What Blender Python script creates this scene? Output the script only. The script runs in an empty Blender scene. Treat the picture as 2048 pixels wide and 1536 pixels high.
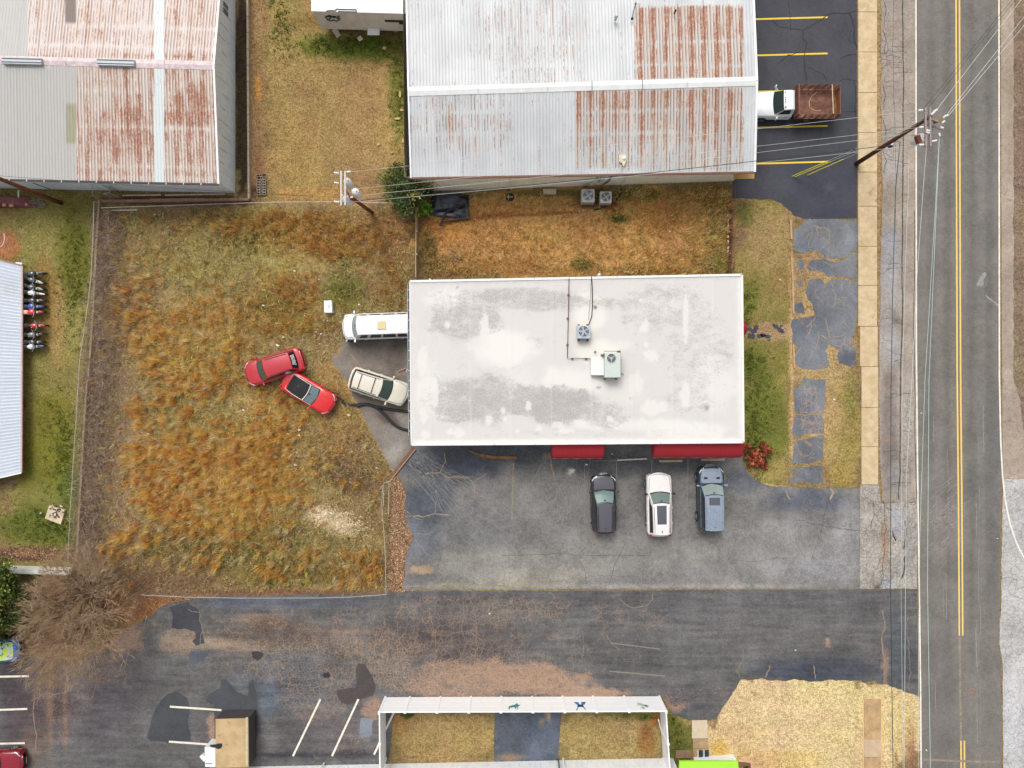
import bpy, math, random
import numpy as np
from mathutils import Vector, geometry
random.seed(7)
RNG = np.random.default_rng(11)
SC = bpy.context.scene
COL = SC.collection
PI = math.pi

# ------------------------------------------------------------ camera, world, sun, exposure
S, CX, CY, H = 26.0, 1024.0, 768.0, 54.6      # photo pixels per metre on the ground, photo centre, drone height
cd = bpy.data.cameras.new("drone_camera")
cam = bpy.data.objects.new("drone_camera", cd); COL.objects.link(cam)
cam.location = (0, 0, H); cam.rotation_euler = (0, 0, 0)
cd.sensor_width = 36.0; cd.lens = 36.0 * S * H / 2048.0
cd.clip_start = 0.5; cd.clip_end = 3000
SC.camera = cam
SUN_EL, SUN_AZ = math.radians(56), math.radians(340)   # azimuth clockwise from north (+y)
w = bpy.data.worlds.new("World"); SC.world = w; w.use_nodes = True
wn = w.node_tree; wn.nodes.clear()
sk = wn.nodes.new("ShaderNodeTexSky"); sk.sky_type = 'NISHITA'; sk.sun_disc = False
sk.sun_elevation = SUN_EL; sk.sun_rotation = SUN_AZ
sk.air_density = 1.2; sk.dust_density = 7.0; sk.ozone_density = 1.0
hs = wn.nodes.new("ShaderNodeHueSaturation"); hs.inputs['Saturation'].default_value = 0.22
bg = wn.nodes.new("ShaderNodeBackground"); bg.inputs['Strength'].default_value = 0.15
wo = wn.nodes.new("ShaderNodeOutputWorld")
wn.links.new(sk.outputs[0], hs.inputs['Color']); wn.links.new(hs.outputs[0], bg.inputs['Color']); wn.links.new(bg.outputs[0], wo.inputs['Surface'])
sl = bpy.data.lights.new("sun", 'SUN'); sl.energy = 0.85; sl.angle = math.radians(22); sl.color = (1.0, 0.955, 0.89)
so = bpy.data.objects.new("sun", sl); COL.objects.link(so)
sd = Vector((math.sin(SUN_AZ) * math.cos(SUN_EL), math.cos(SUN_AZ) * math.cos(SUN_EL), math.sin(SUN_EL)))
so.rotation_euler = sd.to_track_quat('Z', 'Y').to_euler(); so.location = (0, 0, 80)
SC.view_settings.view_transform = 'Standard'; SC.view_settings.look = 'None'
SC.view_settings.gamma = 1.0; SC.view_settings.use_curve_mapping = False
SC.view_settings.exposure = 0.10

# ------------------------------------------------------------ helpers
def g(px, py, z=0.0):
    """a photo pixel whose point lies at height z -> world point"""
    k = (H - z) / H
    return Vector(((px - CX) / S * k, (CY - py) / S * k, z))

def ap(v):
    """world point -> photo pixel"""
    k = H / (H - v[2])
    return CX + v[0] * S * k, CY - v[1] * S * k

def s2l(c):
    c = np.asarray(c, dtype=float) / 255.0
    return np.where(c <= 0.04045, c / 12.92, ((c + 0.055) / 1.055) ** 2.4)

ALB = 1.12
def C(r, gg, b, k=1.0):
    l = s2l((r, gg, b)) / ALB * k
    return (float(l[0]), float(l[1]), float(l[2]), 1.0)

_perm = RNG.random((256, 256))
def vnoise(x, y):
    xi = np.floor(x).astype(int); yi = np.floor(y).astype(int)
    fx = x - xi; fy = y - yi
    fx = fx * fx * (3 - 2 * fx); fy = fy * fy * (3 - 2 * fy)
    a = _perm[xi & 255, yi & 255]; b = _perm[(xi + 1) & 255, yi & 255]
    c = _perm[xi & 255, (yi + 1) & 255]; d = _perm[(xi + 1) & 255, (yi + 1) & 255]
    return (a * (1 - fx) + b * fx) * (1 - fy) + (c * (1 - fx) + d * fx) * fy

def fbm(x, y, o=4):
    s = 0; amp = 0.5; t = 0
    for i in range(o):
        s = s + amp * vnoise(x * 2 ** i + 17.3 * i, y * 2 ** i + 5.1 * i); t += amp; amp *= 0.55
    return s / t

def sstep(a, b, x):
    t = np.clip((x - a) / (b - a), 0, 1); return t * t * (3 - 2 * t)

def pip(px, py, poly):
    """points in polygon"""
    ins = np.zeros(px.shape, bool); n = len(poly)
    for i in range(n):
        x1, y1 = poly[i]; x2, y2 = poly[(i + 1) % n]
        if y1 == y2: continue
        c = ((y1 > py) != (y2 > py)) & (px < (x2 - x1) * (py - y1) / (y2 - y1) + x1)
        ins ^= c
    return ins

# ---- nodes
class NT:
    def __init__(s, name):
        s.m = bpy.data.materials.new(name); s.m.use_nodes = True
        s.t = s.m.node_tree; s.t.nodes.clear()
        s.out = s.t.nodes.new('ShaderNodeOutputMaterial')
        s.b = s.t.nodes.new('ShaderNodeBsdfPrincipled')
        s.t.links.new(s.b.outputs[0], s.out.inputs[0])
        s._p = None
    def set(s, sock, v):
        if isinstance(v, bpy.types.NodeSocket): s.t.links.new(v, sock)
        elif v is not None: sock.default_value = v
    def n(s, typ, **kw):
        nd = s.t.nodes.new(typ)
        for k, v in kw.items(): setattr(nd, k, v)
        return nd
    def pos(s):
        if s._p is None: s._p = s.n('ShaderNodeNewGeometry').outputs['Position']
        return s._p
    def obj(s): return s.n('ShaderNodeTexCoord').outputs['Object']
    def math(s, op, a, b=0.0, c=None, clamp=False):
        nd = s.n('ShaderNodeMath', operation=op, use_clamp=clamp)
        s.set(nd.inputs[0], a); s.set(nd.inputs[1], b)
        if c is not None: s.set(nd.inputs[2], c)
        return nd.outputs[0]
    def scale(s, v, sc):
        nd = s.n('ShaderNodeVectorMath', operation='MULTIPLY'); s.set(nd.inputs[0], v); nd.inputs[1].default_value = sc
        return nd.outputs[0]
    def vadd(s, a, b):
        nd = s.n('ShaderNodeVectorMath', operation='ADD'); s.set(nd.inputs[0], a); s.set(nd.inputs[1], b); return nd.outputs[0]
    def noise(s, v, sc, det=3.0, rough=0.6, col=False):
        nd = s.n('ShaderNodeTexNoise'); s.set(nd.inputs['Vector'], v)
        nd.inputs['Scale'].default_value = sc; nd.inputs['Detail'].default_value = det; nd.inputs['Roughness'].default_value = rough
        return nd.outputs['Color'] if col else nd.outputs['Fac']
    def vor(s, v, sc, feat='DISTANCE_TO_EDGE'):
        nd = s.n('ShaderNodeTexVoronoi', feature=feat); s.set(nd.inputs['Vector'], v); nd.inputs['Scale'].default_value = sc
        return nd.outputs['Distance']
    def ramp(s, v, a, b, lo=0.0, hi=1.0):
        nd = s.n('ShaderNodeMapRange'); nd.interpolation_type = 'SMOOTHSTEP'
        s.set(nd.inputs[0], v); s.set(nd.inputs[1], a); s.set(nd.inputs[2], b); s.set(nd.inputs[3], lo); s.set(nd.inputs[4], hi)
        return nd.outputs[0]
    def mix(s, f, a, b, mode='MIX'):
        nd = s.n('ShaderNodeMix', data_type='RGBA', blend_type=mode)
        s.set(nd.inputs[0], f); s.set(nd.inputs[6], a); s.set(nd.inputs[7], b)
        return nd.outputs[2]
    def attr(s, name, out='Color'):
        return s.n('ShaderNodeAttribute', attribute_name=name).outputs[out]
    def sep(s, c):
        nd = s.n('ShaderNodeSeparateColor'); s.set(nd.inputs[0], c); return nd.outputs
    def bump(s, h, st, dist=0.02):
        nd = s.n('ShaderNodeBump'); s.set(nd.inputs['Height'], h); nd.inputs['Strength'].default_value = st
        nd.inputs['Distance'].default_value = dist; s.t.links.new(nd.outputs[0], s.b.inputs['Normal'])
    def fin(s, col=None, rough=0.8, metal=0.0, spec=0.3, coat=0.0):
        s.set(s.b.inputs['Base Color'], col); s.set(s.b.inputs['Roughness'], rough)
        s.set(s.b.inputs['Metallic'], metal); s.b.inputs['Specular IOR Level'].default_value = spec
        s.b.inputs['Coat Weight'].default_value = coat; s.b.inputs['Coat Roughness'].default_value = 0.04
        return s.m

_mc = {}
def flat(name, c, rough=0.6, metal=0.0, spec=0.4, coat=0.0, var=0.12, sc=3.0):
    """painted / plain material: small-scale unevenness over one colour"""
    if name in _mc: return _mc[name]
    t = NT(name); p = t.obj()
    n = t.noise(p, sc, 5, 0.65); n2 = t.noise(p, sc * 9, 2, 0.5)
    f = t.math('ADD', t.math('MULTIPLY', n, 0.7), t.math('MULTIPLY', n2, 0.3))
    f = t.ramp(f, 0.3, 0.7, 1 - var, 1 + var)
    cc = t.n('ShaderNodeVectorMath', operation='SCALE'); cc.inputs[0].default_value = c[:3]; t.set(cc.inputs[3], f)
    r = t.ramp(n, 0.3, 0.7, max(0.02, rough - 0.06), min(1, rough + 0.06))
    _mc[name] = t.fin(cc.outputs[0], r, metal, spec, coat); return _mc[name]

# ---- mesh builder (world coordinates unless the parent stands at the origin)
def wloc(o):
    v = Vector((0, 0, 0))
    while o is not None: v += o.location; o = o.parent
    return v

def link_mesh(name, me, mat, parent=None):
    o = bpy.data.objects.new(name, me); COL.objects.link(o)
    if mat is not None: me.materials.append(mat)
    if parent is not None: o.parent = parent
    return o

class MB:
    def __init__(s): s.v = []; s.f = []
    def add(s, vs, fs):
        b = len(s.v); s.v += [tuple(q) for q in vs]; s.f += [tuple(b + i for i in f) for f in fs]; return s
    def hexa(s, b, t):
        """bottom 4 ccw, top 4 ccw"""
        return s.add(list(b) + list(t), [(3, 2, 1, 0), (4, 5, 6, 7), (0, 1, 5, 4), (1, 2, 6, 5), (2, 3, 7, 6), (3, 0, 4, 7)])
    def box(s, c, d, rz=0.0, ax=None):
        hx, hy, hz = d[0] / 2, d[1] / 2, d[2] / 2
        ca, sa = math.cos(rz), math.sin(rz)
        def R(x, y, z): return (c[0] + x * ca - y * sa, c[1] + x * sa + y * ca, c[2] + z)
        q = [(-hx, -hy), (hx, -hy), (hx, hy), (-hx, hy)]
        return s.hexa([R(x, y, -hz) for x, y in q], [R(x, y, hz) for x, y in q])
    def bar(s, a, b, wd, hg, up=Vector((0, 0, 1))):
        """square bar from a to b"""
        a = Vector(a); b = Vector(b); d = (b - a).normalized()
        if abs(d.dot(up)) > 0.98: up = Vector((1, 0, 0))
        x = d.cross(up).normalized() * wd / 2; y = x.cross(d).normalized() * hg / 2
        return s.hexa([a - x - y, a + x - y, b + x - y, b - x - y], [a - x + y, a + x + y, b + x + y, b - x + y])
    def prism(s, pts, z0, z1, z1b=None):
        n = len(pts)
        A = sum(pts[i][0] * pts[(i + 1) % n][1] - pts[(i + 1) % n][0] * pts[i][1] for i in range(n))
        if A < 0: pts = pts[::-1]
        vs = [(p[0], p[1], z0) for p in pts] + [(p[0], p[1], z1) for p in pts]
        fs = [tuple(range(n - 1, -1, -1)), tuple(range(n, 2 * n))] + [(i, (i + 1) % n, n + (i + 1) % n, n + i) for i in range(n)]
        return s.add(vs, fs)
    def tube(s, path, r, n=6, caps=True):
        path = [Vector(p) for p in path]; rr = r if isinstance(r, (list, tuple)) else [r] * len(path)
        vs = []; fs = []; prev = None
        for i, p in enumerate(path):
            d = (path[min(i + 1, len(path) - 1)] - path[max(i - 1, 0)]).normalized()
            up = Vector((0, 0, 1)) if abs(d.z) < 0.95 else Vector((1, 0, 0))
            x = d.cross(up).normalized(); y = x.cross(d)
            for k in range(n):
                a = 2 * PI * k / n; vs.append(p + (x * math.cos(a) + y * math.sin(a)) * rr[i])
        for i in range(len(path) - 1):
            for k in range(n):
                fs.append((i * n + k, i * n + (k + 1) % n, (i + 1) * n + (k + 1) % n, (i + 1) * n + k))
        if caps:
            fs.append(tuple(range(n - 1, -1, -1))); e = (len(path) - 1) * n; fs.append(tuple(range(e, e + n)))
        return s.add(vs, fs)
    def lathe(s, prof, c, axis='z', n=20, close=True):
        """prof [(r,h)] round an axis through c"""
        vs = []; fs = []
        for r, h in prof:
            for k in range(n):
                a = 2 * PI * k / n; x, y = r * math.cos(a), r * math.sin(a)
                p = (x, y, h) if axis == 'z' else ((x, h, y) if axis == 'y' else (h, x, y))
                vs.append((c[0] + p[0], c[1] + p[1], c[2] + p[2]))
        m = len(prof)
        for i in range(m - 1):
            for k in range(n): fs.append((i * n + k, i * n + (k + 1) % n, (i + 1) * n + (k + 1) % n, (i + 1) * n + k))
        if close: fs.append(tuple(range(n))[::-1]); fs.append(tuple(range((m - 1) * n, m * n)))
        return s.add(vs, fs)
    def grid(s, P):
        """P: rows of points"""
        r, c = len(P), len(P[0]); vs = [q for row in P for q in row]
        return s.add(vs, [(i * c + j, i * c + j + 1, (i + 1) * c + j + 1, (i + 1) * c + j) for i in range(r - 1) for j in range(c - 1)])
    def build(s, name, mat, parent=None, smooth=False, bevel=0.0):
        off = wloc(parent) if parent is not None else Vector((0, 0, 0))
        me = bpy.data.meshes.new(name)
        me.from_pydata([(v[0] - off.x, v[1] - off.y, v[2] - off.z) for v in s.v], [], s.f)
        me.update()
        if smooth: me.shade_smooth()
        o = link_mesh(name, me, mat, parent)
        if bevel:
            b = o.modifiers.new('edge', 'BEVEL'); b.width = bevel; b.segments = 2; b.limit_method = 'ANGLE'; b.angle_limit = 0.6
        return o

def npmesh(name, V, F, mat, parent=None, col=None, aux=None, smooth=False):
    """V (n,3), F (m,k)"""
    V = np.asarray(V, dtype=np.float32); F = np.asarray(F, dtype=np.int32); k = F.shape[1]
    if parent is not None: V = V - np.array(wloc(parent), dtype=np.float32)
    me = bpy.data.meshes.new(name)
    me.vertices.add(len(V)); me.vertices.foreach_set('co', V.ravel())
    me.loops.add(F.size); me.loops.foreach_set('vertex_index', F.ravel())
    me.polygons.add(len(F)); me.polygons.foreach_set('loop_start', np.arange(0, F.size, k, dtype=np.int32))
    me.polygons.foreach_set('loop_total', np.full(len(F), k, dtype=np.int32))
    me.update(calc_edges=True)
    for nm, a in (('Col', col), ('Aux', aux)):
        if a is None: continue
        at = me.color_attributes.new(nm, 'FLOAT_COLOR', 'POINT')
        A = np.ones((len(V), 4), dtype=np.float32); A[:, :a.shape[1]] = a
        at.data.foreach_set('color', A.ravel())
    if smooth: me.shade_smooth()
    return link_mesh(name, me, mat, parent)

def tag(o, label=None, cat=None, group=None, kind=None):
    if label: o['label'] = label
    if cat: o['category'] = cat
    if group: o['group'] = group
    if kind: o['kind'] = kind
    return o

def empty(name, loc=(0, 0, 0), label=None, cat=None, group=None, kind=None, rz=0.0):
    o = bpy.data.objects.new(name, None); COL.objects.link(o); o.location = loc; o.rotation_euler = (0, 0, rz)
    o.empty_display_size = 0.3
    return tag(o, label, cat, group, kind)

_kids = {}
def copy_tree(o, parent=None):
    c = o.copy(); COL.objects.link(c); c.parent = parent
    for ch in list(o.children): copy_tree(ch, c)
    return c

def jag(pts, step=0.25, amp=0.06, seed=0):
    """ragged outline, world xy"""
    rs = random.Random(seed); out = []
    n = len(pts)
    for i in range(n):
        a = pts[i]; b = pts[(i + 1) % n]
        am = a[2] if len(a) > 2 else amp
        L = math.hypot(b[0] - a[0], b[1] - a[1]); m = max(1, int(L / step))
        nx, ny = -(b[1] - a[1]) / (L + 1e-9), (b[0] - a[0]) / (L + 1e-9)
        for k in range(m):
            t = k / m; x = a[0] + (b[0] - a[0]) * t; y = a[1] + (b[1] - a[1]) * t
            d = am * (2 * float(fbm(np.array([x * 1.3 + seed]), np.array([y * 1.3]), 4)[0]) - 1) * 2.2 + rs.uniform(-1, 1) * am * 0.35
            out.append((x + nx * d, y + ny * d))
    return out

def blobs(px, py, base, bl, nz=0.35, ns=26.0):
    """paint colour blobs (sRGB) on a base: each (cx,cy,rx,ry,deg,(r,g,b),strength[,soft])"""
    col = np.zeros((len(px), 3)); col[:] = base
    wob = fbm(px / ns, py / ns, 4) - 0.5
    wob2 = fbm(px / (ns * 3) + 40, py / (ns * 3) + 9, 4) - 0.5
    for b in bl:
        cx, cy, rx, ry, dg, cc, st = b[:7]; soft = b[7] if len(b) > 7 else 0.5
        a = math.radians(dg); dx = px - cx; dy = py - cy
        u = (dx * math.cos(a) + dy * math.sin(a)) / rx; v = (-dx * math.sin(a) + dy * math.cos(a)) / ry
        d = np.sqrt(u * u + v * v) + nz * 2 * wob + nz * wob2 * 1.5
        wgt = (st * (1 - sstep(1 - soft, 1 + soft * 0.4, d)))[:, None]
        col = col * (1 - wgt) + np.array(cc, dtype=float) * wgt
    return col

def sheet(name, poly, z, base, bl, mat, aux=None, auxb=(), step=0.3, amp=0.05, seed=1, parent=None, kind='structure', tone=10):
    """a ragged-edged flat sheet painted by blobs. poly in photo pixels [(x,y[,raggedness])]"""
    wp = []
    for p in poly:
        q = g(p[0], p[1]); wp.append((q.x, q.y) + ((p[2],) if len(p) > 2 else ()))
    out = jag(wp, 0.22, amp, seed)
    xs = [p[0] for p in out]; ys = [p[1] for p in out]
    gx, gy = np.meshgrid(np.arange(min(xs), max(xs), step), np.arange(min(ys), max(ys), step))
    gx = gx.ravel() + RNG.uniform(-.08, .08, gx.size); gy = gy.ravel() + RNG.uniform(-.08, .08, gy.size)
    ins = pip(gx, gy, out)
    vs = [Vector(p) for p in out] + [Vector((a, b)) for a, b in zip(gx[ins], gy[ins])]
    r = geometry.delaunay_2d_cdt(vs, [], [list(range(len(out)))], 1, 1e-5)
    V = np.array([(v[0], v[1], z) for v in r[0]]); F = np.array([f for f in r[2] if len(f) == 3])
    px = CX + V[:, 0] * S; py = CY - V[:, 1] * S
    col = blobs(px, py, base, bl)
    col += (fbm(px / 60, py / 60, 4)[:, None] - 0.5) * tone * 2.4
    lin = s2l(np.clip(col, 0, 255)) / ALB
    ax = blobs(px, py, (aux or (0, 0, 0)), auxb)
    # faces up
    a, b, c = V[F[:, 0]], V[F[:, 1]], V[F[:, 2]]
    cr = (b[:, 0] - a[:, 0]) * (c[:, 1] - a[:, 1]) - (b[:, 1] - a[:, 1]) * (c[:, 0] - a[:, 0])
    F[cr < 0] = F[cr < 0][:, ::-1]
    o = npmesh(name, V, F, mat, parent, lin, ax)
    if kind: o['kind'] = kind
    return o
# ------------------------------------------------------------ ground materials
def asphalt_mat(name, grain=0.22, cell=4.2, streak=0.0, dust=(190, 140, 100), rough=0.92, dlo=0.72):
    t = NT(name); p = t.pos()
    col = t.attr('Col'); ax = t.sep(t.attr('Aux'))
    warp = t.vadd(p, t.scale(t.noise(p, 3.0, 3, 0.6, col=True), (0.22, 0.22, 0.22)))
    n0 = t.noise(p, 0.45, 5, 0.62); n1 = t.noise(p, 2.6, 5, 0.68); n2 = t.noise(p, 7.0, 3, 0.7); n3 = t.noise(p, 16.0, 2, 0.7)
    f = t.math('ADD', t.math('MULTIPLY', n0, 0.30), t.math('MULTIPLY', n1, 0.25))
    f = t.math('ADD', f, t.math('MULTIPLY', n2, 0.27)); f = t.math('ADD', f, t.math('MULTIPLY', n3, 0.24))
    f = t.ramp(f, 0.38, 0.68, 1 - grain, 1 + grain)
    if streak:
        sx = t.noise(t.scale(p, (0.25, 2.6, 1)), 1.0, 5, 0.65)
        f = t.math('MULTIPLY', f, t.ramp(sx, 0.3, 0.7, 1 - streak, 1 + streak))
    sc = t.n('ShaderNodeVectorMath', operation='SCALE'); t.set(sc.inputs[0], col); t.set(sc.inputs[3], f)
    c = sc.outputs[0]
    # dust and clay ground into the surface, with its own ragged shape
    dn = t.math('ADD', t.math('MULTIPLY', t.noise(t.scale(warp, (0.6, 1.5, 1)), 0.9, 7, 0.8), 0.37), t.math('MULTIPLY', t.noise(warp, 4.0, 6, 0.85), 0.38))
    d1 = t.vor(warp, cell); d2 = t.vor(t.vadd(warp, t.scale(p, (0.2, 0.1, 0))), cell * 0.33)
    dn = t.math('ADD', t.math('ADD', dn, t.math('MULTIPLY', n3, 0.25)), t.ramp(d1, 0.0, 0.14, 0.05, -0.02))
    dm = t.ramp(t.math('ADD', t.math('MULTIPLY', ax[1], 0.5), dn), dlo, dlo + 0.26)
    dcol = t.mix(t.noise(p, 0.8, 3), C(*dust), C(min(255, dust[0] + 18), dust[1] + 22, dust[2] + 28))
    c = t.mix(t.math('MULTIPLY', dm, t.ramp(t.math('ADD', t.math('MULTIPLY', n1, 0.5), t.math('MULTIPLY', n2, 0.5)), 0.36, 0.62, 0.4, 0.8)), c, dcol)
    # crazing
    gate = t.noise(p, 0.9, 4, 0.6)
    g1 = t.ramp(t.math('ADD', gate, ax[0]), 0.78, 0.98)
    k1 = t.math('MULTIPLY', t.ramp(d1, 0.0, 0.07, 1.0, 0.0), g1)
    g2 = t.ramp(t.math('ADD', t.noise(p, 0.5, 3), ax[0]), 0.72, 0.95)
    k2 = t.math('MULTIPLY', t.ramp(d2, 0.0, 0.035, 1.0, 0.0), g2)
    k = t.math('MULTIPLY', t.math('MAXIMUM', k1, k2), 0.5, clamp=True)
    kc = t.mix(ax[2], C(52, 48, 46), C(186, 152, 118))
    c = t.mix(k, c, kc)
    t.bump(t.math('ADD', n3, t.math('MULTIPLY', k, -1.5)), 0.35, 0.01)
    return t.fin(c, rough, 0, 0.2)

def soil_mat():
    t = NT('soil_and_turf'); p = t.pos(); col = t.attr('Col'); ax = t.sep(t.attr('Aux'))
    n0 = t.noise(p, 0.55, 5, 0.65); n1 = t.noise(p, 3.0, 5, 0.7); n2 = t.noise(p, 5.0, 4, 0.78); n3 = t.noise(p, 10.0, 3, 0.7)
    f = t.math('ADD', t.math('MULTIPLY', n0, 0.12), t.math('MULTIPLY', n1, 0.26))
    f = t.math('ADD', f, t.math('MULTIPLY', n2, 0.34)); f = t.math('ADD', f, t.math('MULTIPLY', n3, 0.28))
    f = t.ramp(f, 0.38, 0.62, 0.5, 1.52)
    sc = t.n('ShaderNodeVectorMath', operation='SCALE'); t.set(sc.inputs[0], col); t.set(sc.inputs[3], f)
    gm = t.ramp(t.math('ADD', t.math('ADD', t.math('MULTIPLY', n1, 0.6), t.math('MULTIPLY', t.noise(p, 7.3, 3, 0.7), 0.4)), ax[0]), 0.66, 0.98)
    c = t.mix(t.math('MULTIPLY', gm, 0.7), sc.outputs[0], t.mix(n2, C(78, 86, 38), C(124, 128, 62)))
    sm = t.ramp(t.noise(t.vadd(p, (7, 3, 0)), 9.0, 4, 0.8), 0.60, 0.72)
    c = t.mix(t.math('MULTIPLY', sm, 0.3), c, C(205, 180, 130))
    dk = t.ramp(t.noise(t.vadd(p, (3, 9, 0)), 15.0, 5, 0.8), 0.47, 0.36)
    c = t.mix(t.math('MULTIPLY', dk, 0.5), c, C(70, 62, 38))
    t.bump(t.math('ADD', n2, n3), 0.7, 0.04)
    return t.fin(c, 0.95, 0, 0.1)

M_SOIL = soil_mat()
M_ASPH = asphalt_mat('weathered_asphalt', 0.42, 3.4, 0.0, (168, 140, 112))
M_DRIVE = asphalt_mat('old_driveway_asphalt', 0.42, 4.6, 0.18, (168, 132, 104), dlo=0.69)
M_BLUE = asphalt_mat('blue_grey_old_asphalt', 0.32, 1.6, 0.0, (196, 158, 116))
M_NEW = asphalt_mat('sealed_asphalt', 0.2, 1.0, 0.0)
M_ROAD = asphalt_mat('road_asphalt', 0.26, 0.5, 0.0)
M_SHOULD = asphalt_mat('pale_shoulder_asphalt', 0.32, 2.4, 0.0, (150, 128, 108))

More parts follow.
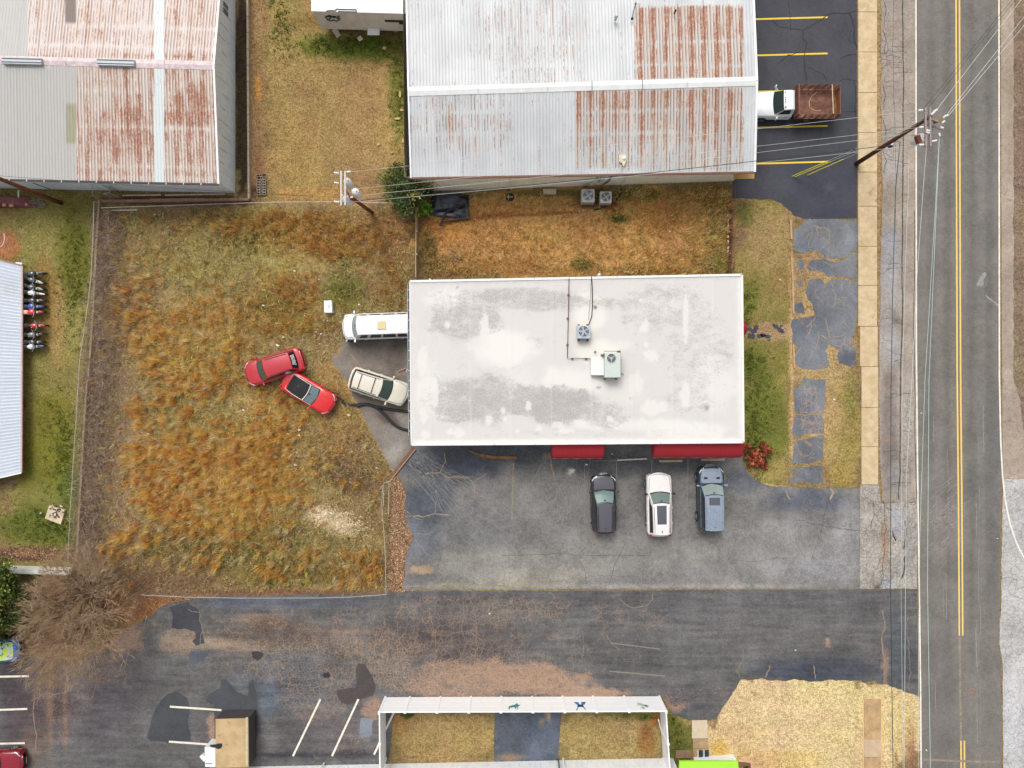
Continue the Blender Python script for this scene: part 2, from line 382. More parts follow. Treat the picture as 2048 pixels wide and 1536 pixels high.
# ------------------------------------------------------------ terrain
GB = [  # upper yard
 (680, 200, 175, 260, 0, (158, 130, 82), 1, .1), (740, 220, 60, 120, 0, (166, 130, 86), .5), (590, 330, 70, 120, 0, (166, 136, 78), .5), (700, 96, 130, 30, 4, (98, 106, 40), .85), (745, 90, 70, 22, 0, (84, 104, 34), .6),
 (800, 170, 24, 110, 0, (108, 110, 48), .75), (575, 30, 40, 60, 0, (150, 132, 76), .6), (640, 390, 120, 18, 0, (182, 134, 76), .6),
 (516, 200, 18, 260, 0, (160, 124, 86), 1, .15), (517, 175, 9, 30, 0, (206, 146, 74), .9), (516, 60, 10, 34, 0, (182, 150, 104), .7), (519, 330, 9, 60, 0, (150, 110, 70), .6), (507, 395, 16, 30, 0, (96, 66, 48), .9),
 (484, 190, 15, 240, 0, (78, 62, 50), 1, .2),
 # left yard
 (85, 760, 125, 420, 0, (140, 130, 72), 1, .1), (150, 520, 42, 110, 0, (112, 112, 42), .8), (115, 640, 22, 110, 0, (170, 136, 86), .8), (90, 590, 26, 110, 0, (158, 122, 70), .8),
 (110, 880, 52, 120, 0, (116, 114, 38), .85), (60, 930, 60, 60, 0, (124, 116, 40), .8), (80, 1050, 90, 46, 0, (92, 100, 36), .9), (135, 980, 24, 40, 0, (80, 96, 34), .8),
 (12, 492, 34, 30, 0, (172, 114, 74), 1), (14, 960, 26, 24, 0, (132, 108, 84), .9), (28, 973, 8, 10, 0, (84, 68, 54), .9), (46, 808, 8, 14, 0, (120, 66, 40), .7), (45, 930, 6, 90, 0, (140, 84, 54), .5), (105, 400, 110, 22, 0, (124, 116, 52), .6),
 (75, 1108, 84, 17, 1, (104, 74, 58), 1, .25), (50, 1105, 22, 10, 0, (166, 128, 86), .8), (110, 1112, 22, 9, 0, (160, 122, 78), .7),
 # meadow
 (520, 800, 300, 390, 0, (150, 130, 88), 1, .08), (560, 470, 200, 60, 8, (150, 134, 74), .7), (590, 525, 70, 34, 0, (176, 156, 96), .65), (420, 520, 120, 80, 0, (148, 134, 76), .6), (690, 590, 50, 40, 0, (122, 116, 52), .7),
 (560, 640, 90, 50, 0, (128, 110, 58), .6), (650, 680, 40, 26, 0, (150, 120, 88), .6), (680, 830, 60, 90, 0, (164, 128, 80), .7), (660, 740, 30, 30, 0, (178, 138, 84), .6), (480, 1090, 240, 70, 0, (120, 102, 58), .55),
 (700, 950, 70, 44, 15, (108, 88, 66), .8), (665, 1040, 50, 26, 25, (196, 164, 126), .85), (600, 1000, 30, 40, 0, (140, 118, 80), .6), (265, 920, 34, 220, 0, (160, 134, 114), .7), (445, 942, 50, 20, 0, (166, 140, 112), .85),
 (255, 700, 30, 120, 0, (140, 118, 92), .6), (500, 810, 60, 30, 0, (170, 140, 98), .6), (380, 680, 160, 90, -10, (168, 132, 70), .6), (430, 960, 190, 120, -12, (178, 134, 66), .85), (600, 470, 150, 50, 6, (170, 124, 62), .6), (560, 610, 90, 70, 0, (168, 124, 62), .5), (560, 830, 90, 60, 0, (172, 130, 68), .5), (740, 1130, 60, 40, 0, (130, 98, 50), .5),
 (560, 1150, 160, 26, 0, (122, 104, 56), .6), (320, 1150, 120, 30, 0, (134, 106, 78), .8), (700, 460, 120, 50, 0, (140, 110, 62), .6), (790, 500, 40, 80, 0, (158, 122, 76), .7), (650, 470, 80, 34, 5, (148, 114, 66), .6),
 # brush strip, wall foot
 (205, 520, 22, 120, 0, (104, 84, 68), 1, .3), (190, 800, 26, 230, 2, (108, 88, 72), 1, .3), (178, 1080, 26, 150, 2, (112, 90, 74), 1, .3), (228, 480, 26, 70, 0, (124, 106, 86), .8), (350, 402, 160, 11, 1, (104, 78, 62), 1, .2), (235, 900, 26, 260, 0, (134, 112, 94), .6),
 (300, 1218, 110, 22, -6, (160, 104, 58), .95), (150, 1210, 90, 60, 0, (128, 98, 68), .9), (160, 1300, 120, 60, 0, (132, 106, 82), .9), (560, 1186, 260, 6, 0, (128, 84, 60), .8),
 # middle yard
 (1150, 462, 318, 104, -1, (194, 150, 92), 1, .05), (1010, 440, 150, 50, -3, (206, 156, 94), .7), (900, 450, 60, 40, 0, (190, 132, 66), .6), (1230, 390, 100, 14, 0, (110, 104, 46), .8), (1100, 386, 90, 10, 0, (100, 90, 46), .7),
 (1435, 470, 26, 110, 0, (126, 112, 52), .75), (1420, 400, 60, 34, 0, (164, 122, 58), .6), (1320, 440, 60, 40, 0, (170, 116, 60), .5), (858, 510, 20, 50, 0, (120, 102, 56), .7), (1240, 437, 26, 10, 0, (92, 98, 40), .9), (1165, 530, 26, 14, 0, (104, 96, 46), .8),
 (1185, 545, 22, 8, 0, (168, 130, 92), .9), (1240, 545, 240, 12, 0, (136, 106, 56), .6), (940, 437, 90, 5, -8, (150, 84, 44), .8), (1090, 428, 90, 4, -3, (140, 80, 44), .7), (1200, 400, 50, 22, 0, (92, 66, 48), .85), (1225, 412, 24, 14, 0, (150, 86, 48), .7),
 (1459, 470, 7, 100, 0, (92, 58, 44), .95), (980, 535, 120, 22, 0, (150, 112, 58), .5), (900, 420, 60, 40, 0, (176, 118, 62), .5),
 # right lawn
 (1525, 690, 62, 300, 0, (142, 128, 70), 1, .05), (1535, 480, 50, 70, 0, (166, 142, 92), .8), (1488, 430, 22, 30, 0, (112, 112, 54), .7), (1500, 600, 22, 50, 0, (104, 110, 44), .8), (1560, 560, 20, 30, 0, (150, 122, 72), .6), (1530, 840, 50, 120, 0, (104, 112, 44), .75), (1510, 730, 26, 50, 0, (92, 106, 38), .7),
 (1545, 940, 34, 30, 0, (166, 144, 88), .6), (1538, 662, 50, 19, 0, (188, 154, 118), 1, .25), (1584, 720, 6, 260, 0, (196, 160, 118), .9), (1686, 860, 42, 130, 0, (154, 136, 76), 1, .1), (1680, 950, 30, 26, 0, (168, 142, 76), .6), (1700, 790, 20, 50, 0, (130, 126, 66), .6),
 (1640, 700, 60, 260, 0, (190, 158, 112), .7), (1535, 975, 60, 8, 10, (204, 172, 124), .9), (1757, 300, 6, 420, 0, (166, 132, 98), 1), (1757, 800, 6, 200, 0, (160, 132, 104), 1),
 # lower lawns
 (1630, 1460, 240, 112, 0, (212, 186, 138), 1, .04), (1470, 1480, 60, 50, 0, (206, 176, 124), .7), (1440, 1500, 20, 20, 0, (214, 168, 92), .9), (1560, 1520, 90, 26, 0, (206, 170, 104), .6), (1820, 1490, 12, 60, 0, (164, 122, 84), .8), (1800, 1450, 30, 90, 0, (206, 180, 124), .6),
 (888, 1472, 106, 52, 0, (160, 134, 86), 1, .05), (800, 1450, 20, 30, 0, (148, 116, 66), .7), (815, 1428, 14, 6, 0, (84, 100, 40), .9), (1225, 1472, 106, 52, 0, (160, 136, 88), 1, .05), (1292, 1480, 20, 40, 0, (138, 92, 52), .8), (1290, 1432, 40, 8, 0, (110, 112, 50), .8), (1310, 1440, 12, 14, 0, (176, 106, 54), .8), (1240, 1428, 60, 6, 0, (100, 104, 46), .7),
 (1354, 1470, 34, 56, 0, (116, 114, 54), 1, .1), (1365, 1490, 12, 14, 0, (84, 92, 42), .8), (1372, 1440, 20, 14, 0, (176, 148, 96), .7),
 (800, 1070, 28, 122, 0, (136, 100, 72), 1, .15), (800, 1010, 14, 20, 0, (172, 104, 52), .6), (800, 1160, 22, 20, 0, (176, 110, 60), .6), (800, 935, 20, 22, 50, (130, 84, 60), .7),
 (700, 45, 130, 24, 2, (120, 94, 56), .7),
 # far side of the road
 (2040, 500, 30, 620, 0, (136, 116, 96), 1, .2), (2036, 950, 22, 60, 0, (176, 140, 112), .8), (2020, 985, 9, 14, 0, (104, 88, 64), .9), (2044, 1015, 8, 12, 0, (110, 92, 66), .8),
]
GREEN = [(700, 96, 130, 36, 4, (.34, 0, 0), 1), (800, 190, 26, 150, 0, (.30, 0, 0), 1), (680, 240, 150, 200, 0, (.14, 0, 0), 1), (150, 520, 50, 120, 0, (.34, 0, 0), 1), (90, 980, 100, 160, 0, (.36, 0, 0), 1), (110, 850, 60, 120, 0, (.30, 0, 0), 1), (100, 680, 90, 240, 0, (.22, 0, 0), 1),
 (560, 500, 220, 80, 8, (.16, 0, 0), 1), (500, 1100, 280, 80, 0, (.2, 0, 0), 1), (690, 590, 60, 50, 0, (.3, 0, 0), 1), (540, 640, 90, 60, 0, (.2, 0, 0), 1), (1530, 760, 60, 220, 0, (.3, 0, 0), 1), (1525, 500, 60, 90, 0, (.16, 0, 0), 1), (1430, 480, 40, 100, 0, (.26, 0, 0), 1), (1180, 385, 260, 16, 0, (.3, 0, 0), 1), (1150, 530, 300, 20, 0, (.16, 0, 0), 1),
 (1686, 860, 42, 130, 0, (.14, 0, 0), 1), (1354, 1475, 36, 56, 0, (.34, 0, 0), 1), (1270, 1434, 60, 12, 0, (.3, 0, 0), 1)]

def gcol(px, py):
    c = blobs(px, py, (140, 118, 78), GB, 0.30); m = c.mean(1, keepdims=True)
    c = m + (c - m) * .93 + (fbm(px / 14, py / 14, 4)[:, None] - .5) * np.array([26, 24, 20]) + (fbm(px / 90 + 5, py / 90, 3)[:, None] - .5) * np.array([10, 24, 0])
    return np.clip(c, 8, 250)

inx = np.arange(-41.2, 41.21, 0.17); iny = np.arange(-31.2, 31.21, 0.17)
ox = np.array([-1500, -700, -300, -140, -80, -55, -46]); oy = np.array([-1500, -700, -300, -140, -80, -50, -36])
X = np.concatenate([ox, inx, -ox[::-1]]); Y = np.concatenate([oy, iny, -oy[::-1]])
XX, YY = np.meshgrid(X, Y); n, m = XX.shape
Vg = np.stack([XX.ravel(), YY.ravel(), np.zeros(XX.size)], 1)
ii = np.arange(n - 1)[:, None] * m + np.arange(m - 1)[None, :]; ii = ii.ravel()
Fg = np.stack([ii, ii + 1, ii + m + 1, ii + m], 1)
pxg, pyg = CX + Vg[:, 0] * S, CY - Vg[:, 1] * S
cg = gcol(pxg, pyg)
ground = npmesh('ground', Vg, Fg, M_SOIL, None, s2l(cg) / ALB, blobs(pxg, pyg, (.05, 0, 0), GREEN))
tag(ground, 'flat ground of dry winter turf and clay soil', kind='structure')

# ------------------------------------------------------------ asphalt and paving sheets (heights 4 mm and more apart)
Z_LOT, Z_ROAD = 0.012, 0.020
HARD = []
def lot(name, poly, z, base, bl, mat, label, **kw):
    HARD.append([(p[0], p[1]) for p in poly])
    o = sheet(name, poly, z, base, bl, mat, **kw); tag(o, label); return o

top_lot = lot('parking_lot', [(1440, -90, .0), (1714, -90, .0), (1714, 437, .01), (1606, 438, .1), (1588, 428, .1), (1562, 408, .1), (1538, 396, .1), (1465, 397, .05), (1466, 300, 0), (1440, 300, 0)], Z_LOT, (72, 73, 80),
  [(1600, 100, 120, 140, 0, (78, 78, 84), .8), (1640, 360, 90, 60, 0, (68, 70, 80), .8), (1660, 425, 50, 14, 0, (62, 66, 82), .6), (1540, 370, 60, 30, 0, (80, 80, 88), .7), (1660, 375, 14, 10, 0, (100, 98, 104), .5), (1520, 230, 20, 200, 0, (64, 64, 70), .5)], M_NEW,
  'freshly sealed near-black parking lot with yellow stall lines beside the long warehouse', seed=3, tone=3)
DRB = [(1650, 470, 60, 30, 0, (108, 114, 120), .8), (1625, 520, 40, 60, 0, (98, 106, 124), .7), (1610, 600, 26, 50, 0, (92, 98, 116), .7), (1690, 640, 30, 90, 0, (122, 128, 140), .7), (1600, 660, 22, 40, 0, (98, 106, 122), .8), (1690, 720, 24, 20, 0, (78, 84, 102), .9),
  (1640, 700, 50, 60, 0, (118, 124, 136), .7), (1610, 830, 26, 60, 0, (96, 104, 124), .8), (1625, 900, 26, 60, 0, (104, 106, 118), .8), (1600, 950, 20, 20, 0, (112, 118, 136), .7), (1700, 500, 16, 90, 0, (128, 132, 138), .6)]
_z1 = lambda P: [(1500 + x / 3.737, 370 + y / 3.737) for x, y in P]
_z2 = lambda P: [(1500 + x / 3.737, 760 + y / 3.737) for x, y in P]
ISL = [_z1([(325, 330), (365, 318), (395, 285), (430, 258), (806, 262), (802, 470), (720, 538), (640, 555), (560, 540), (545, 515), (452, 500), (458, 468), (428, 505), (345, 495), (318, 440)]),
 _z1([(432, 590), (452, 566), (560, 552), (640, 580), (720, 552), (800, 484), (800, 700), (700, 688), (580, 686), (550, 650), (452, 640), (428, 620)]), _z1([(350, 580), (375, 555), (400, 570), (402, 610), (385, 630), (350, 615)]),
 _z1([(438, 704), (480, 690), (536, 704), (562, 742), (600, 706), (700, 706), (802, 720), (800, 1000), (790, 1060), (745, 1196), (662, 1220), (590, 1190), (560, 1240), (595, 1345), (560, 1380), (392, 1378), (348, 1340), (340, 1250), (362, 1204), (322, 1190), (306, 1060), (322, 1004), (400, 996), (440, 990), (492, 974), (466, 900), (432, 850), (418, 790)]),
 _z1([(668, 1232), (740, 1208), (798, 1216), (796, 1350), (740, 1354), (664, 1338), (650, 1280)]), _z1([(332, 890), (388, 872), (413, 920), (408, 968), (352, 962), (330, 930)]), _z1([(352, 722), (384, 708), (388, 758), (360, 762)]),
 _z2([(335, 62), (385, 42), (394, -6), (568, -6), (560, 130), (548, 242), (400, 254), (332, 244)]), _z2([(330, 274), (420, 268), (545, 250), (555, 400), (440, 402), (332, 428), (320, 400)]), _z2([(325, 460), (450, 430), (550, 418), (555, 588), (440, 622), (318, 618)]), _z2([(310, 664), (400, 656), (450, 634), (543, 638), (550, 758), (520, 772), (300, 758), (292, 740), (332, 722), (384, 692), (312, 690)])]
DRB = [b[:5] + (tuple(.55 * v + .45 * sum(b[5]) / 3 for v in b[5]),) + b[6:] for b in DRB]
old_drive = empty('old_driveway', g(1650, 600), 'blue-grey broken asphalt drive in islands with dead grass in the gaps', kind='structure')
for i, P in enumerate(ISL):
    HARD.append(P); sheet('asphalt_slab', P, Z_LOT, (114, 118, 124), DRB, M_BLUE, aux=(.22, .16, 1), auxb=[(1620, 820, 24, 60, 0, (.6, .34, 1), 1), (1660, 560, 30, 60, 0, (.3, .4, 1), 1)], seed=40 + i, tone=14, step=.2, amp=.07, parent=old_drive, kind=None)
LOTB = [(900, 930, 110, 40, 0, (80, 85, 95), .9), (850, 1010, 60, 60, 0, (80, 85, 95), .85), (840, 1080, 40, 50, 0, (98, 102, 110), .8), (1000, 905, 200, 22, 0, (92, 95, 102), .8), (1180, 920, 60, 30, 0, (100, 104, 104), .7), (1140, 945, 34, 16, 0, (148, 146, 140), .5), (1250, 930, 200, 26, 0, (92, 93, 96), .8), (1490, 960, 60, 30, 0, (88, 92, 100), .8),
  (1620, 1000, 100, 26, 0, (98, 102, 112), .85), (1560, 1090, 140, 60, 0, (146, 144, 142), .7), (1250, 1110, 240, 50, 0, (132, 129, 124), .8), (1000, 1130, 140, 40, 0, (140, 137, 130), .8), (1090, 1150, 100, 20, 0, (156, 150, 138), .6), (1640, 1140, 90, 34, 0, (144, 143, 146), .7), (1300, 1010, 200, 50, 0, (112, 111, 108), .8), (950, 1060, 80, 40, 0, (110, 109, 110), .8),
  (840, 1140, 22, 10, 0, (160, 136, 112), .7), (1290, 965, 14, 16, 0, (76, 74, 76), .7), (1315, 945, 16, 9, 0, (128, 130, 134), .6), (1140, 942, 8, 6, 0, (206, 200, 180), .8), (1000, 1172, 180, 8, 0, (150, 144, 128), .8), (1350, 1172, 260, 7, 0, (158, 154, 144), .7), (1700, 1060, 30, 90, 0, (150, 149, 150), .6), (1100, 1000, 50, 90, 0, (118, 116, 112), .6)]
main_lot = lot('parking_lot', [(822, 868, 0), (1484, 868, 0), (1486, 925, .05), (1496, 952, .12), (1530, 972, .12), (1583, 974, .1), (1650, 976, .1), (1719, 977, .04), (1719, 1178, .03), (805, 1180, .06), (812, 1112, .1), (827, 1072, .1), (811, 1045, .14), (809, 1018, .14), (812, 988, .14), (797, 950, .1), (822, 896, .03)], Z_LOT + .004, (120, 118, 116),
  LOTB, M_ASPH, 'grey patched customer parking lot in front of the white roofed shop', aux=(.04, .05, .35),
  auxb=[(1000, 1150, 200, 30, 0, (.18, .12, .2), 1), (850, 960, 60, 60, 0, (.06, .12, 1), 1), (920, 955, 40, 8, 0, (.3, .7, 1), 1), (960, 990, 26, 8, 20, (.2, .7, 1), 1), (1095, 930, 12, 40, -10, (.2, .8, 1), 1), (1640, 1150, 90, 40, 0, (.3, .1, .1), 1), (1140, 960, 50, 60, 0, (.12, .15, 1), 1), (840, 1140, 30, 14, 0, (.2, .9, 1), 1), (860, 900, 30, 14, -30, (.1, .45, 1), 1)], seed=8, tone=12)
apron = lot('cracked_apron', [(1720, 968, .02), (1757, 968, .02), (1762, 1006, .05), (1834, 1004, .0), (1834, 1177, .02), (1720, 1177, .02)], Z_LOT + .008, (168, 162, 154),
  [(1740, 1040, 22, 40, 0, (172, 166, 158), .7), (1770, 1080, 10, 60, 0, (160, 134, 112), .8), (1792, 1040, 14, 36, 0, (150, 152, 160), .8), (1776, 1168, 18, 14, 0, (166, 168, 174), .8), (1820, 1090, 14, 70, 0, (150, 146, 142), .7), (1754, 1174, 8, 5, 0, (84, 62, 56), .8)], M_ASPH,
  'pale alligator-cracked apron between the shop lot and the road', aux=(.62, .05, .0), auxb=[(1740, 1030, 16, 26, 0, (.2, 0, 0), 1), (1792, 1040, 14, 36, 0, (.05, 0, 0), 1)], seed=9)
shoulder = lot('road_shoulder', [(1763, -90, .03), (1833, -90, 0), (1835, 760, 0), (1836, 1003, 0), (1764, 1004, .04), (1760, 900, .05), (1758, 740, .03), (1764, 400, .05), (1762, 100, .06)], Z_LOT, (158, 148, 138),
  [(1785, 130, 24, 110, 0, (164, 152, 142), .7), (1785, 60, 26, 20, 0, (150, 134, 122), .6), (1780, 330, 22, 30, 0, (164, 160, 158), .7), (1780, 405, 22, 30, 0, (144, 132, 118), .7), (1780, 530, 24, 80, 0, (160, 158, 162), .8), (1780, 480, 20, 30, 0, (156, 158, 166), .6), (1775, 620, 22, 40, 0, (150, 142, 140), .6), (1782, 700, 22, 50, 0, (158, 158, 162), .7), (1778, 850, 20, 140, 0, (122, 112, 106), .9), (1780, 760, 22, 30, 0, (128, 116, 110), .8), (1822, 500, 10, 600, 0, (164, 150, 136), .7), (1815, 850, 10, 120, 0, (160, 156, 152), .6), (1775, 880, 12, 8, 0, (160, 126, 106), .8), (1795, 960, 20, 40, 0, (146, 144, 142), .7)], M_SHOULD,
  'pale worn road shoulder with long joint cracks beside the sidewalk', aux=(.30, .15, .05), auxb=[(1790, 480, 14, 60, 0, (.05, .05, 0), 1), (1815, 900, 14, 110, 0, (.5, .1, 0), 1), (1768, 110, 10, 140, 0, (.5, .3, 0), 1)], seed=10)
road = lot('road', [(1834, -90, 0), (1998, -90, 0), (1999, 400, .01), (2001, 760, .01), (2002, 960, .02), (1999, 1200, .05), (1996, 1280, .05), (2002, 1330, .04), (2004, 1620, .04), (1842, 1620, 0), (1838, 1200, 0), (1834, 760, 0)], Z_ROAD, (120, 116, 110),
  [(1862, 600, 9, 900, 0, (108, 104, 100), .7), (1895, 600, 8, 900, 0, (104, 100, 96), .7), (1943, 600, 9, 900, 0, (103, 100, 97), .7), (1978, 600, 8, 900, 0, (104, 101, 98), .7), (1879, 700, 5, 900, 0, (124, 119, 113), .6), (1915, 1000, 10, 800, 0, (122, 118, 112), .5), (1880, 1060, 50, 60, -35, (128, 122, 116), .6), (1885, 1400, 34, 200, 0, (108, 104, 102), .6), (1950, 1450, 14, 140, 0, (126, 122, 120), .5), (1990, 1000, 10, 300, 0, (104, 102, 104), .6)], M_ROAD,
  'two lane asphalt road with a double yellow centre line', aux=(.0, .0, 0), auxb=[(1885, 1060, 40, 60, -35, (.0, .22, 1), 1)], seed=12, tone=4)
far_apron = lot('far_apron', [(2005, 958, .03), (2130, 958, 0), (2130, 1620, 0), (2007, 1620, .03), (2005, 1330, .03), (1999, 1290, .05), (2002, 1200, .05)], Z_LOT, (182, 180, 178),
  [(2030, 1150, 20, 80, 0, (176, 172, 168), .6), (2030, 1450, 20, 100, 0, (190, 190, 194), .6)], M_ASPH, 'pale side street surface beyond the curved white line', aux=(.36, .0, .0), seed=13)
far_should = lot('far_shoulder', [(2002, -90, .02), (2027, -90, .05), (2027, 400, .08), (2026, 760, .08), (2040, 800, .1), (2060, 957, .1), (2005, 956, .0), (2004, 760, 0), (2002, 300, 0)], Z_LOT + .002, (162, 148, 134),
  [(2012, 600, 12, 100, 0, (150, 138, 126), .6), (2014, 760, 10, 60, 0, (172, 160, 146), .6), (2022, 200, 8, 200, 0, (148, 130, 112), .6)], M_SHOULD, 'brownish far shoulder of the road', aux=(.25, .2, 0), seed=14)
DB = [(440, 1288, 110, 16, 4, (142, 130, 114), .8), (340, 1285, 44, 26, -20, (128, 118, 108), .7), (520, 1240, 60, 12, 0, (134, 112, 94), .6), (700, 1262, 90, 10, 0, (130, 108, 90), .5), (870, 1262, 14, 12, 0, (176, 142, 108), .8), (560, 1206, 230, 16, 0, (94, 98, 108), .9), (1000, 1196, 200, 10, 0, (84, 82, 86), .7), (1400, 1215, 400, 30, 0, (96, 95, 97), .7), (1650, 1340, 140, 30, 0, (72, 76, 86), .9), (1540, 1260, 260, 60, 0, (104, 102, 102), .8), (1800, 1300, 26, 90, 0, (80, 86, 92), .7), (560, 1270, 160, 30, 0, (92, 82, 76), .7), (900, 1280, 160, 50, 0, (84, 78, 78), .8),
  (395, 1312, 20, 14, 0, (86, 90, 100), .95, .15), (516, 1309, 11, 10, 0, (62, 60, 62), .95, .15), (480, 1350, 20, 40, 0, (96, 100, 106), .6), (505, 1440, 12, 60, 0, (46, 46, 50), .9),
  (655, 1348, 9, 6, 0, (54, 52, 54), .9, .15), (590, 1370, 100, 70, 0, (84, 90, 98), .8), (640, 1460, 110, 50, 0, (92, 86, 88), .8), (730, 1462, 14, 18, 0, (130, 136, 146), .8), (540, 1400, 22, 50, 0, (110, 118, 128), .7), (540, 1480, 20, 40, 0, (112, 112, 112), .6),
  (200, 1420, 90, 100, 0, (96, 92, 96), .8), (90, 1400, 60, 80, 0, (78, 68, 70), .8), (30, 1400, 40, 120, 0, (74, 66, 70), .8), (60, 1500, 30, 60, 0, (110, 92, 80), .6), (100, 1380, 8, 150, 0, (138, 112, 90), .6), (130, 1420, 6, 130, 0, (130, 108, 90), .6), (285, 1330, 40, 90, 0, (92, 88, 90), .6), (1270, 1195, 34, 18, 0, (74, 70, 74), .6), (1380, 1400, 60, 34, 0, (84, 86, 92), .7), (650, 1510, 160, 8, 0, (58, 58, 64), .8)]
DRIVE_I = len(HARD)
driveway = lot('driveway', [(262, 1250, .2), (338, 1206, .15), (420, 1192, .06), (800, 1186, .05), (810, 1182, .03), (1300, 1181, .02), (1834, 1178, .02), (1837, 1392, .06), (1808, 1384, .14), (1772, 1368, .14), (1720, 1360, .1), (1600, 1362, .1), (1482, 1358, .08), (1456, 1400, .05), (1430, 1440, .04), (1378, 1440, .08), (1350, 1430, .06), (1322, 1396, .03), (770, 1396, .02), (788, 1430, .08), (776, 1520, .08), (776, 1620, 0), (-80, 1620, 0), (-80, 1310, 0), (60, 1310, .3), (130, 1330, .4), (210, 1290, .3)], Z_LOT, (96, 95, 95),
  DB, M_DRIVE, 'old dark driveway stained with orange clay along the white fence', aux=(.20, .12, .8),
  auxb=[(700, 1290, 520, 90, 2, (.38, .22, 1), 1), (1020, 1356, 210, 36, 2, (.55, .84, 1), 1), (900, 1370, 120, 40, 8, (.5, .7, 1), 1), (1180, 1386, 130, 14, 0, (.4, .9, 1), 1), (780, 1320, 60, 50, 30, (.6, .5, 1), 1), (700, 1290, 180, 26, 0, (.45, .5, 1), 1), (520, 1235, 70, 14, 0, (.2, .55, 1), 1), (560, 1255, 160, 10, 0, (.3, .5, 1), 1), (430, 1285, 90, 12, 4, (.4, .66, 1), 1), (350, 1290, 50, 34, 20, (.4, .55, 1), 1), (1000, 1220, 180, 30, 0, (.5, .12, 1), 1), (1250, 1250, 100, 40, 0, (.35, .1, 1), 1), (860, 1225, 120, 30, 0, (.42, .2, 1), 1),
   (1350, 1400, 40, 30, 0, (.2, .75, 1), 1), (1400, 1385, 90, 30, 0, (.2, .45, 1), 1), (640, 1390, 90, 60, 0, (.7, .15, .9), 1), (560, 1340, 80, 30, 0, (.5, .35, .9), 1), (740, 1420, 30, 26, -50, (.3, .8, 1), 1), (430, 1455, 20, 30, 0, (.3, .85, 1), 1), (690, 1470, 50, 50, 0, (.3, .4, 1), 1), (120, 1400, 90, 100, 0, (.1, .45, .8), 1), (190, 1340, 90, 60, 0, (.1, .55, .8), 1), (1770, 1330, 12, 60, 0, (.2, .7, 1), 1), (1655, 1285, 10, 14, 0, (.2, .75, 1), 1), (1110, 1298, 60, 8, 5, (.2, .3, 1), 1), (260, 1480, 60, 60, 0, (.15, .3, .8), 1), (230, 1270, 80, 40, 0, (.1, .8, 1), 1), (1650, 1225, 170, 30, 0, (.0, .0, .5), 1), (1600, 1330, 120, 34, 0, (.0, .12, 1), 1)], seed=16, tone=9, step=0.28)
_z3 = lambda P: [(x / 3.737, 1125 + y / 3.737) for x, y in P]
_z4 = lambda P: [(500 + x / 3.737, 1125 + y / 3.737) for x, y in P]
for i, (P, cc) in enumerate([(_z3([(1262, 330), (1400, 300), (1480, 350), (1500, 440), (1530, 600), (1470, 620), (1440, 590), (1465, 560), (1460, 515), (1380, 490), (1330, 498), (1285, 480), (1290, 400)]), (72, 72, 78)), (_z3([(1410, 690), (1440, 665), (1540, 662), (1560, 690), (1500, 740), (1430, 765)]), (84, 88, 98)), (_z3([(1880, 665), (1960, 660), (1970, 700), (1930, 735), (1890, 710)]), (66, 62, 64)),
    (_z3([(1100, 1310), (1130, 1180), (1180, 1060), (1250, 980), (1320, 965), (1400, 1010), (1425, 1080), (1410, 1180), (1425, 1330), (1250, 1345), (1130, 1335)]), (70, 72, 76)), (_z3([(1540, 1040), (1560, 985), (1640, 940), (1655, 870), (1700, 880), (1760, 960), (1850, 1000), (1860, 900), (1900, 870), (1915, 1000), (1925, 1100), (1890, 1200), (1870, 1340), (1880, 1500), (1610, 1500), (1600, 1060)]), (76, 78, 83)),
    (_z4([(645, 960), (700, 940), (790, 940), (800, 900), (790, 800), (810, 755), (860, 760), (900, 830), (940, 920), (920, 990), (840, 1020), (780, 1045), (740, 1068), (680, 1050), (655, 1000)]), (76, 70, 69)), (_z4([(540, 840), (575, 820), (605, 840), (590, 865), (555, 860)]), (58, 56, 60)), (_z4([(830, 1160), (915, 1170), (905, 1290), (880, 1310), (820, 1270)]), (122, 128, 138))]):
    sheet('asphalt_patch', P, Z_LOT + .004, cc, [], M_NEW, aux=(0, .1 if i in (0, 5) else 0, 0), seed=60 + i, tone=14, step=.3, amp=.05, parent=driveway, kind=None)
court_drive = lot('courtyard_strip', [(989, 1398, 0), (1122, 1398, 0), (1122, 1430, .03), (1119, 1470, .03), (1117, 1520, .03), (1117, 1600, 0), (991, 1600, 0), (988, 1500, .02)], Z_LOT + .002, (88, 94, 104),
  [(1080, 1480, 40, 60, 0, (92, 100, 114), .7), (1010, 1450, 20, 50, 0, (80, 82, 90), .7), (1096, 1432, 5, 14, 0, (176, 142, 110), .9), (1081, 1445, 4, 8, 0, (150, 128, 100), .8), (1020, 1515, 30, 9, 0, (160, 132, 100), .7)], M_ASPH, 'dark asphalt strip between two dry lawns behind the white fence', aux=(.1, .15, 1), seed=17)
back_pad = lot('rear_concrete_pad', [(700, 676, .12), (830, 660, 0), (830, 893, 0), (818, 902, .02), (786, 944, .03), (762, 898, .08), (735, 850, .1), (712, 802, .1), (696, 768, .12), (668, 730, .1), (661, 714, .1), (680, 694, .12)], Z_LOT, (128, 120, 112),
  [(740, 700, 50, 34, 0, (104, 97, 90), .8), (790, 720, 30, 50, 0, (92, 84, 78), .7), (790, 860, 26, 40, 0, (142, 136, 130), .7), (775, 835, 30, 12, 30, (96, 84, 80), .8), (740, 800, 26, 22, 0, (120, 110, 100), .6), (790, 905, 16, 26, 40, (152, 148, 142), .7), (675, 705, 14, 8, -45, (160, 134, 100), .8)], M_SHOULD,
  'stained concrete pad behind the shop where the van and a beige car stand', aux=(.0, .05, 0), auxb=[(800, 745, 20, 16, 0, (0, .8, 1), 1)], seed=18)
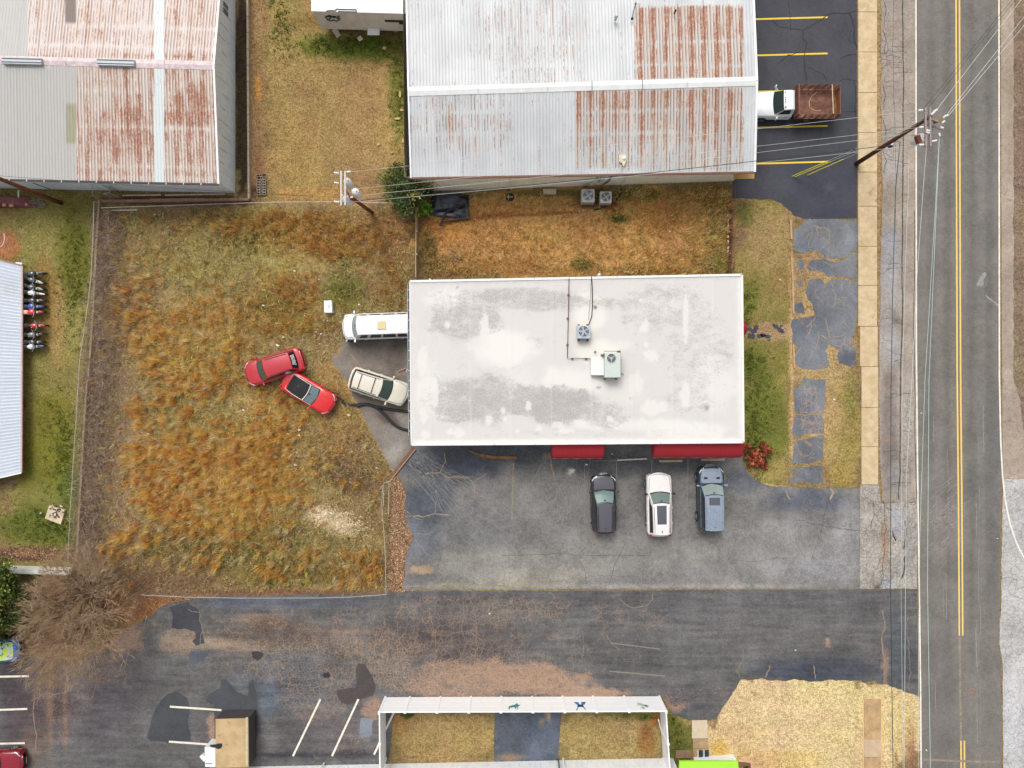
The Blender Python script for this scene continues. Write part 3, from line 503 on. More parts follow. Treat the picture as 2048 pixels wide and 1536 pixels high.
white_patch = sheet('salt_stain', [(1136, 940, .1), (1150, 938, .1), (1148, 948, .1), (1138, 949, .1)], Z_LOT + .008, (204, 200, 188), [], M_ASPH, parent=None, aux=(0, 0, 0), step=.1)
white_patch.parent = main_lot
# ------------------------------------------------------------ sidewalks (one slab each), edging, markings, cracks
M_WALK = None
def slab_mat():
    t = NT('tan_concrete_slab'); p = t.pos(); oi = t.n('ShaderNodeObjectInfo')
    n = t.noise(p, 1.6, 6, 0.7); n2 = t.noise(p, 22, 3, 0.7)
    sw = t.noise(t.vadd(t.scale(p, (1.0, 0.4, 1)), t.scale(t.noise(p, 1.2, 2, col=True), (2, 2, 2))), 2.2, 4, 0.6)
    c = t.mix(t.ramp(n, 0.35, 0.65), C(200, 176, 138), C(220, 200, 166))
    c = t.mix(t.ramp(t.math('ADD', sw, t.math('MULTIPLY', oi.outputs['Random'], 0.12)), 0.66, 0.86), c, C(172, 146, 108))
    c = t.mix(t.ramp(n2, 0.3, 0.7, 0, 0.3), c, C(160, 135, 100))
    t.bump(n2, 0.3, 0.008); return t.fin(c, 0.9, 0, 0.2)
M_WALK = slab_mat()
walk = empty('sidewalk', g(1735, 500), 'tan concrete sidewalk of single slabs beside the shoulder', kind='structure')
js = [-56, 25, 105, 186, 266, 345, 413, 493, 571, 653, 733, 815, 893, 969]
for a, b in zip(js[:-1], js[1:]):
    xa, xb = (1715.5, 1753) if b < 700 else ((1719, 1754) if b < 800 else (1722, 1755))
    q = [g(xa, b - .45), g(xb, b - .45), g(xb, a + .45), g(xa, a + .45)]
    h = .10 + random.uniform(-.006, .006)
    MB().hexa([(v.x, v.y, 0) for v in q], [(v.x, v.y, h) for v in q]).build('slab', M_WALK, walk, bevel=.008)
walk2 = empty('sidewalk', g(1744, 1460), 'short run of water stained sidewalk slabs beside the tan lawn', kind='structure')
M_WET = flat('stained_concrete', C(184, 152, 112), .85, var=.3, sc=1.2)
M_PALEC = flat('pale_concrete', C(196, 172, 142), .9, var=.12, sc=2)
for (a, b, mt) in ((1398, 1477, M_WET), (1477.6, 1513, M_PALEC), (1513.6, 1600, M_WET)):
    q = [g(1728, b), g(1761, b), g(1761, a), g(1728, a)]
    MB().hexa([(v.x, v.y, 0) for v in q], [(v.x, v.y, .07) for v in q]).build('slab', mt, walk2, bevel=.008)
    for xa, xb in ((1725.6, 1727.6), (1761.4, 1763)):
        q = [g(xa, b), g(xb, b), g(xb, a), g(xa, a)]
        MB().hexa([(v.x, v.y, 0) for v in q], [(v.x, v.y, .05) for v in q]).build('edging', flat('sand_edge', C(222, 186, 130), .9), walk2)
walk3 = empty('footpath', g(1400, 1480), 'concrete footpath leading to the two dark doors by the green canopy', kind='structure')
for (a, b, mt) in ((1440, 1476, flat('walk_light', C(206, 188, 164), .9)), (1476.5, 1496, flat('walk_brown', C(170, 144, 112), .9, var=.25, sc=2)), (1496.5, 1518, flat('walk_brown', C(170, 144, 112)))):
    dx = (a - 1440) * .06
    q = [g(1383.5 + dx, b), g(1414 + dx, b), g(1414 + dx, a), g(1383.5 + dx, a)]
    MB().hexa([(v.x, v.y, 0) for v in q], [(v.x, v.y, .06) for v in q]).build('slab', mt, walk3, bevel=.006)

ZL = .004
def paint_mat(name, c, wear=.4):
    t = NT(name); p = t.pos()
    n = t.math('ADD', t.math('MULTIPLY', t.noise(p, 2.0, 4, .7), .5), t.math('MULTIPLY', t.noise(p, 18, 3, .8), .5))
    m = t.ramp(n, .52 - wear * .25, .64 + (0.4 - wear) * .2)
    cc = t.mix(t.math('MULTIPLY', m, min(1, wear * 1.6)), c, C(128, 120, 108)); return t.fin(cc, .8, 0, .2)
M_YEL = paint_mat('fresh_yellow_paint', C(236, 200, 72), .14)
M_RYEL = paint_mat('road_yellow_paint', C(238, 200, 112), .22)
M_RWHT = paint_mat('road_white_paint', C(236, 232, 222), .3)
M_LWHT = paint_mat('lot_white_paint', C(236, 228, 212), .28)
M_FADE = paint_mat('faded_paint', C(168, 158, 138), .75)
M_FAINT = paint_mat('ghost_paint', C(146, 142, 134), .8)
def mark(name, pts, wd, z, mat, parent):
    """painted line along photo pixels"""
    P = [g(x, y) for x, y in pts]; m = MB(); L = []
    for i, p in enumerate(P):
        d = (P[min(i + 1, len(P) - 1)] - P[max(i - 1, 0)]).normalized(); nn = Vector((-d.y, d.x, 0)) * wd / 2
        L.append([(p.x + nn.x, p.y + nn.y, z), (p.x - nn.x, p.y - nn.y, z)])
    m.grid(L); o = m.build(name, mat, parent); 
    return o
def upfix(o):
    me = o.data
    if len(me.polygons) and me.polygons[0].normal.z < 0: me.flip_normals()
    return o
zr = Z_ROAD + ZL
for off in (0, 6.8):
    upfix(mark('yellow_line', [(1911.6 + off, -90), (1912.4 + off, 300), (1914 + off, 760), (1916.5 + off, 1000), (1918.3 + off, 1271)], .12, zr, M_RYEL, road))
    upfix(mark('yellow_line', [(1921.6 + off, 1481), (1922.6 + off, 1620)], .12, zr, M_RYEL, road))
upfix(mark('faded_line', [(1919, 1273), (1920, 1380), (1921.5, 1479)], .16, zr, M_FADE, road))
upfix(mark('edge_line', [(1831.4, -90), (1832, 350), (1832.4, 700), (1835, 960), (1838.2, 1180), (1841, 1400), (1842.4, 1620)], .11, zr + .004, M_RWHT, road))
upfix(mark('edge_line', [(1997.4, -90), (1998, 400), (1998.4, 760), (2001, 880), (2004.5, 950), (2010, 1000), (2019, 1045), (2032, 1085), (2050, 1120), (2090, 1170)], .12, zr + .004, M_RWHT, road))
upfix(mark('stop_line', [(1846, 1519), (1930, 1522), (1999, 1524)], .16, zr + .004, M_FADE, road))
m = MB(); m.lathe([(.30, 0), (.36, 0), (.36, .006), (.30, .006), (.30, 0)], (*g(1945, 1386)[:2], Z_ROAD), n=28, close=False)
for k in range(3):
    a = k * PI / 3; c = g(1945, 1386); m.box((c.x, c.y, Z_ROAD + .003), (.6, .03, .005), a)
m.build('manhole_ring', flat('manhole_pink', C(150, 118, 106), .8), road)
for i, (xa, ya, yb) in enumerate([(1495, 39, 34.5), (1495, 111.5, 107), (1495, 184, 180), (1495, 256, 252), (1495, 328, 323.5)]):
    upfix(mark('stall_line', [(xa, ya), (1655, yb)], .13, Z_LOT + ZL, M_YEL, top_lot))
for pts in ([(340, 1413), (443, 1420)], [(338, 1483), (432, 1489.5)], [(641, 1398), (586, 1512)], [(717, 1398), (664, 1512)], [(791, 1418), (748, 1509)], [(-40, 1354), (58, 1352)], [(-40, 1421), (55, 1417.5)], [(-40, 1488), (50, 1486)]):
    upfix(mark('stall_line', pts, .15, Z_LOT + .009, M_LWHT, driveway))
zz = Z_LOT + .004 + ZL
for pts, mt, wd in (([(1027, 925), (1024, 1040)], M_FADE, .12), ([(1024, 927), (1003, 968)], M_FAINT, .1), ([(1234, 920.5), (1294, 917.5)], M_LWHT, .09), ([(1186, 922), (1232, 921)], M_FADE, .07), ([(1233, 922), (1233, 1010)], M_FAINT, .08), ([(1376, 918), (1374, 1030)], M_FAINT, .1), ([(1448, 922), (1450, 960)], M_FADE, .09), ([(1304, 920), (1303, 955)], M_FAINT, .08), ([(1169, 925), (1170, 1090)], M_FAINT, .07), ([(1083, 930), (1042, 1003)], M_FAINT, .1), ([(800, 1174), (900, 1167), (1010, 1172)], M_FADE, .1)):
    upfix(mark('worn_line', pts, wd, zz, mt, main_lot))
for pts, mt in (([(1222, 1286), (1320, 1298)], M_FAINT), ([(1218, 1342), (1330, 1352)], M_FAINT), ):
    upfix(mark('worn_line', pts, .09, Z_LOT + ZL, mt, driveway))
# tyre scuffs fanning over the lot
def ribbon_set(name, lines, z, mat, parent, kind='stuff'):
    V = []; F = []
    for pts, wd in lines:
        P = [g(x, y) for x, y in pts]; b = len(V)
        for i, p in enumerate(P):
            d = (P[min(i + 1, len(P) - 1)] - P[max(i - 1, 0)]).normalized()
            w_ = wd * (0.25 if i in (0, len(P) - 1) else random.uniform(.6, 1.25)) / 2
            V += [(p.x - d.y * w_, p.y + d.x * w_, z), (p.x + d.y * w_, p.y - d.x * w_, z)]
        for i in range(len(P) - 1): F.append((b + 2 * i, b + 2 * i + 1, b + 2 * i + 3, b + 2 * i + 2))
    o = npmesh(name, V, F, mat, parent); o['kind'] = kind; return o
def wander(a, b, amp=3.0, step=5.0, seed=None):
    """fractal crack from a to b in photo pixels"""
    pts = [a, b]; L = math.hypot(b[0] - a[0], b[1] - a[1]); s = L * .09 if amp is None else min(amp * 2, L * .12)
    while math.hypot(pts[1][0] - pts[0][0], pts[1][1] - pts[0][1]) > step:
        o = [pts[0]]
        for p, q in zip(pts[:-1], pts[1:]):
            mx, my = (p[0] + q[0]) / 2, (p[1] + q[1]) / 2; dx, dy = q[0] - p[0], q[1] - p[1]; l = math.hypot(dx, dy) + 1e-6
            d = random.gauss(0, s * .5); o += [(mx - dy / l * d, my + dx / l * d), q]
        pts = o; s *= .55
    return pts
def chain(pts, amp=3.0): 
    out = [pts[0]]
    for a, b in zip(pts[:-1], pts[1:]): out += wander(a, b, amp)[1:]
    return out
M_CRK = flat('crack_dark', C(78, 74, 70), .95)
M_CRKT = flat('crack_with_dead_grass', C(160, 142, 116), .95, var=.3, sc=6)
M_CRKD = flat('crack_sealed', C(34, 34, 38), .6)
L = []
for c, wd in (([(1000, 1110), (1080, 1109), (1160, 1110), (1300, 1111)], .05), ([(1172, 1090), (1160, 1108), (1158, 1120), (1170, 1140), (1173, 1170)], .05), ([(1250, 1088), (1240, 1110), (1232, 1125), (1225, 1150), (1218, 1172)], .05), ([(1471, 1075), (1468, 1095), (1462, 1110)], .04), ([(1300, 1100), (1306, 1130), (1305, 1160)], .03), ([(1060, 1160), (1068, 1130), (1062, 1110)], .03),
              ([(1390, 1060), (1410, 1078), (1430, 1088), (1440, 1100)], .03), ([(1595, 1040), (1650, 1052), (1680, 1058), (1752, 1060)], .06), ([(1661, 978), (1648, 1030), (1635, 1080), (1622, 1125)], .05), ([(1590, 1050), (1592, 1085), (1600, 1100), (1615, 1125)], .03), ([(1540, 1118), (1590, 1116)], .03), ([(1700, 1000), (1700, 1040), (1702, 1090)], .03), ([(1100, 1165), (1200, 1150), (1290, 1152)], .02), ([(1460, 1120), (1560, 1116), (1620, 1130), (1720, 1128)], .03), ([(1010, 1160), (1005, 1130)], .03)):
    L.append((chain(c, 2.2), wd))
L = [(p_, w_ * .6) for p_, w_ in L]
ribbon_set('cracks', L, zz + .002, M_CRK, main_lot)
L = []
for c, wd in (([(888, 905), (885, 935), (880, 945), (850, 948)], .10), ([(880, 945), (900, 955), (935, 955), (945, 965), (950, 985)], .09), ([(945, 965), (962, 955), (975, 945)], .06), ([(808, 1035), (845, 1034), (870, 1027), (900, 1030)], .09), ([(870, 1027), (872, 1000)], .05), ([(812, 1020), (845, 1040)], .05), ([(827, 1068), (855, 1068), (868, 1065)], .05), ([(1661, 976), (1666, 985), (1660, 1000)], .22), ([(1571, 978), (1582, 1000)], .1), ([(830, 1080), (845, 1095), (860, 1112)], .05), ([(1097, 905), (1102, 930), (1108, 958)], .12)):
    L.append((chain(c, 3), wd))
L = [(p_, w_ * .75) for p_, w_ in L]
ribbon_set('grassy_cracks', L, zz + .003, M_CRKT, main_lot)
L = []
for k in range(70):
    t = random.random(); x0, y0 = random.gauss(830, 16), random.gauss(915, 10)
    x1, y1 = 880 + t * 120 + random.gauss(0, 12), 1045 + random.gauss(0, 22) - t * 40; e = random.uniform(.4, 1.15)
    mx, my = (x0 + x1) / 2 + random.gauss(0, 5), (y0 + y1) / 2 - random.uniform(0, 12)
    P = []
    for i in range(9):
        u = i / 8 * e; P.append(((1 - u) ** 2 * x0 + 2 * u * (1 - u) * mx + u * u * x1, (1 - u) ** 2 * y0 + 2 * u * (1 - u) * my + u * u * y1))
    L.append((P, random.uniform(.012, .032)))
for k in range(60):
    x0, y0 = random.gauss(1150, 26), random.gauss(960, 30); a = random.gauss(PI / 2, .5); l = random.uniform(15, 80)
    L.append((wander((x0, y0), (x0 + math.cos(a) * l, y0 + math.sin(a) * l), 1.0), random.uniform(.012, .035)))
for k in range(50):
    x0, y0 = random.uniform(900, 1480), random.uniform(920, 1150); a = random.choice([0, PI / 2, .6]) + random.gauss(0, .1); l = random.uniform(20, 120)
    L.append((wander((x0, y0), (x0 + math.cos(a) * l, y0 + math.sin(a) * l), 1.5), random.uniform(.01, .025)))
ribbon_set('tyre_scuffs', L, zz + .001, flat('scuff', C(138, 137, 136), .9, var=.2), main_lot)
L = []
for c, wd in (([(1543, 40), (1560, 54), (1580, 58), (1606, 61), (1625, 50), (1634, 44), (1655, 30), (1667, 26), (1714, 22)], .08), ([(1606, 61), (1605, 75), (1613, 90), (1608, 120), (1612, 150), (1613, 164)], .08), ([(1613, 134), (1630, 142), (1645, 148), (1655, 163)], .07), ([(1577, 0), (1580, 30), (1582, 60)], .05), ([(1696, 25), (1706, 48), (1708, 75), (1714, 100)], .12), ([(1680, 117), (1700, 110), (1714, 108)], .1), ([(1554, 130), (1566, 120), (1576, 110), (1600, 105)], .06), ([(1678, 162), (1695, 158), (1714, 163)], .07), ([(1706, 163), (1712, 200), (1710, 225), (1714, 236)], .1), ([(1686, 222), (1714, 224)], .05), ([(1640, 255), (1638, 280), (1630, 300)], .03), ([(1702, 60), (1697, 80), (1712, 90)], .05), ([(1555, 40), (1545, 50)], .06)):
    L.append((chain(c, 3), wd))
ribbon_set('sealed_cracks', L, Z_LOT + .006, M_CRKD, top_lot)
L = []
for k in range(34):
    y = random.uniform(-60, 990); x0 = 1764 + random.uniform(0, 20); x1 = x0 + random.uniform(15, 48)
    L.append((wander((x0, y), (min(x1, 1832), y + random.gauss(0, 5)), 2), random.uniform(.02, .04)))
L.append((chain([(1806, -80), (1806, 300), (1805, 480), (1805, 620), (1800, 900), (1797, 1000)], 1.5), .09))
L.append((chain([(1787, -80), (1790, 280), (1792, 470)], 2), .03)); L.append((chain([(1829, 420), (1828, 700), (1833, 1000)], 1.5), .05))
for y in (0, 60, 170, 240, 300): L.append((chain([(1766, y), (1772, y + 20), (1768, y + 50)], 3), .05))
ribbon_set('cracks', L, Z_LOT + .005, M_CRK, shoulder)
L = []
for c, wd in (([(1765, 1000), (1768, 1040), (1770, 1080), (1765, 1130), (1763, 1170)], .05), ([(1810, 1040), (1812, 1070), (1806, 1100)], .09), ([(1786, 1070), (1792, 1082), (1784, 1060)], .08), ([(1746, 1000), (1748, 1030), (1742, 1060)], .05), ([(1810, 1110), (1807, 1145), (1800, 1160)], .12)):
    L.append((chain(c, 3), wd))
ribbon_set('cracks', L, Z_LOT + .012, M_CRK, apron)
L = []
for c, wd in (([(925, 1188), (926, 1220), (925, 1262), (930, 1278)], .05), ([(925, 1262), (900, 1268), (890, 1272)], .05), ([(925, 1262), (945, 1266), (965, 1280)], .06), ([(860, 1215), (864, 1245), (870, 1275), (872, 1310), (868, 1330)], .06), ([(870, 1305), (820, 1312), (780, 1316)], .04), ([(950, 1270), (955, 1300), (950, 1310), (935, 1330)], .05), ([(960, 1250), (980, 1240), (985, 1220), (1000, 1210)], .04), ([(1110, 1270), (1150, 1275), (1165, 1270)], .05), ([(1165, 1260), (1168, 1290), (1163, 1320)], .04),
              ([(1213, 1268), (1220, 1280), (1226, 1290), (1240, 1300)], .08), ([(1488, 1296), (1485, 1320), (1472, 1342), (1480, 1355)], .06), ([(1237, 1196), (1250, 1208), (1270, 1216), (1290, 1212), (1306, 1198), (1305, 1186)], .10), ([(1096, 1183), (1108, 1190), (1108, 1200)], .08), ([(1540, 1225), (1560, 1245), (1575, 1265), (1596, 1290)], .03), ([(1540, 1330), (1534, 1345), (1530, 1356)], .14), ([(1627, 1330), (1628, 1345), (1631, 1358)], .12),
              ([(1764, 1220), (1765, 1290), (1770, 1320), (1768, 1366)], .16), ([(1817, 1230), (1818, 1290), (1820, 1350), (1818, 1384)], .06), ([(250, 1260), (253, 1320), (251, 1370)], .08), ([(375, 1218), (400, 1225), (403, 1290), (398, 1300)], .06), ([(190, 1335), (192, 1370), (180, 1400)], .08), ([(137, 1330), (136, 1380)], .1), ([(136, 1378), (90, 1388), (60, 1402)], .07), ([(70, 1390), (72, 1500)], .1), ([(400, 1298), (440, 1296), (520, 1302), (560, 1305)], .09), ([(980, 1200), (1010, 1230)], .03)):
    L.append((chain(c, 4), wd))
L = [(p_, w_ * .7) for p_, w_ in L]
ribbon_set('clay_filled_cracks', L, Z_LOT + .005, flat('clay_crack', C(140, 122, 106), .95, var=.35, sc=5), driveway)
L = []
for k in range(46):
    x0, y0 = random.uniform(1595, 1705), random.uniform(450, 730); a = random.uniform(0, PI); l = random.uniform(12, 40)
    L.append((wander((x0, y0), (x0 + math.cos(a) * l, y0 + math.sin(a) * l), 2.5), random.uniform(.02, .07)))
for k in range(26):
    x0, y0 = random.uniform(1600, 1640), random.uniform(740, 950); a = random.uniform(0, PI); l = random.uniform(8, 26)
    L.append((wander((x0, y0), (x0 + math.cos(a) * l, y0 + math.sin(a) * l), 2.5), random.uniform(.02, .05)))
ribbon_set('grassy_cracks', L, Z_LOT + .006, M_CRKT, old_drive)
L = [(chain([(1970, 545), (1955, 572)], 1), .3), (chain([(1960, 566), (1966, 569)], 1), .5), (chain([(1970, 590), (1985, 602), (1998, 612)], 1), .14)]
for k in range(70):
    x0, y0 = random.gauss(1875, 16), random.gauss(1050, 40); a = -.7 + random.gauss(0, .12); l = random.uniform(8, 40)
    L.append((wander((x0, y0), (x0 + math.cos(a) * l, y0 + math.sin(a) * l), 1), random.uniform(.015, .04)))
for k in range(26):
    x0 = random.choice([1868, 1893, 1952, 1962]) + random.gauss(0, 4); y0 = random.uniform(760, 1536)
    L.append((wander((x0, y0), (x0 + 1, y0 + random.uniform(20, 110)), 1), random.uniform(.02, .04)))
ribbon_set('scuff_marks', L, Z_ROAD + .006, flat('road_scuff', C(150, 146, 142), .9, var=.2), road)
# black crumbs of asphalt on the entry walk
for i, (x, y, rx, ry) in enumerate([(1507, 662, 7, 5), (1512, 655, 5, 5), (1503, 672, 9, 6), (1520, 672, 8, 4), (1526, 670, 6, 4), (1535, 673, 7, 4), (1552, 653, 5, 5), (1560, 660, 7, 5), (1547, 650, 3, 3), (1562, 652, 3, 3), (1498, 658, 5, 4), (1565, 664, 4, 3)]):
    P = []
    for k in range(14):
        a = 2 * PI * k / 14; r = random.uniform(.75, 1.15); v = g(x + rx * r * math.cos(a), y + ry * r * math.sin(a)); P.append((v.x, v.y))
    o = MB().prism(P, 0.0, .025).build('asphalt_crust', flat('crust', C(72, 72, 80), .9), ground)
# timbers edging the lawn
TI = flat('weathered_timber', C(184, 156, 116), .85, var=.2, sc=3)
for i, (x0, y0, x1, y1, lb) in enumerate([(1580.5, 440, 1582, 479, 'weathered landscape timber at the top corner of the broken drive'), (1582, 512, 1584.5, 560, 'long landscape timber beside the upper lawn'), (1584.5, 561, 1586, 628, 'landscape timber ending just above the entry path'), (1586, 688, 1588, 736, 'landscape timber just below the entry path')]):
    a, b = g(x0, y0), g(x1, y1); mm = MB(); mm.bar(a + Vector((0, 0, .06)), b + Vector((0, 0, .06)), .13, .12)
    tag(mm.build('landscape_timber', TI, None, bevel=.01), lb, 'timber', 'timbers edging the lawn')
for i, (x0, y0, x1, y1, lb) in enumerate([(1318, 922, 1365, 921, 'tan concrete wheel stop in front of the white car'), (1402, 919.5, 1449, 919, 'tan concrete wheel stop in front of the grey-blue wagon')]):
    a, b = g(x0, y0), g(x1, y1); mm = MB(); u = (b - a).normalized(); vv = Vector((-u.y, u.x, 0))
    mm.hexa([a - vv * .11, b - vv * .11, b + vv * .11, a + vv * .11], [p + Vector((0, 0, .13)) for p in (a - vv * .07 + u * .04, b - vv * .07 - u * .04, b + vv * .07 - u * .04, a + vv * .07 + u * .04)])
    for v in range(len(mm.v)): mm.v[v] = (mm.v[v][0], mm.v[v][1], mm.v[v][2] + Z_LOT + .004)
    tag(mm.build('wheel_stop', flat('stop_concrete', C(206, 190, 156), .9, var=.15), None, bevel=.01), lb, 'wheel stop', 'concrete wheel stops')
mm = MB(); pts = [(936, 900), (960, 910), (985, 914), (1010, 915), (1033, 915.5)]
for a, b in zip(pts[:-1], pts[1:]): mm.bar(g(*a) + Vector((0, 0, .06)), g(*b) + Vector((0, 0, .06)), .2 if a[0] > 950 else .1, .1)
tag(mm.build('rotten_timber_kerb', flat('orange_mulch', C(156, 112, 72), .95, var=.35, sc=5), None), 'crumbling orange-brown timber strip lying on the lot below the roof edge', 'timber')
# ------------------------------------------------------------ buildings
def roof_metal(name):
    """corrugated sheet: paint from Col, rust amount in Aux.r, grime in Aux.g, rib profile in Aux.b; streaks run down the slope"""
    t = NT(name); p = t.pos(); col = t.attr('Col'); ax = t.sep(t.attr('Aux'))
    cn = t.noise(t.scale(p, (3.6, .22, 1)), 1.0, 3, .6); cn2 = t.noise(t.scale(p, (3.4, .34, 1)), 1.0, 3, .6); bk = t.noise(t.scale(p, (8.0, 2.6, 1)), 1.0, 5, .75); fi = t.noise(p, 13, 3, .75); st = t.noise(t.scale(p, (22.0, 1.2, 1)), 1.0, 3, .7)
    lm = t.math('MULTIPLY', t.ramp(ax[2], .04, .3), t.ramp(ax[2], 1.0, .8))
    v1 = t.math('ADD', t.math('ADD', t.math('MULTIPLY', cn, .5), t.math('MULTIPLY', bk, .5)), ax[0])
    line = t.math('MULTIPLY', lm, t.ramp(v1, .575, .66))
    v2 = t.math('ADD', t.math('ADD', t.math('MULTIPLY', cn2, .4), t.math('MULTIPLY', bk, .35)), t.math('ADD', t.math('MULTIPLY', fi, .25), ax[0]))
    patch = t.math('MULTIPLY', t.ramp(v2, .71, .79), t.ramp(t.noise(t.scale(p, (10.0, 5.0, 1)), 1.0, 3, .8), .36, .52, .35, 1.0)); wash = t.ramp(v2, .58, .74)
    f = t.ramp(t.math('ADD', t.math('MULTIPLY', st, .6), t.math('MULTIPLY', fi, .4)), .36, .64, .93, 1.04)
    sc = t.n('ShaderNodeVectorMath', operation='SCALE'); t.set(sc.inputs[0], col); t.set(sc.inputs[3], f)
    c = t.mix(t.math('MULTIPLY', t.ramp(t.math('ADD', st, ax[1]), .66, .86), .4), sc.outputs[0], C(168, 164, 160))
    c = t.mix(t.math('MULTIPLY', wash, .5), c, C(214, 188, 164))
    c = t.mix(t.math('MULTIPLY', patch, .85), c, t.mix(t.ramp(fi, .42, .58), C(134, 70, 50), C(184, 122, 88)))
    c = t.mix(t.math('MULTIPLY', line, .9), c, t.mix(t.ramp(bk, .4, .6), C(72, 58, 58), C(128, 72, 54)))
    t.bump(fi, .12, .006)
    return t.fin(c, t.ramp(patch, 0, 1, .45, .85), .0, .3)
M_ROOF = roof_metal('corrugated_painted_roof')

def roof_slope(parent, A, B, Cc, D, npan, ribs, colfn, wave=.015, ny=26, name='roof_panel', mat=None):
    """A,B eave left/right; Cc,D ridge left/right. one object per panel"""
    A, B, Cc, D = map(Vector, (A, B, Cc, D))
    nrm = (B - A).cross(Cc - A).normalized()
    if nrm.z < 0: nrm = -nrm
    prof = [(0, 0), (.20, 0), (.50, 1), (.62, 1), (.68, 0)]
    outs = []
    for i in range(npan):
        us = []
        for r in range(ribs):
            for q, h in prof: us.append(((i + (r + q) / ribs) / npan, h))
        us.append(((i + 1) / npan - .00004, 0))
        lift = .004 * (i % 2)
        V = []; gv = []
        for j in range(ny + 1):
            t = j / ny
            for u, h in us:
                a = A.lerp(B, u); b = Cc.lerp(D, u); p = a.lerp(b, t) + nrm * (h * wave + lift)
                V.append(p); gv.append(h)
        V = np.array([tuple(v) for v in V]); m = len(us)
        ii = (np.arange(ny)[:, None] * m + np.arange(m - 1)[None, :]).ravel()
        F = np.stack([ii, ii + 1, ii + m + 1, ii + m], 1)
        k = H / (H - V[:, 2]); px = CX + V[:, 0] * S * k; py = CY - V[:, 1] * S * k
        col, rust, grime = colfn(px, py, i)
        gr = grime
        a, b, c = V[F[0, 0]], V[F[0, 1]], V[F[0, 2]]
        if np.cross(b - a, c - b)[2] < 0: F = F[:, ::-1]
        outs.append(npmesh(name, V, F, mat or M_ROOF, parent, s2l(np.clip(col, 0, 255)) / ALB, np.stack([rust, gr, np.tile(np.array([h for u, h in us]), ny + 1)], 1)))
    return outs

def blobf(px, py, bl, base=0.0, ns=22.0):
    c = blobs(px, py, (base, 0, 0), [(b[0], b[1], b[2], b[3], b[4], (b[5], 0, 0), b[6] if len(b) > 6 else 1, .35) for b in bl], .25, ns)
    return c[:, 0]

def rectf(px, py, x0, x1, y0, y1, s=1.5):
    return sstep(x0 - s, x0 + s, px) * (1 - sstep(x1 - s, x1 + s, px)) * sstep(y0 - s, y0 + s, py) * (1 - sstep(y1 - s, y1 + s, py))

M_TRIMW = flat('white_trim', C(236, 238, 240), .5, var=.05)
M_TRIMR = flat('rusty_gutter', C(120, 84, 70), .8, var=.4, sc=6)
M_GUTD = flat('dark_gutter', C(64, 56, 62), .6, var=.2)

def siding_mat(name, c, c2, sp=.3, grime=(120, 140, 160), gs=.3, vertical=True):
    t = NT(name); p = t.pos()
    n = t.noise(t.scale(p, (1, 1, .4)), 2.2, 5, .7); n2 = t.noise(p, 14, 3, .7)
    cc = t.mix(t.ramp(n, .35, .65), c, c2); cc = t.mix(t.math('MULTIPLY', t.ramp(t.noise(t.scale(p, (3, 3, .6)), 1.2, 5, .75), .56, .72), gs), cc, C(*grime))
    t.bump(n2, .1, .01); return t.fin(cc, .6, 0, .3)
M_WBLUE = siding_mat('white_blue_siding', C(228, 238, 246), C(242, 248, 252), gs=.3)
M_WCREAM = siding_mat('cream_siding', C(240, 238, 222), C(248, 246, 234), grime=(190, 176, 150), gs=.3)
M_WHITEW = siding_mat('white_siding', C(226, 230, 234), C(240, 242, 244), gs=.1)
M_BEIGE = siding_mat('beige_lap_siding', C(214, 206, 194), C(226, 220, 210), grime=(160, 150, 136), gs=.2)

def ribbed_wall(parent, a, b, z1a, z1b, mat, rib=.3, name='wall_panel', per=3.0, z0=0.0, depth=.02, outward=None):
    """vertical ribbed cladding from a to b (world xy), one object per ~per metres"""
    a = Vector((a[0], a[1], 0)); b = Vector((b[0], b[1], 0)); L = (b - a).length; u = (b - a) / L; nn = Vector((u.y, -u.x, 0)) if outward is None else Vector(outward)
    n = max(1, round(L / per))
    for i in range(n):
        m = MB(); s0, s1 = L * i / n, L * (i + 1) / n; k = max(2, int((s1 - s0) / rib)); pts = []
        for r in range(k):
            for q, h in ((0, 0), (.78, 0), (.84, 1), (.94, 1)): pts.append((s0 + (s1 - s0) * (r + q) / k, h))
        pts.append((s1 - .002, 0))
        rows = [[], []]
        for s_, h in pts:
            p = a + u * s_ + nn * (h * depth); zt = z1a + (z1b - z1a) * s_ / L
            rows[0].append((p.x, p.y, z0)); rows[1].append((p.x, p.y, zt))
        m.grid(rows); m.build(name, mat, parent)

def vband(parent, name, pts_px, z, wd, hg, mat, up=Vector((0, 0, 1))):
    P = [g(x, y, zz) for (x, y), zz in zip(pts_px, z if isinstance(z, (list, tuple)) else [z] * len(pts_px))]
    m = MB()
    for a, b in zip(P[:-1], P[1:]): m.bar(a, b, wd, hg)
    return m.build(name, mat, parent)

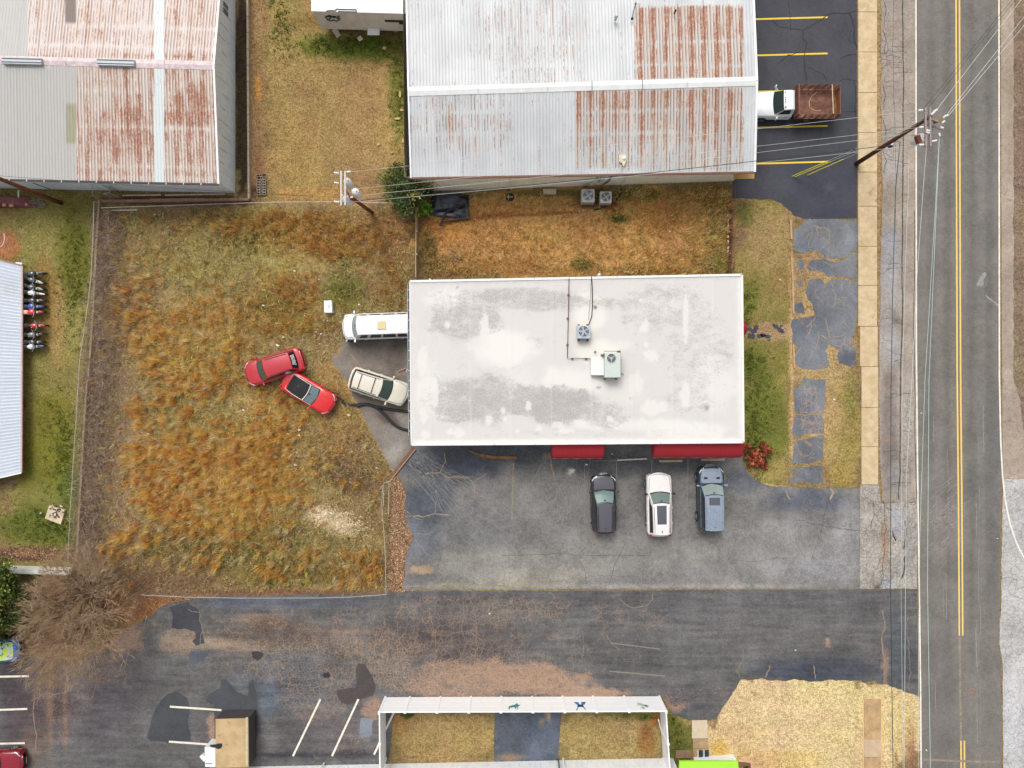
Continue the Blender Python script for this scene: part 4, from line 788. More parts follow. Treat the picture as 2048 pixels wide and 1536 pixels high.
# ---- long corrugated warehouse (top middle)
WM = empty('long_warehouse', g(1160, 250), 'long warehouse with rust streaked white corrugated roof and cream siding', 'warehouse')
E0, E1 = g(822, 355, 4.0), g(1508, 343, 4.0); R0, R1 = g(817, 183, 5.1), g(1513, 162, 5.1)
N0, N1 = Vector((R0.x - .25, R0.y + 7.0, 4.3)), Vector((R1.x - .0, R1.y + 7.0, 4.3))
Q0, Q1 = Vector((N0.x - .2, 40.0, 4.2)), Vector((N1.x + .2, 40.5, 4.2))
def wm_col(px, py, i):
    n = len(px); tone = 199 + 3 * math.sin(i * 2.3); col = np.zeros((n, 3)); col[:] = (tone, tone + 2, tone + 4)
    col += ((fbm(px / 50, py / 50, 3) - .5) * 24)[:, None]
    h1, h2 = rectf(px, py, 1268, 1486, 12, 158, 2), rectf(px, py, 1150, 1486, 178, 340, 2)
    col -= (h1 * .8 + h2 * .7)[:, None] * np.array([10, 10, 13])
    rust = .02 + .20 * h1 + h2 * np.interp(py, [180, 270, 300], [.21, .16, .10]) + blobf(px, py, [(1070, 85, 130, 90, 0, .07), (930, 250, 110, 70, 0, .08), (900, 240, 9, 40, 0, .16), (1010, 240, 20, 50, 0, .06), (975, 230, 12, 60, 0, .08)])
    band = np.clip(.5 + .5 * np.cos((px - 1282) / 25.3 * 2 * PI), 0, 1) ** 3; rust += (h1 + h2 * .8) * (band * .16 - .03) + (px < 1150) * band * .03
    for yy in (83, 130, 222, 267): rust -= .10 * np.exp(-((py - yy) / 3) ** 2)
    return col, rust, .04 + .05 * (h1 + h2)
roof_slope(WM, E0, E1, R0, R1, 27, 4, wm_col, ny=24)
roof_slope(WM, N0, N1, R0, R1, 27, 4, wm_col, ny=30)
roof_slope(WM, Q0, Q1, N0 + Vector((0, 0, .05)), N1 + Vector((0, 0, .05)), 27, 4, wm_col, ny=8)
# ridge cap, jointed
fr = [0, .20, .40, .527, .672, .80, 1.0]
for a, b in zip(fr[:-1], fr[1:]):
    p, q = R0.lerp(R1, a + .001), R0.lerp(R1, b - .001); u = (q - p).normalized(); v = Vector((-u.y, u.x, 0))
    m = MB(); hw = .32
    m.add([p - v * hw + Vector((0, 0, -.02)), q - v * hw + Vector((0, 0, -.02)), q + Vector((0, 0, .08)), p + Vector((0, 0, .08)), q + v * hw + Vector((0, 0, -.02)), p + v * hw + Vector((0, 0, -.02))], [(0, 1, 2, 3), (3, 2, 4, 5)])
    m.build('ridge_cap', flat('ridge_white', C(228, 230, 228), .6, var=.08, sc=2), WM)
for f in (.527, .672):
    p = R0.lerp(R1, f); m = MB(); m.box((p.x, p.y, p.z + .085), (.05, .66, .02), 0); m.build('joint_strap', flat('strap_grey', C(130, 128, 126), .7), WM)
vband(WM, 'gutter', [(822, 357), (1508, 345)], 3.96, .14, .12, M_TRIMR)
vband(WM, 'rake_trim', [(822, 356), (817, 183)], [4.02, 5.12], .12, .14, M_TRIMW)
vband(WM, 'rake_trim', [(1509, 344), (1513.5, 162)], [4.02, 5.12], .16, .14, M_TRIMW)
m = MB(); m.bar(R0 + Vector((0, 0, .03)), N0 + Vector((0, 0, .03)), .12, .14); m.build('rake_trim', M_TRIMW, WM)
m = MB(); m.bar(R1 + Vector((0, 0, .03)), N1 + Vector((0, 0, .03)), .16, .14); m.build('rake_trim', M_TRIMW, WM)
wa, wb_ = g(848, 384), g(1466, 362)
ribbed_wall(WM, (wa.x - .9, wa.y + .03), (wb_.x, wb_.y), 3.95, 3.95, M_WCREAM, .3)
wl = Vector((wa.x - .9, wa.y + .03, 0))
ribbed_wall(WM, (wl.x - .2, 40), (wl.x, wl.y), 4.0, 4.0, M_WCREAM, .3, per=8, outward=(-1, 0, 0))
wr = Vector((wb_.x, wb_.y, 0))
ribbed_wall(WM, (wr.x, wr.y), (wr.x, 40), 4.0, 4.0, M_WCREAM, .3, per=8, outward=(1, 0, 0))
# yellow soffit board at the canopy corner
q = [g(1467, 358, 2.6), g(1508, 357.5, 2.6), g(1508, 345, 2.6), g(1467, 346, 2.6)]
MB().hexa(q, [v + Vector((0, 0, .08)) for v in q]).build('soffit_board', flat('ply_yellow', C(212, 168, 98), .8, var=.15), WM)
# flues
def pipe_with_cap(name, px, py, z0, hgt, r, mat, label, capr=None, lean=(0, 0)):
    b = g(px, py, z0); m = MB(); m.tube([b - Vector((0, 0, .1)), b + Vector((lean[0], lean[1], hgt))], r, 10)
    e = empty(name, b, label, 'vent pipe'); m.build('pipe', mat, e, smooth=True)
    m = MB(); t = b + Vector((lean[0], lean[1], hgt)); m.lathe([(capr or r * 1.5, 0), (capr or r * 1.5, .05), (r * .5, .14)], t, n=12); m.build('cap', mat, e); return e
MG = flat('galvanised', C(196, 200, 200), .4, .3, var=.15); MDK = flat('dark_rubber', C(38, 38, 42), .6)
pipe_with_cap('roof_vent', 1231, 38, 4.9, .35, .10, MG, 'short silver vent pipe on the corrugated roof left of the black flue', .12)
pipe_with_cap('roof_vent', 1349, 26, 4.8, .3, .06, MDK, 'small dark vent stub on the most rusted roof area', .07)
e = empty('leaning_flue', g(1264, 38, 4.8), 'thin black flue lying across the white corrugated roof', 'flue')
MB().tube([g(1264, 38, 4.85), g(1267, 22, 5.0), g(1271, 10, 5.1)], .03, 6).build('pipe', MDK, e); MB().lathe([(.09, 0), (.09, .1), (.04, .16)], g(1264, 38, 4.85), n=10).build('base', MDK, e); MB().lathe([(.06, 0), (.06, .14)], g(1271, 9, 5.05), n=8).build('cap', MDK, e)
e = empty('roof_vent', g(1246, 318, 4.25), 'white dome vent in a smear of yellowed sealant near the warehouse eave', 'vent pipe')
m = MB(); m.lathe([(.16, 0), (.14, .1), (.06, .18), (.0, .19)], g(1248, 317, 4.28), n=14, close=False); m.build('dome', M_TRIMW, e, smooth=True)
P = [g(x, y, 4.31) for x, y in ((1238, 312), (1243, 308), (1252, 310), (1254, 318), (1250, 328), (1247, 333), (1244, 326), (1238, 323))]
m = MB(); m.prism([(p.x, p.y) for p in P], 4.22, 4.315); o = m.build('sealant', flat('old_sealant', C(214, 202, 170), .8, var=.2), e); 
# wall services: downpipes, meters, conduits
def wpt(px, z):   # point on the south wall of the long warehouse at photo column (ground) and height
    f = (g(px, 0).x - wa.x) / (wb_.x - wa.x); return Vector((wa.x + (wb_.x - wa.x) * f, wa.y + (wb_.y - wa.y) * f - .06, z))
for px, mt, r, lb in ((1022, M_TRIMW, .045, 0), (1244, M_TRIMW, .06, 0)): MB().tube([wpt(px, 3.9), wpt(px, .2)], r, 8).build('downpipe', mt, WM)
MB().tube([wpt(1214, 3.9), wpt(1213, 1.5), wpt(1206, .6), wpt(1202, .2)], .045, 8).build('conduit', MDK, WM)
for px, z in ((1187, 3.2), (1194, 2.9)): MB().tube([wpt(px, 3.8), wpt(px, 1.8)], .02, 6).build('conduit', MDK, WM)
for px, z, sx, sz in ((1186, 1.6, .3, .4), (1192, 1.2, .25, .5), (1198, 1.5, .3, .35), (1180, .9, .2, .3)):
    c = wpt(px, z); MB().box((c.x, c.y - .06, z), (sx, .14, sz)).build('meter_box', flat('meter_cream', C(204, 204, 190), .6), WM)
MB().box((wpt(1099, 0).x, wpt(1099, 0).y - .3, .12), (1.0, .4, .24)).build('concrete_step', flat('step_c', C(200, 184, 160), .9), WM)

# ---- left warehouse
WL = empty('rusted_warehouse', g(220, 200), 'big warehouse with pink and brown rusted roof and blue-white side walls', 'warehouse')
E0, E1 = g(-260, 352, 3.7), g(437, 367, 3.7); R0, R1 = g(-260, 112, 4.85), g(427.5, 131, 4.85)
N0, N1 = Vector((R0.x, R0.y + 9.0, 3.7)), Vector((R1.x + .22, R1.y + 9.0, 3.7))
def wl_col(px, py, i):
    n = len(px); col = np.zeros((n, 3)); low = py > 130; cl = (1 - sstep(0, 1, np.where(low, (px - 152) / 2, (px - 54) / 2)))
    col[:] = np.where(low[:, None], (216, 210, 206), (214, 203, 200)); grime = np.full(n, .05)
    strip = rectf(px, py, 308, 328, -60, 420, .6); off = (1 - cl) * (1 - strip)
    col = col * (1 - strip[:, None]) + np.array([214, 222, 222]) * strip[:, None]; col = col * (1 - cl[:, None]) + np.array([186, 184, 181]) * cl[:, None]
    rust = off * (np.where(low, .225, .155) + blobf(px, py, [(250, 260, 60, 60, 0, .05), (385, 210, 40, 60, 0, .07), (380, 60, 50, 80, 0, .03), (180, 60, 50, 50, 0, .03), (200, 180, 40, 40, 0, -.03), (280, 160, 20, 30, 0, -.04)]))
    band = np.clip(.5 + .5 * np.cos(px / 25.3 * 2 * PI), 0, 1) ** 2; rust += off * (band * .05 - .02)
    g1 = rectf(px, py, 132, 152, 208, 284, 1)[:, None]; col = col * (1 - g1) + np.array([160, 158, 126]) * g1; grime += g1[:, 0] * .25
    g2 = rectf(px, py, 130, 152, -50, 48, 1)[:, None]; col = col * (1 - g2) + np.array([126, 112, 104]) * g2; rust *= (1 - g2[:, 0])
    for yy in (50, 88, 175, 212, 250, 285, 325, 352): rust -= .09 * np.exp(-((py - yy - px * .02) / 2.2) ** 2) * (rust > .05)
    rust -= .1 * cl; rust += .08 * np.exp(-((py - 112) / 5) ** 2) * off
    return col, rust, grime
roof_slope(WL, E0, E1, R0, R1, 28, 4, wl_col, ny=30)
roof_slope(WL, N0, N1, R0, R1, 28, 4, wl_col, ny=30)
m = MB(); u = (R1 - R0).normalized(); v = Vector((-u.y, u.x, 0))
for i in range(7):
    p, q = R0.lerp(R1, i / 7 + .0008), R0.lerp(R1, (i + 1) / 7 - .0008); m = MB()
    m.add([p - v * .3 + Vector((0, 0, -.02)), q - v * .3 + Vector((0, 0, -.02)), q + Vector((0, 0, .06)), p + Vector((0, 0, .06)), q + v * .3 + Vector((0, 0, -.02)), p + v * .3 + Vector((0, 0, -.02))], [(0, 1, 2, 3), (3, 2, 4, 5)])
    t = None; m.build('ridge_cap', flat('ridge_pink', C(214, 196, 198), .7, var=.25, sc=2.5), WL)
for xa, xb, y0, lb in ((6, 85, 122, 1), (196, 270, 125, 2)):
    a, b = g(xa, y0, 4.95), g(xb, y0 + 2, 4.95); vt = empty('ridge_vent', (a + b) / 2)
    vt.parent = None; m = MB(); m.bar(a, b, .46, .22); o = m.build('ridge_vent', flat('vent_steel', C(178, 184, 188), .45, .2), WL, bevel=.03)
    m = MB(); m.bar(a + Vector((0, .14, .13)), b + Vector((0, .14, .13)), .05, .03); m.bar(a + Vector((0, -.1, .13)), b + Vector((0, -.1, .13)), .05, .03); m.build('louvre', flat('louvre_grey', C(96, 100, 106), .6), o)
    bpy.data.objects.remove(vt)
vband(WL, 'gutter', [(-260, 354), (437, 369)], 3.66, .12, .12, M_GUTD)
for i in range(14):
    f = i / 14; p = E0.lerp(E1, .3 + f * .7); m = MB(); m.box((p.x, p.y - .09, p.z + .02), (.05, .14, .03)); m.build('gutter_strap', M_TRIMW, WL)
vband(WL, 'rake_trim', [(437.5, 368), (428, 131)], [3.72, 4.88], .14, .16, M_TRIMW)
m = MB(); m.bar(R1 + Vector((.03, 0, .03)), N1 + Vector((.03, 0, .03)), .14, .16); m.build('rake_trim', M_TRIMW, WL)
c0, c1, c2 = g(-260, 371), g(470, 386), g(471.5, -80)
ribbed_wall(WL, (c0.x, c0.y), (c1.x, c1.y), 3.62, 3.62, M_WBLUE, .25)
# east gable wall, tops follow the roof slope
yr = R1.y
ribbed_wall(WL, (c1.x, c1.y), (c1.x + .02, yr), 3.6, 4.75, M_WBLUE, .25, outward=(1, 0, 0)); ribbed_wall(WL, (c1.x + .02, yr), (c1.x + .03, N1.y - .3), 4.75, 3.6, M_WBLUE, .25, outward=(1, 0, 0))
for y in (12, 24):
    c = g(464, y, 1.9); m = MB(); m.box((c1.x + .05, c.y, 1.9), (.05, .30, .8)); m.build('window', flat('dirty_pane', C(112, 122, 128), .25), WL)
for i in range(12):
    y = c1.y + 1.5 + i * 1.02; zt = 3.2 - (i % 3) * .3; m = MB(); m.bar((c1.x + .03, y, zt), (c1.x + .03, y + .04, zt - 1.0 - (i % 4) * .25), .02, .02); m.build('seam', flat('seam_dark', C(112, 124, 140), .8), WL)
MB().bar(g(205, 370, 3.5), g(232, 383, .1), .06, .06).build('downpipe', flat('dp_blue', C(120, 140, 150), .5), WL)
MB().bar(g(66, 366, 3.5), g(110, 382, .1), .05, .05).build('downpipe', flat('dp_dark', C(70, 84, 92), .5), WL)

# ---- low building at the left edge
WB = empty('low_metal_building', g(20, 740), 'low building with a blue-white ribbed metal roof beside the row of motorcycles', 'building')
zL = 0.95
E0, E1, E2, E3 = g(42, 945, zL), g(43.5, 532, zL), g(-320, 440, 2.7), g(-330, 1030, 2.7)
def wb_col(px, py, i):
    n = len(px); col = np.zeros((n, 3)); col[:] = (190, 198, 210); col += (np.sin(i * 1.7) * 2)
    grime = .12 + .3 * rectf(px, py, 30, 50, 500, 960, 4) * vnoise(px / 4, py / 12) + blobf(px, py, [(20, 575, 12, 24, 0, .3)])
    return col, np.full(n, -.1), grime * .6
roof_slope(WB, E0, E1, E3, E2, 16, 4, wb_col, ny=24)
vband(WB, 'eave_trim', [(43.5, 945), (45, 531)], zL - .02, .10, .10, flat('pink_trim', C(198, 164, 156), .7, var=.2))
vband(WB, 'rake_trim', [(44, 531), (-300, 444)], [zL, 2.65], .1, .12, flat('red_trim', C(176, 130, 122), .7, var=.2)); vband(WB, 'rake_trim', [(43, 945.5), (-300, 1024)], [zL, 2.65], .1, .12, M_TRIMW)
x0 = g(40, 700).x
ribbed_wall(WB, (x0, g(0, 938).y), (x0, g(0, 545).y), zL, zL, M_WBLUE, .3, per=5, outward=(1, 0, 0)); ribbed_wall(WB, (x0, g(0, 545).y), (x0 - 12, g(0, 545).y), zL, 2.4, M_WBLUE, .3, per=5); ribbed_wall(WB, (x0 - 12, g(0, 938).y), (x0, g(0, 938).y), 2.4, zL, M_WBLUE, .3, per=5)

# ---- the shop: flat white roof
SH = empty('flat_roofed_shop', g(1152, 720), 'single storey shop with a stained white flat roof and red awnings', 'shop')
ZR = 4.0
rc = [g(820, 563, ZR), g(1483, 550, ZR), g(1486, 884, ZR), g(823, 889, ZR)]      # NW, NE, SE, SW
def shop_roof():
    t = NT('white_roof_coating'); p = t.pos(); col = t.attr('Col')
    wv = t.vadd(p, t.scale(t.noise(p, .8, 4, .7, col=True), (1.4, 1.4, 1)))
    n = t.noise(wv, .9, 7, .78); n1 = t.noise(t.scale(wv, (.6, 1.7, 1)), 1.6, 7, .74); n2 = t.noise(p, 9, 4, .75); n3 = t.noise(p, 30, 2, .6)
    a = t.sep(t.attr('Aux'))
    dirt = t.ramp(t.math('ADD', t.math('ADD', t.math('MULTIPLY', n, .36), t.math('MULTIPLY', n1, .40)), t.math('ADD', t.math('MULTIPLY', n2, .24), a[0])), .56, .74)
    spk = t.ramp(t.math('ADD', n2, t.math('MULTIPLY', a[0], .6)), .56, .72)
    ed = t.vor(wv, 1.1, 'DISTANCE_TO_EDGE'); ring = t.math('MULTIPLY', t.ramp(ed, .0, .05, 1, 0), t.ramp(t.math('ADD', t.noise(p, .7, 3), a[0]), .7, .95))
    c = t.mix(t.math('MULTIPLY', dirt, .75), col, C(172, 167, 166))
    c = t.mix(t.math('MULTIPLY', spk, t.math('MULTIPLY', dirt, .5)), c, C(150, 145, 142))
    c = t.mix(t.math('MULTIPLY', ring, .35), c, C(226, 222, 218))
    c = t.mix(t.math('MULTIPLY', t.ramp(n3, .55, .8), .15), c, C(170, 162, 158))
    cf = t.math('ABSOLUTE', t.math('SUBTRACT', t.math('FRACT', t.math('MULTIPLY', t.math('ADD', n, t.math('MULTIPLY', n1, .35)), 9.0)), 0.5))
    c = t.mix(t.math('MULTIPLY', t.ramp(cf, 0.0, 0.10, 1, 0), t.math('MULTIPLY', t.ramp(t.math('ADD', n2, a[0]), .5, .75), .30)), c, C(140, 134, 132))
    c = t.mix(a[1], c, C(220, 217, 212)); c = t.mix(t.math('MULTIPLY', a[2], .6), c, C(120, 98, 86))
    # faint lap seams every 3.1 m
    t.bump(t.math('ADD', n2, t.math('MULTIPLY', n1, 2)), .25, .01)
    return t.fin(c, .55, 0, .3)
M_SROOF = shop_roof()
nx, nyy = 190, 96
U, Vv = np.meshgrid(np.linspace(0, 1, nx), np.linspace(0, 1, nyy)); U = U.ravel(); Vv = Vv.ravel()
rcn = np.array([tuple(v) for v in rc])
P = ((1 - U) * (1 - Vv))[:, None] * rcn[3] + (U * (1 - Vv))[:, None] * rcn[2] + (U * Vv)[:, None] * rcn[1] + ((1 - U) * Vv)[:, None] * rcn[0]
k = H / (H - ZR); px = CX + P[:, 0] * S * k; py = CY - P[:, 1] * S * k
hgt = .02 * (fbm(px / 40, py / 40) - .5); seam = np.zeros(len(px))
for sx in range(860, 1480, 81): seam = np.maximum(seam, np.exp(-((px - sx - 6 * (fbm(py / 60 + sx, px * 0) - .5)) / 1.6) ** 2))
edge = np.minimum.reduce([U * 640, (1 - U) * 640, Vv * 330, (1 - Vv) * 330])
P[:, 2] += hgt + .03 * seam + .06 * (1 - sstep(0, 9, edge))
RB = [(930, 640, 70, 50, 0, (216, 212, 208), .8), (1080, 600, 120, 24, 5, (214, 212, 206), .8), (1010, 690, 70, 40, 0, (240, 237, 231), .9), (900, 600, 50, 24, 0, (240, 237, 232), .8), (1180, 640, 40, 60, 0, (240, 236, 228), .9), (1200, 700, 60, 30, 0, (242, 238, 230), .9), (1150, 760, 120, 30, 0, (240, 236, 230), .8), (1250, 790, 50, 30, 0, (234, 230, 224), .7), (1400, 700, 60, 120, 0, (226, 222, 220), .7), (1330, 600, 60, 40, 0, (228, 224, 222), .7), (950, 800, 70, 50, 0, (212, 208, 205), .8), (1120, 815, 80, 40, 0, (210, 206, 203), .85), (1250, 850, 160, 12, 0, (238, 235, 230), .7), (1380, 860, 90, 20, 0, (240, 237, 232), .8), (860, 780, 30, 60, 0, (238, 234, 228), .8), (880, 860, 60, 12, 0, (220, 216, 210), .5), (1430, 760, 50, 60, 0, (236, 233, 230), .7)]
RB = [b[:5] + (tuple(v * .935 for v in b[5]),) + b[6:] for b in RB]
col = blobs(px, py, (208, 205, 202), RB, .5, 30)
aux = np.zeros((len(px), 3))
aux[:, 0] = .045 + .85 * blobf(px, py, [(1060, 600, 200, 26, 3, .14), (930, 640, 80, 50, 0, .14), (960, 800, 110, 56, 0, .17), (1110, 810, 90, 46, 0, .20), (1330, 620, 100, 60, 0, .10), (1400, 700, 80, 80, 0, .08), (1240, 870, 200, 12, 0, .04), (1060, 690, 30, 18, 0, .16), (1210, 830, 60, 30, 0, .12), (1380, 800, 60, 30, 0, .08)]) - blobf(px, py, [(1180, 680, 60, 70, 0, .22), (1010, 700, 80, 34, 0, .16), (1180, 745, 120, 30, 0, .16)])
WP = [(1289, 655, 10, 12), (1303, 712, 16, 14), (1275, 765, 12, 22), (1292, 652, 7, 14), (1293, 690, 5, 7), (1282, 600, 5, 4), (1300, 815, 20, 16), (1320, 815, 20, 12), (1287, 847, 11, 11), (1220, 838, 8, 7), (1118, 850, 15, 9), (1079, 857, 7, 5), (1010, 838, 5, 6), (1035, 862, 4, 5), (978, 838, 7, 12), (1006, 822, 5, 8), (918, 865, 12, 10), (900, 862, 10, 6), (847, 830, 8, 16), (850, 870, 10, 10), (1265, 768, 10, 22), (1057, 812, 7, 10), (1213, 710, 16, 7), (970, 660, 10, 40), (895, 650, 6, 6), (1370, 790, 10, 30), (1010, 730, 20, 6), (870, 790, 8, 30), (845, 720, 10, 30), (1130, 862, 20, 5), (1160, 845, 16, 5), (1372, 640, 6, 50)]
wob = fbm(px / 7, py / 7, 3) - .5
for (cx, cy, rx, ry) in WP:
    d = np.sqrt(((px - cx) / rx) ** 2 + ((py - cy) / ry) ** 2) + wob * .9; aux[:, 1] = np.maximum(aux[:, 1], .85 * (1 - sstep(.8, 1.05, d)))
aux[:, 1] = np.maximum(aux[:, 1], .9 * (1 - sstep(2, 12, edge + wob * 10))); aux[:, 1] = np.maximum(aux[:, 1], .22 * seam)
for (cx, cy, rx, ry) in [(1414, 815, 7, 8), (915, 574, 3, 3), (865, 577, 1.6, 1.6), (1453, 869, 1.8, 1.8), (1197, 775, 6, 4), (1126, 771, 3, 3)]:
    d = np.sqrt(((px - cx) / rx) ** 2 + ((py - cy) / ry) ** 2) + wob * .6; aux[:, 2] = np.maximum(aux[:, 2], 1 - sstep(.3, 1.1, d))
for (cx, cy, rx, ry, dk) in [(1166, 666, 30, 28, .16), (1222, 735, 34, 36, .14)]:
    d = np.sqrt(((px - cx) / rx) ** 2 + ((py - cy) / ry) ** 2) + wob; w_ = (dk * 2.2 * (1 - sstep(.5, 1.1, d)))[:, None]; col = col * (1 - w_) + np.array([226, 212, 184]) * w_
aux[:, 0] -= .3 * (1 - sstep(2, 16, edge))
ii = (np.arange(nyy - 1)[:, None] * nx + np.arange(nx - 1)[None, :]).ravel()
npmesh('roof', P, np.stack([ii, ii + 1, ii + nx + 1, ii + nx], 1), M_SROOF, SH, s2l(np.clip(col, 0, 255)) / ALB, aux, smooth=True)
M_EDGE = flat('roof_edge_white', C(232, 231, 229), .4, var=.03)
pr = [Vector(v) for v in rc]
for i, nm in ((0, 'roof_edge'), (1, 'roof_edge'), (2, 'roof_edge')):
    a, b = pr[i], pr[(i + 1) % 4]; n = 8 if i != 1 else 4
    for s_ in range(n):
        p, q = a.lerp(b, s_ / n + .0006), a.lerp(b, (s_ + 1) / n - .0006); MB().bar(p + Vector((0, 0, .0)), q, .16, .22).build(nm, M_EDGE, SH)
a, b = pr[3], pr[0]
MB().bar(a, b, .08, .22).build('roof_edge', M_EDGE, SH)
# gutter on the west edge, with hangers
ga, gb = g(819.2, 872, 3.9), g(817, 570, 3.9)
gt = MB(); gt.bar(ga + Vector((0, 0, -.06)), gb + Vector((0, 0, -.06)), .13, .02); gt.bar(ga + Vector((-.07, 0, 0)), gb + Vector((-.07, 0, 0)), .02, .12); gt.bar(ga + Vector((.07, 0, 0)), gb + Vector((.07, 0, 0)), .02, .12)
gto = gt.build('gutter', flat('gutter_grey', C(206, 210, 214), .5), SH)
MB().bar(ga + Vector((0, 0, -.045)), gb + Vector((0, 0, -.045)), .10, .01).build('gutter_bed', flat('gutter_in', C(96, 98, 104), .9), gto)  # darker strip along the gutter floor
for i in range(15):
    p = ga.lerp(gb, (i + .5) / 15); MB().box((p.x, p.y, p.z + .05), (.16, .035, .02)).build('hanger', M_TRIMW, gto)
# walls
ins = .35; wc = [Vector((rc[0].x + .25, rc[0].y - ins, 0)), Vector((rc[1].x - .15, rc[1].y - ins, 0)), Vector((rc[2].x - .15, rc[2].y + .3, 0)), Vector((rc[3].x + .25, rc[3].y + .3, 0))]
M_BRK = flat('painted_block', C(196, 190, 180), .85, var=.15, sc=2)
for i in range(4):
    a, b = wc[i], wc[(i + 1) % 4]; u = (b - a).normalized(); v = Vector((u.y, -u.x, 0))
    m = MB(); m.hexa([a, b, b + v * .2, a + v * .2], [p + Vector((0, 0, ZR - .12)) for p in (a, b, b + v * .2, a + v * .2)]); m.build('wall', M_BRK, SH)
MB().hexa([wc[3] + Vector((.3, .3, .1)), wc[2] + Vector((-.3, .3, .1)), wc[1] + Vector((-.3, -.3, .1)), wc[0] + Vector((.3, -.3, .1))], [p + Vector((0, 0, ZR - .14)) for p in (wc[3] + Vector((.3, .3, 0)), wc[2] + Vector((-.3, .3, 0)), wc[1] + Vector((-.3, -.3, 0)), wc[0] + Vector((.3, -.3, 0)))]).build('core', M_BRK, SH)
MGL = flat('shop_glass', C(60, 74, 80), .1, 0, .6)
ys = wc[2].y
for xx in (1120, 1150, 1180, 1330, 1370, 1410, 1450):
    c = g(xx, 0); MB().box((c.x, ys - .03, 1.4), (1.1, .06, 1.9)).build('window', MGL, SH)
# barrel awnings: fabric drops in a curve, closed ends
M_AWN = flat('red_awning_fabric', C(174, 42, 52), .75, var=.05, sc=1.5)
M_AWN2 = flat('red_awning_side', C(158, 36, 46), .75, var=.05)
def barrel(x0, x1, yo, lbl):
    zt, zb = 3.55, 2.35; yw = ys - .05; xa, xb = g(x0, 0, 3).x, g(x1, 0, 3).x; yout = g(0, yo, zb).y; D = yw - yout
    e = empty('barrel_awning', ((xa + xb) / 2, yw, zb), lbl, 'awning', 'red barrel awnings over the shop windows'); N = 10; prof = []
    for i in range(N + 1):
        a = PI / 2 * i / N; prof.append((yw - D * math.sin(a), zb + (zt - zb) * math.cos(a)))
    rows = [[(x, y, z) for x in np.linspace(xa + .12, xb - .12, 7)] for y, z in prof]
    npn = max(2, round((xb - xa) / 1.05))
    for q in range(npn):
        X0, X1 = xa + .12 + (xb - xa - .24) * (q + .004) / npn, xa + .12 + (xb - xa - .24) * (q + .996) / npn
        MB().grid([[(x, y - .02 * math.sin(PI * s_ / 4) * (i_ / N), z) for s_, x in enumerate(np.linspace(X0, X1, 5))] for i_, (y, z) in enumerate(prof)]).build('fabric_panel', M_AWN, e, smooth=True)
    for x, sgn in ((xa, 1), (xb, -1)):
        m = MB(); pts = [(x + sgn * .12, y, z) for y, z in prof] + [(x, yw - .02, zb - .02)]
        m.add([(x + sgn * .12, y, z) for y, z in prof] + [(x, y + .02, z - .06) for y, z in prof], [(i, i + 1, N + 2 + i, N + 1 + i) for i in range(N)])
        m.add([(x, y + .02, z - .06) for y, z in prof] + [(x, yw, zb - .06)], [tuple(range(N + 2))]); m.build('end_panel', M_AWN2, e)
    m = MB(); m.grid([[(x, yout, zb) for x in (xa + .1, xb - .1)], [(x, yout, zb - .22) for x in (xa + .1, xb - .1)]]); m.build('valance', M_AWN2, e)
    m = MB(); m.tube([(xa + .12, yout, zb), (xb - .12, yout, zb)], .02, 6); m.build('frame', M_TRIMW, e)
barrel(1103, 1208.5, 917, 'shorter red barrel awning above the black car')
barrel(1306.5, 1485.5, 915.5, 'long red barrel awning above the white car and grey wagon')
# domed entry awning on the east side
cy_, r_ = g(0, 657, 2.6).y, 0.85; xw = wc[1].x + .02
e = empty('dome_awning', (xw, cy_, 2.5), 'small red domed awning over the side entrance at the end of the path', 'awning')
rows = []
for i in range(7):
    ph = PI / 2 * i / 6; row = []
    for j in range(13):
        th = -PI / 2 + PI * j / 12; row.append((xw + 1.02 * math.cos(th) * math.cos(ph), cy_ + r_ * math.sin(th) * math.cos(ph), 2.5 + .8 * math.sin(ph)))
    rows.append(row)
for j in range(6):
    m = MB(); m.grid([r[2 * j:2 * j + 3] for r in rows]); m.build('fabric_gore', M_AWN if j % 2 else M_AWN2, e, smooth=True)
MB().box((xw - .04, cy_, 1.05), (.08, 1.0, 2.1)).build('door', MGL, SH)
# ---- mobile home (top)
TR = empty('mobile_home', g(720, 20), 'beige mobile home on piers with a white roof and graffiti-like dark scrawls', 'mobile home')
zt, zb = 3.3, .75
a, b = g(623, 23, zt), g(880, 30, zt); a0, b0 = Vector((a.x, a.y, 0)), Vector((b.x, b.y, 0))
for i in range(4):   # roof sheets
    p, q = a.lerp(b, i / 4 + .0006), a.lerp(b, (i + 1) / 4 - .0006)
    MB().hexa([p, q, q + Vector((0, 4.2, .25)), p + Vector((0, 4.2, .25))], [v + Vector((0, 0, .06)) for v in (p, q, q + Vector((0, 4.2, .25)), p + Vector((0, 4.2, .25)))]).build('roof_sheet', flat('mh_roof', C(240, 240, 240), .5, var=.06, sc=1), TR)
u = (b0 - a0).normalized(); v = Vector((-u.y, u.x, 0)); L = (b0 - a0).length; ins = .06
for i in range(11):   # lap siding boards, each tipped out at its foot
    z0 = zb + (zt - zb) * i / 11; z1 = zb + (zt - zb) * (i + 1) / 11 - .01
    p, q = a0 + u * ins + v * ins, b0 + v * ins
    MB().hexa([p - v * .03 + Vector((0, 0, z0)), q - v * .03 + Vector((0, 0, z0)), q + v * .02 + Vector((0, 0, z0)), p + v * .02 + Vector((0, 0, z0))], [p + Vector((0, 0, z1)), q + Vector((0, 0, z1)), q + v * .02 + Vector((0, 0, z1)), p + v * .02 + Vector((0, 0, z1))]).build('siding_board', M_BEIGE, TR)
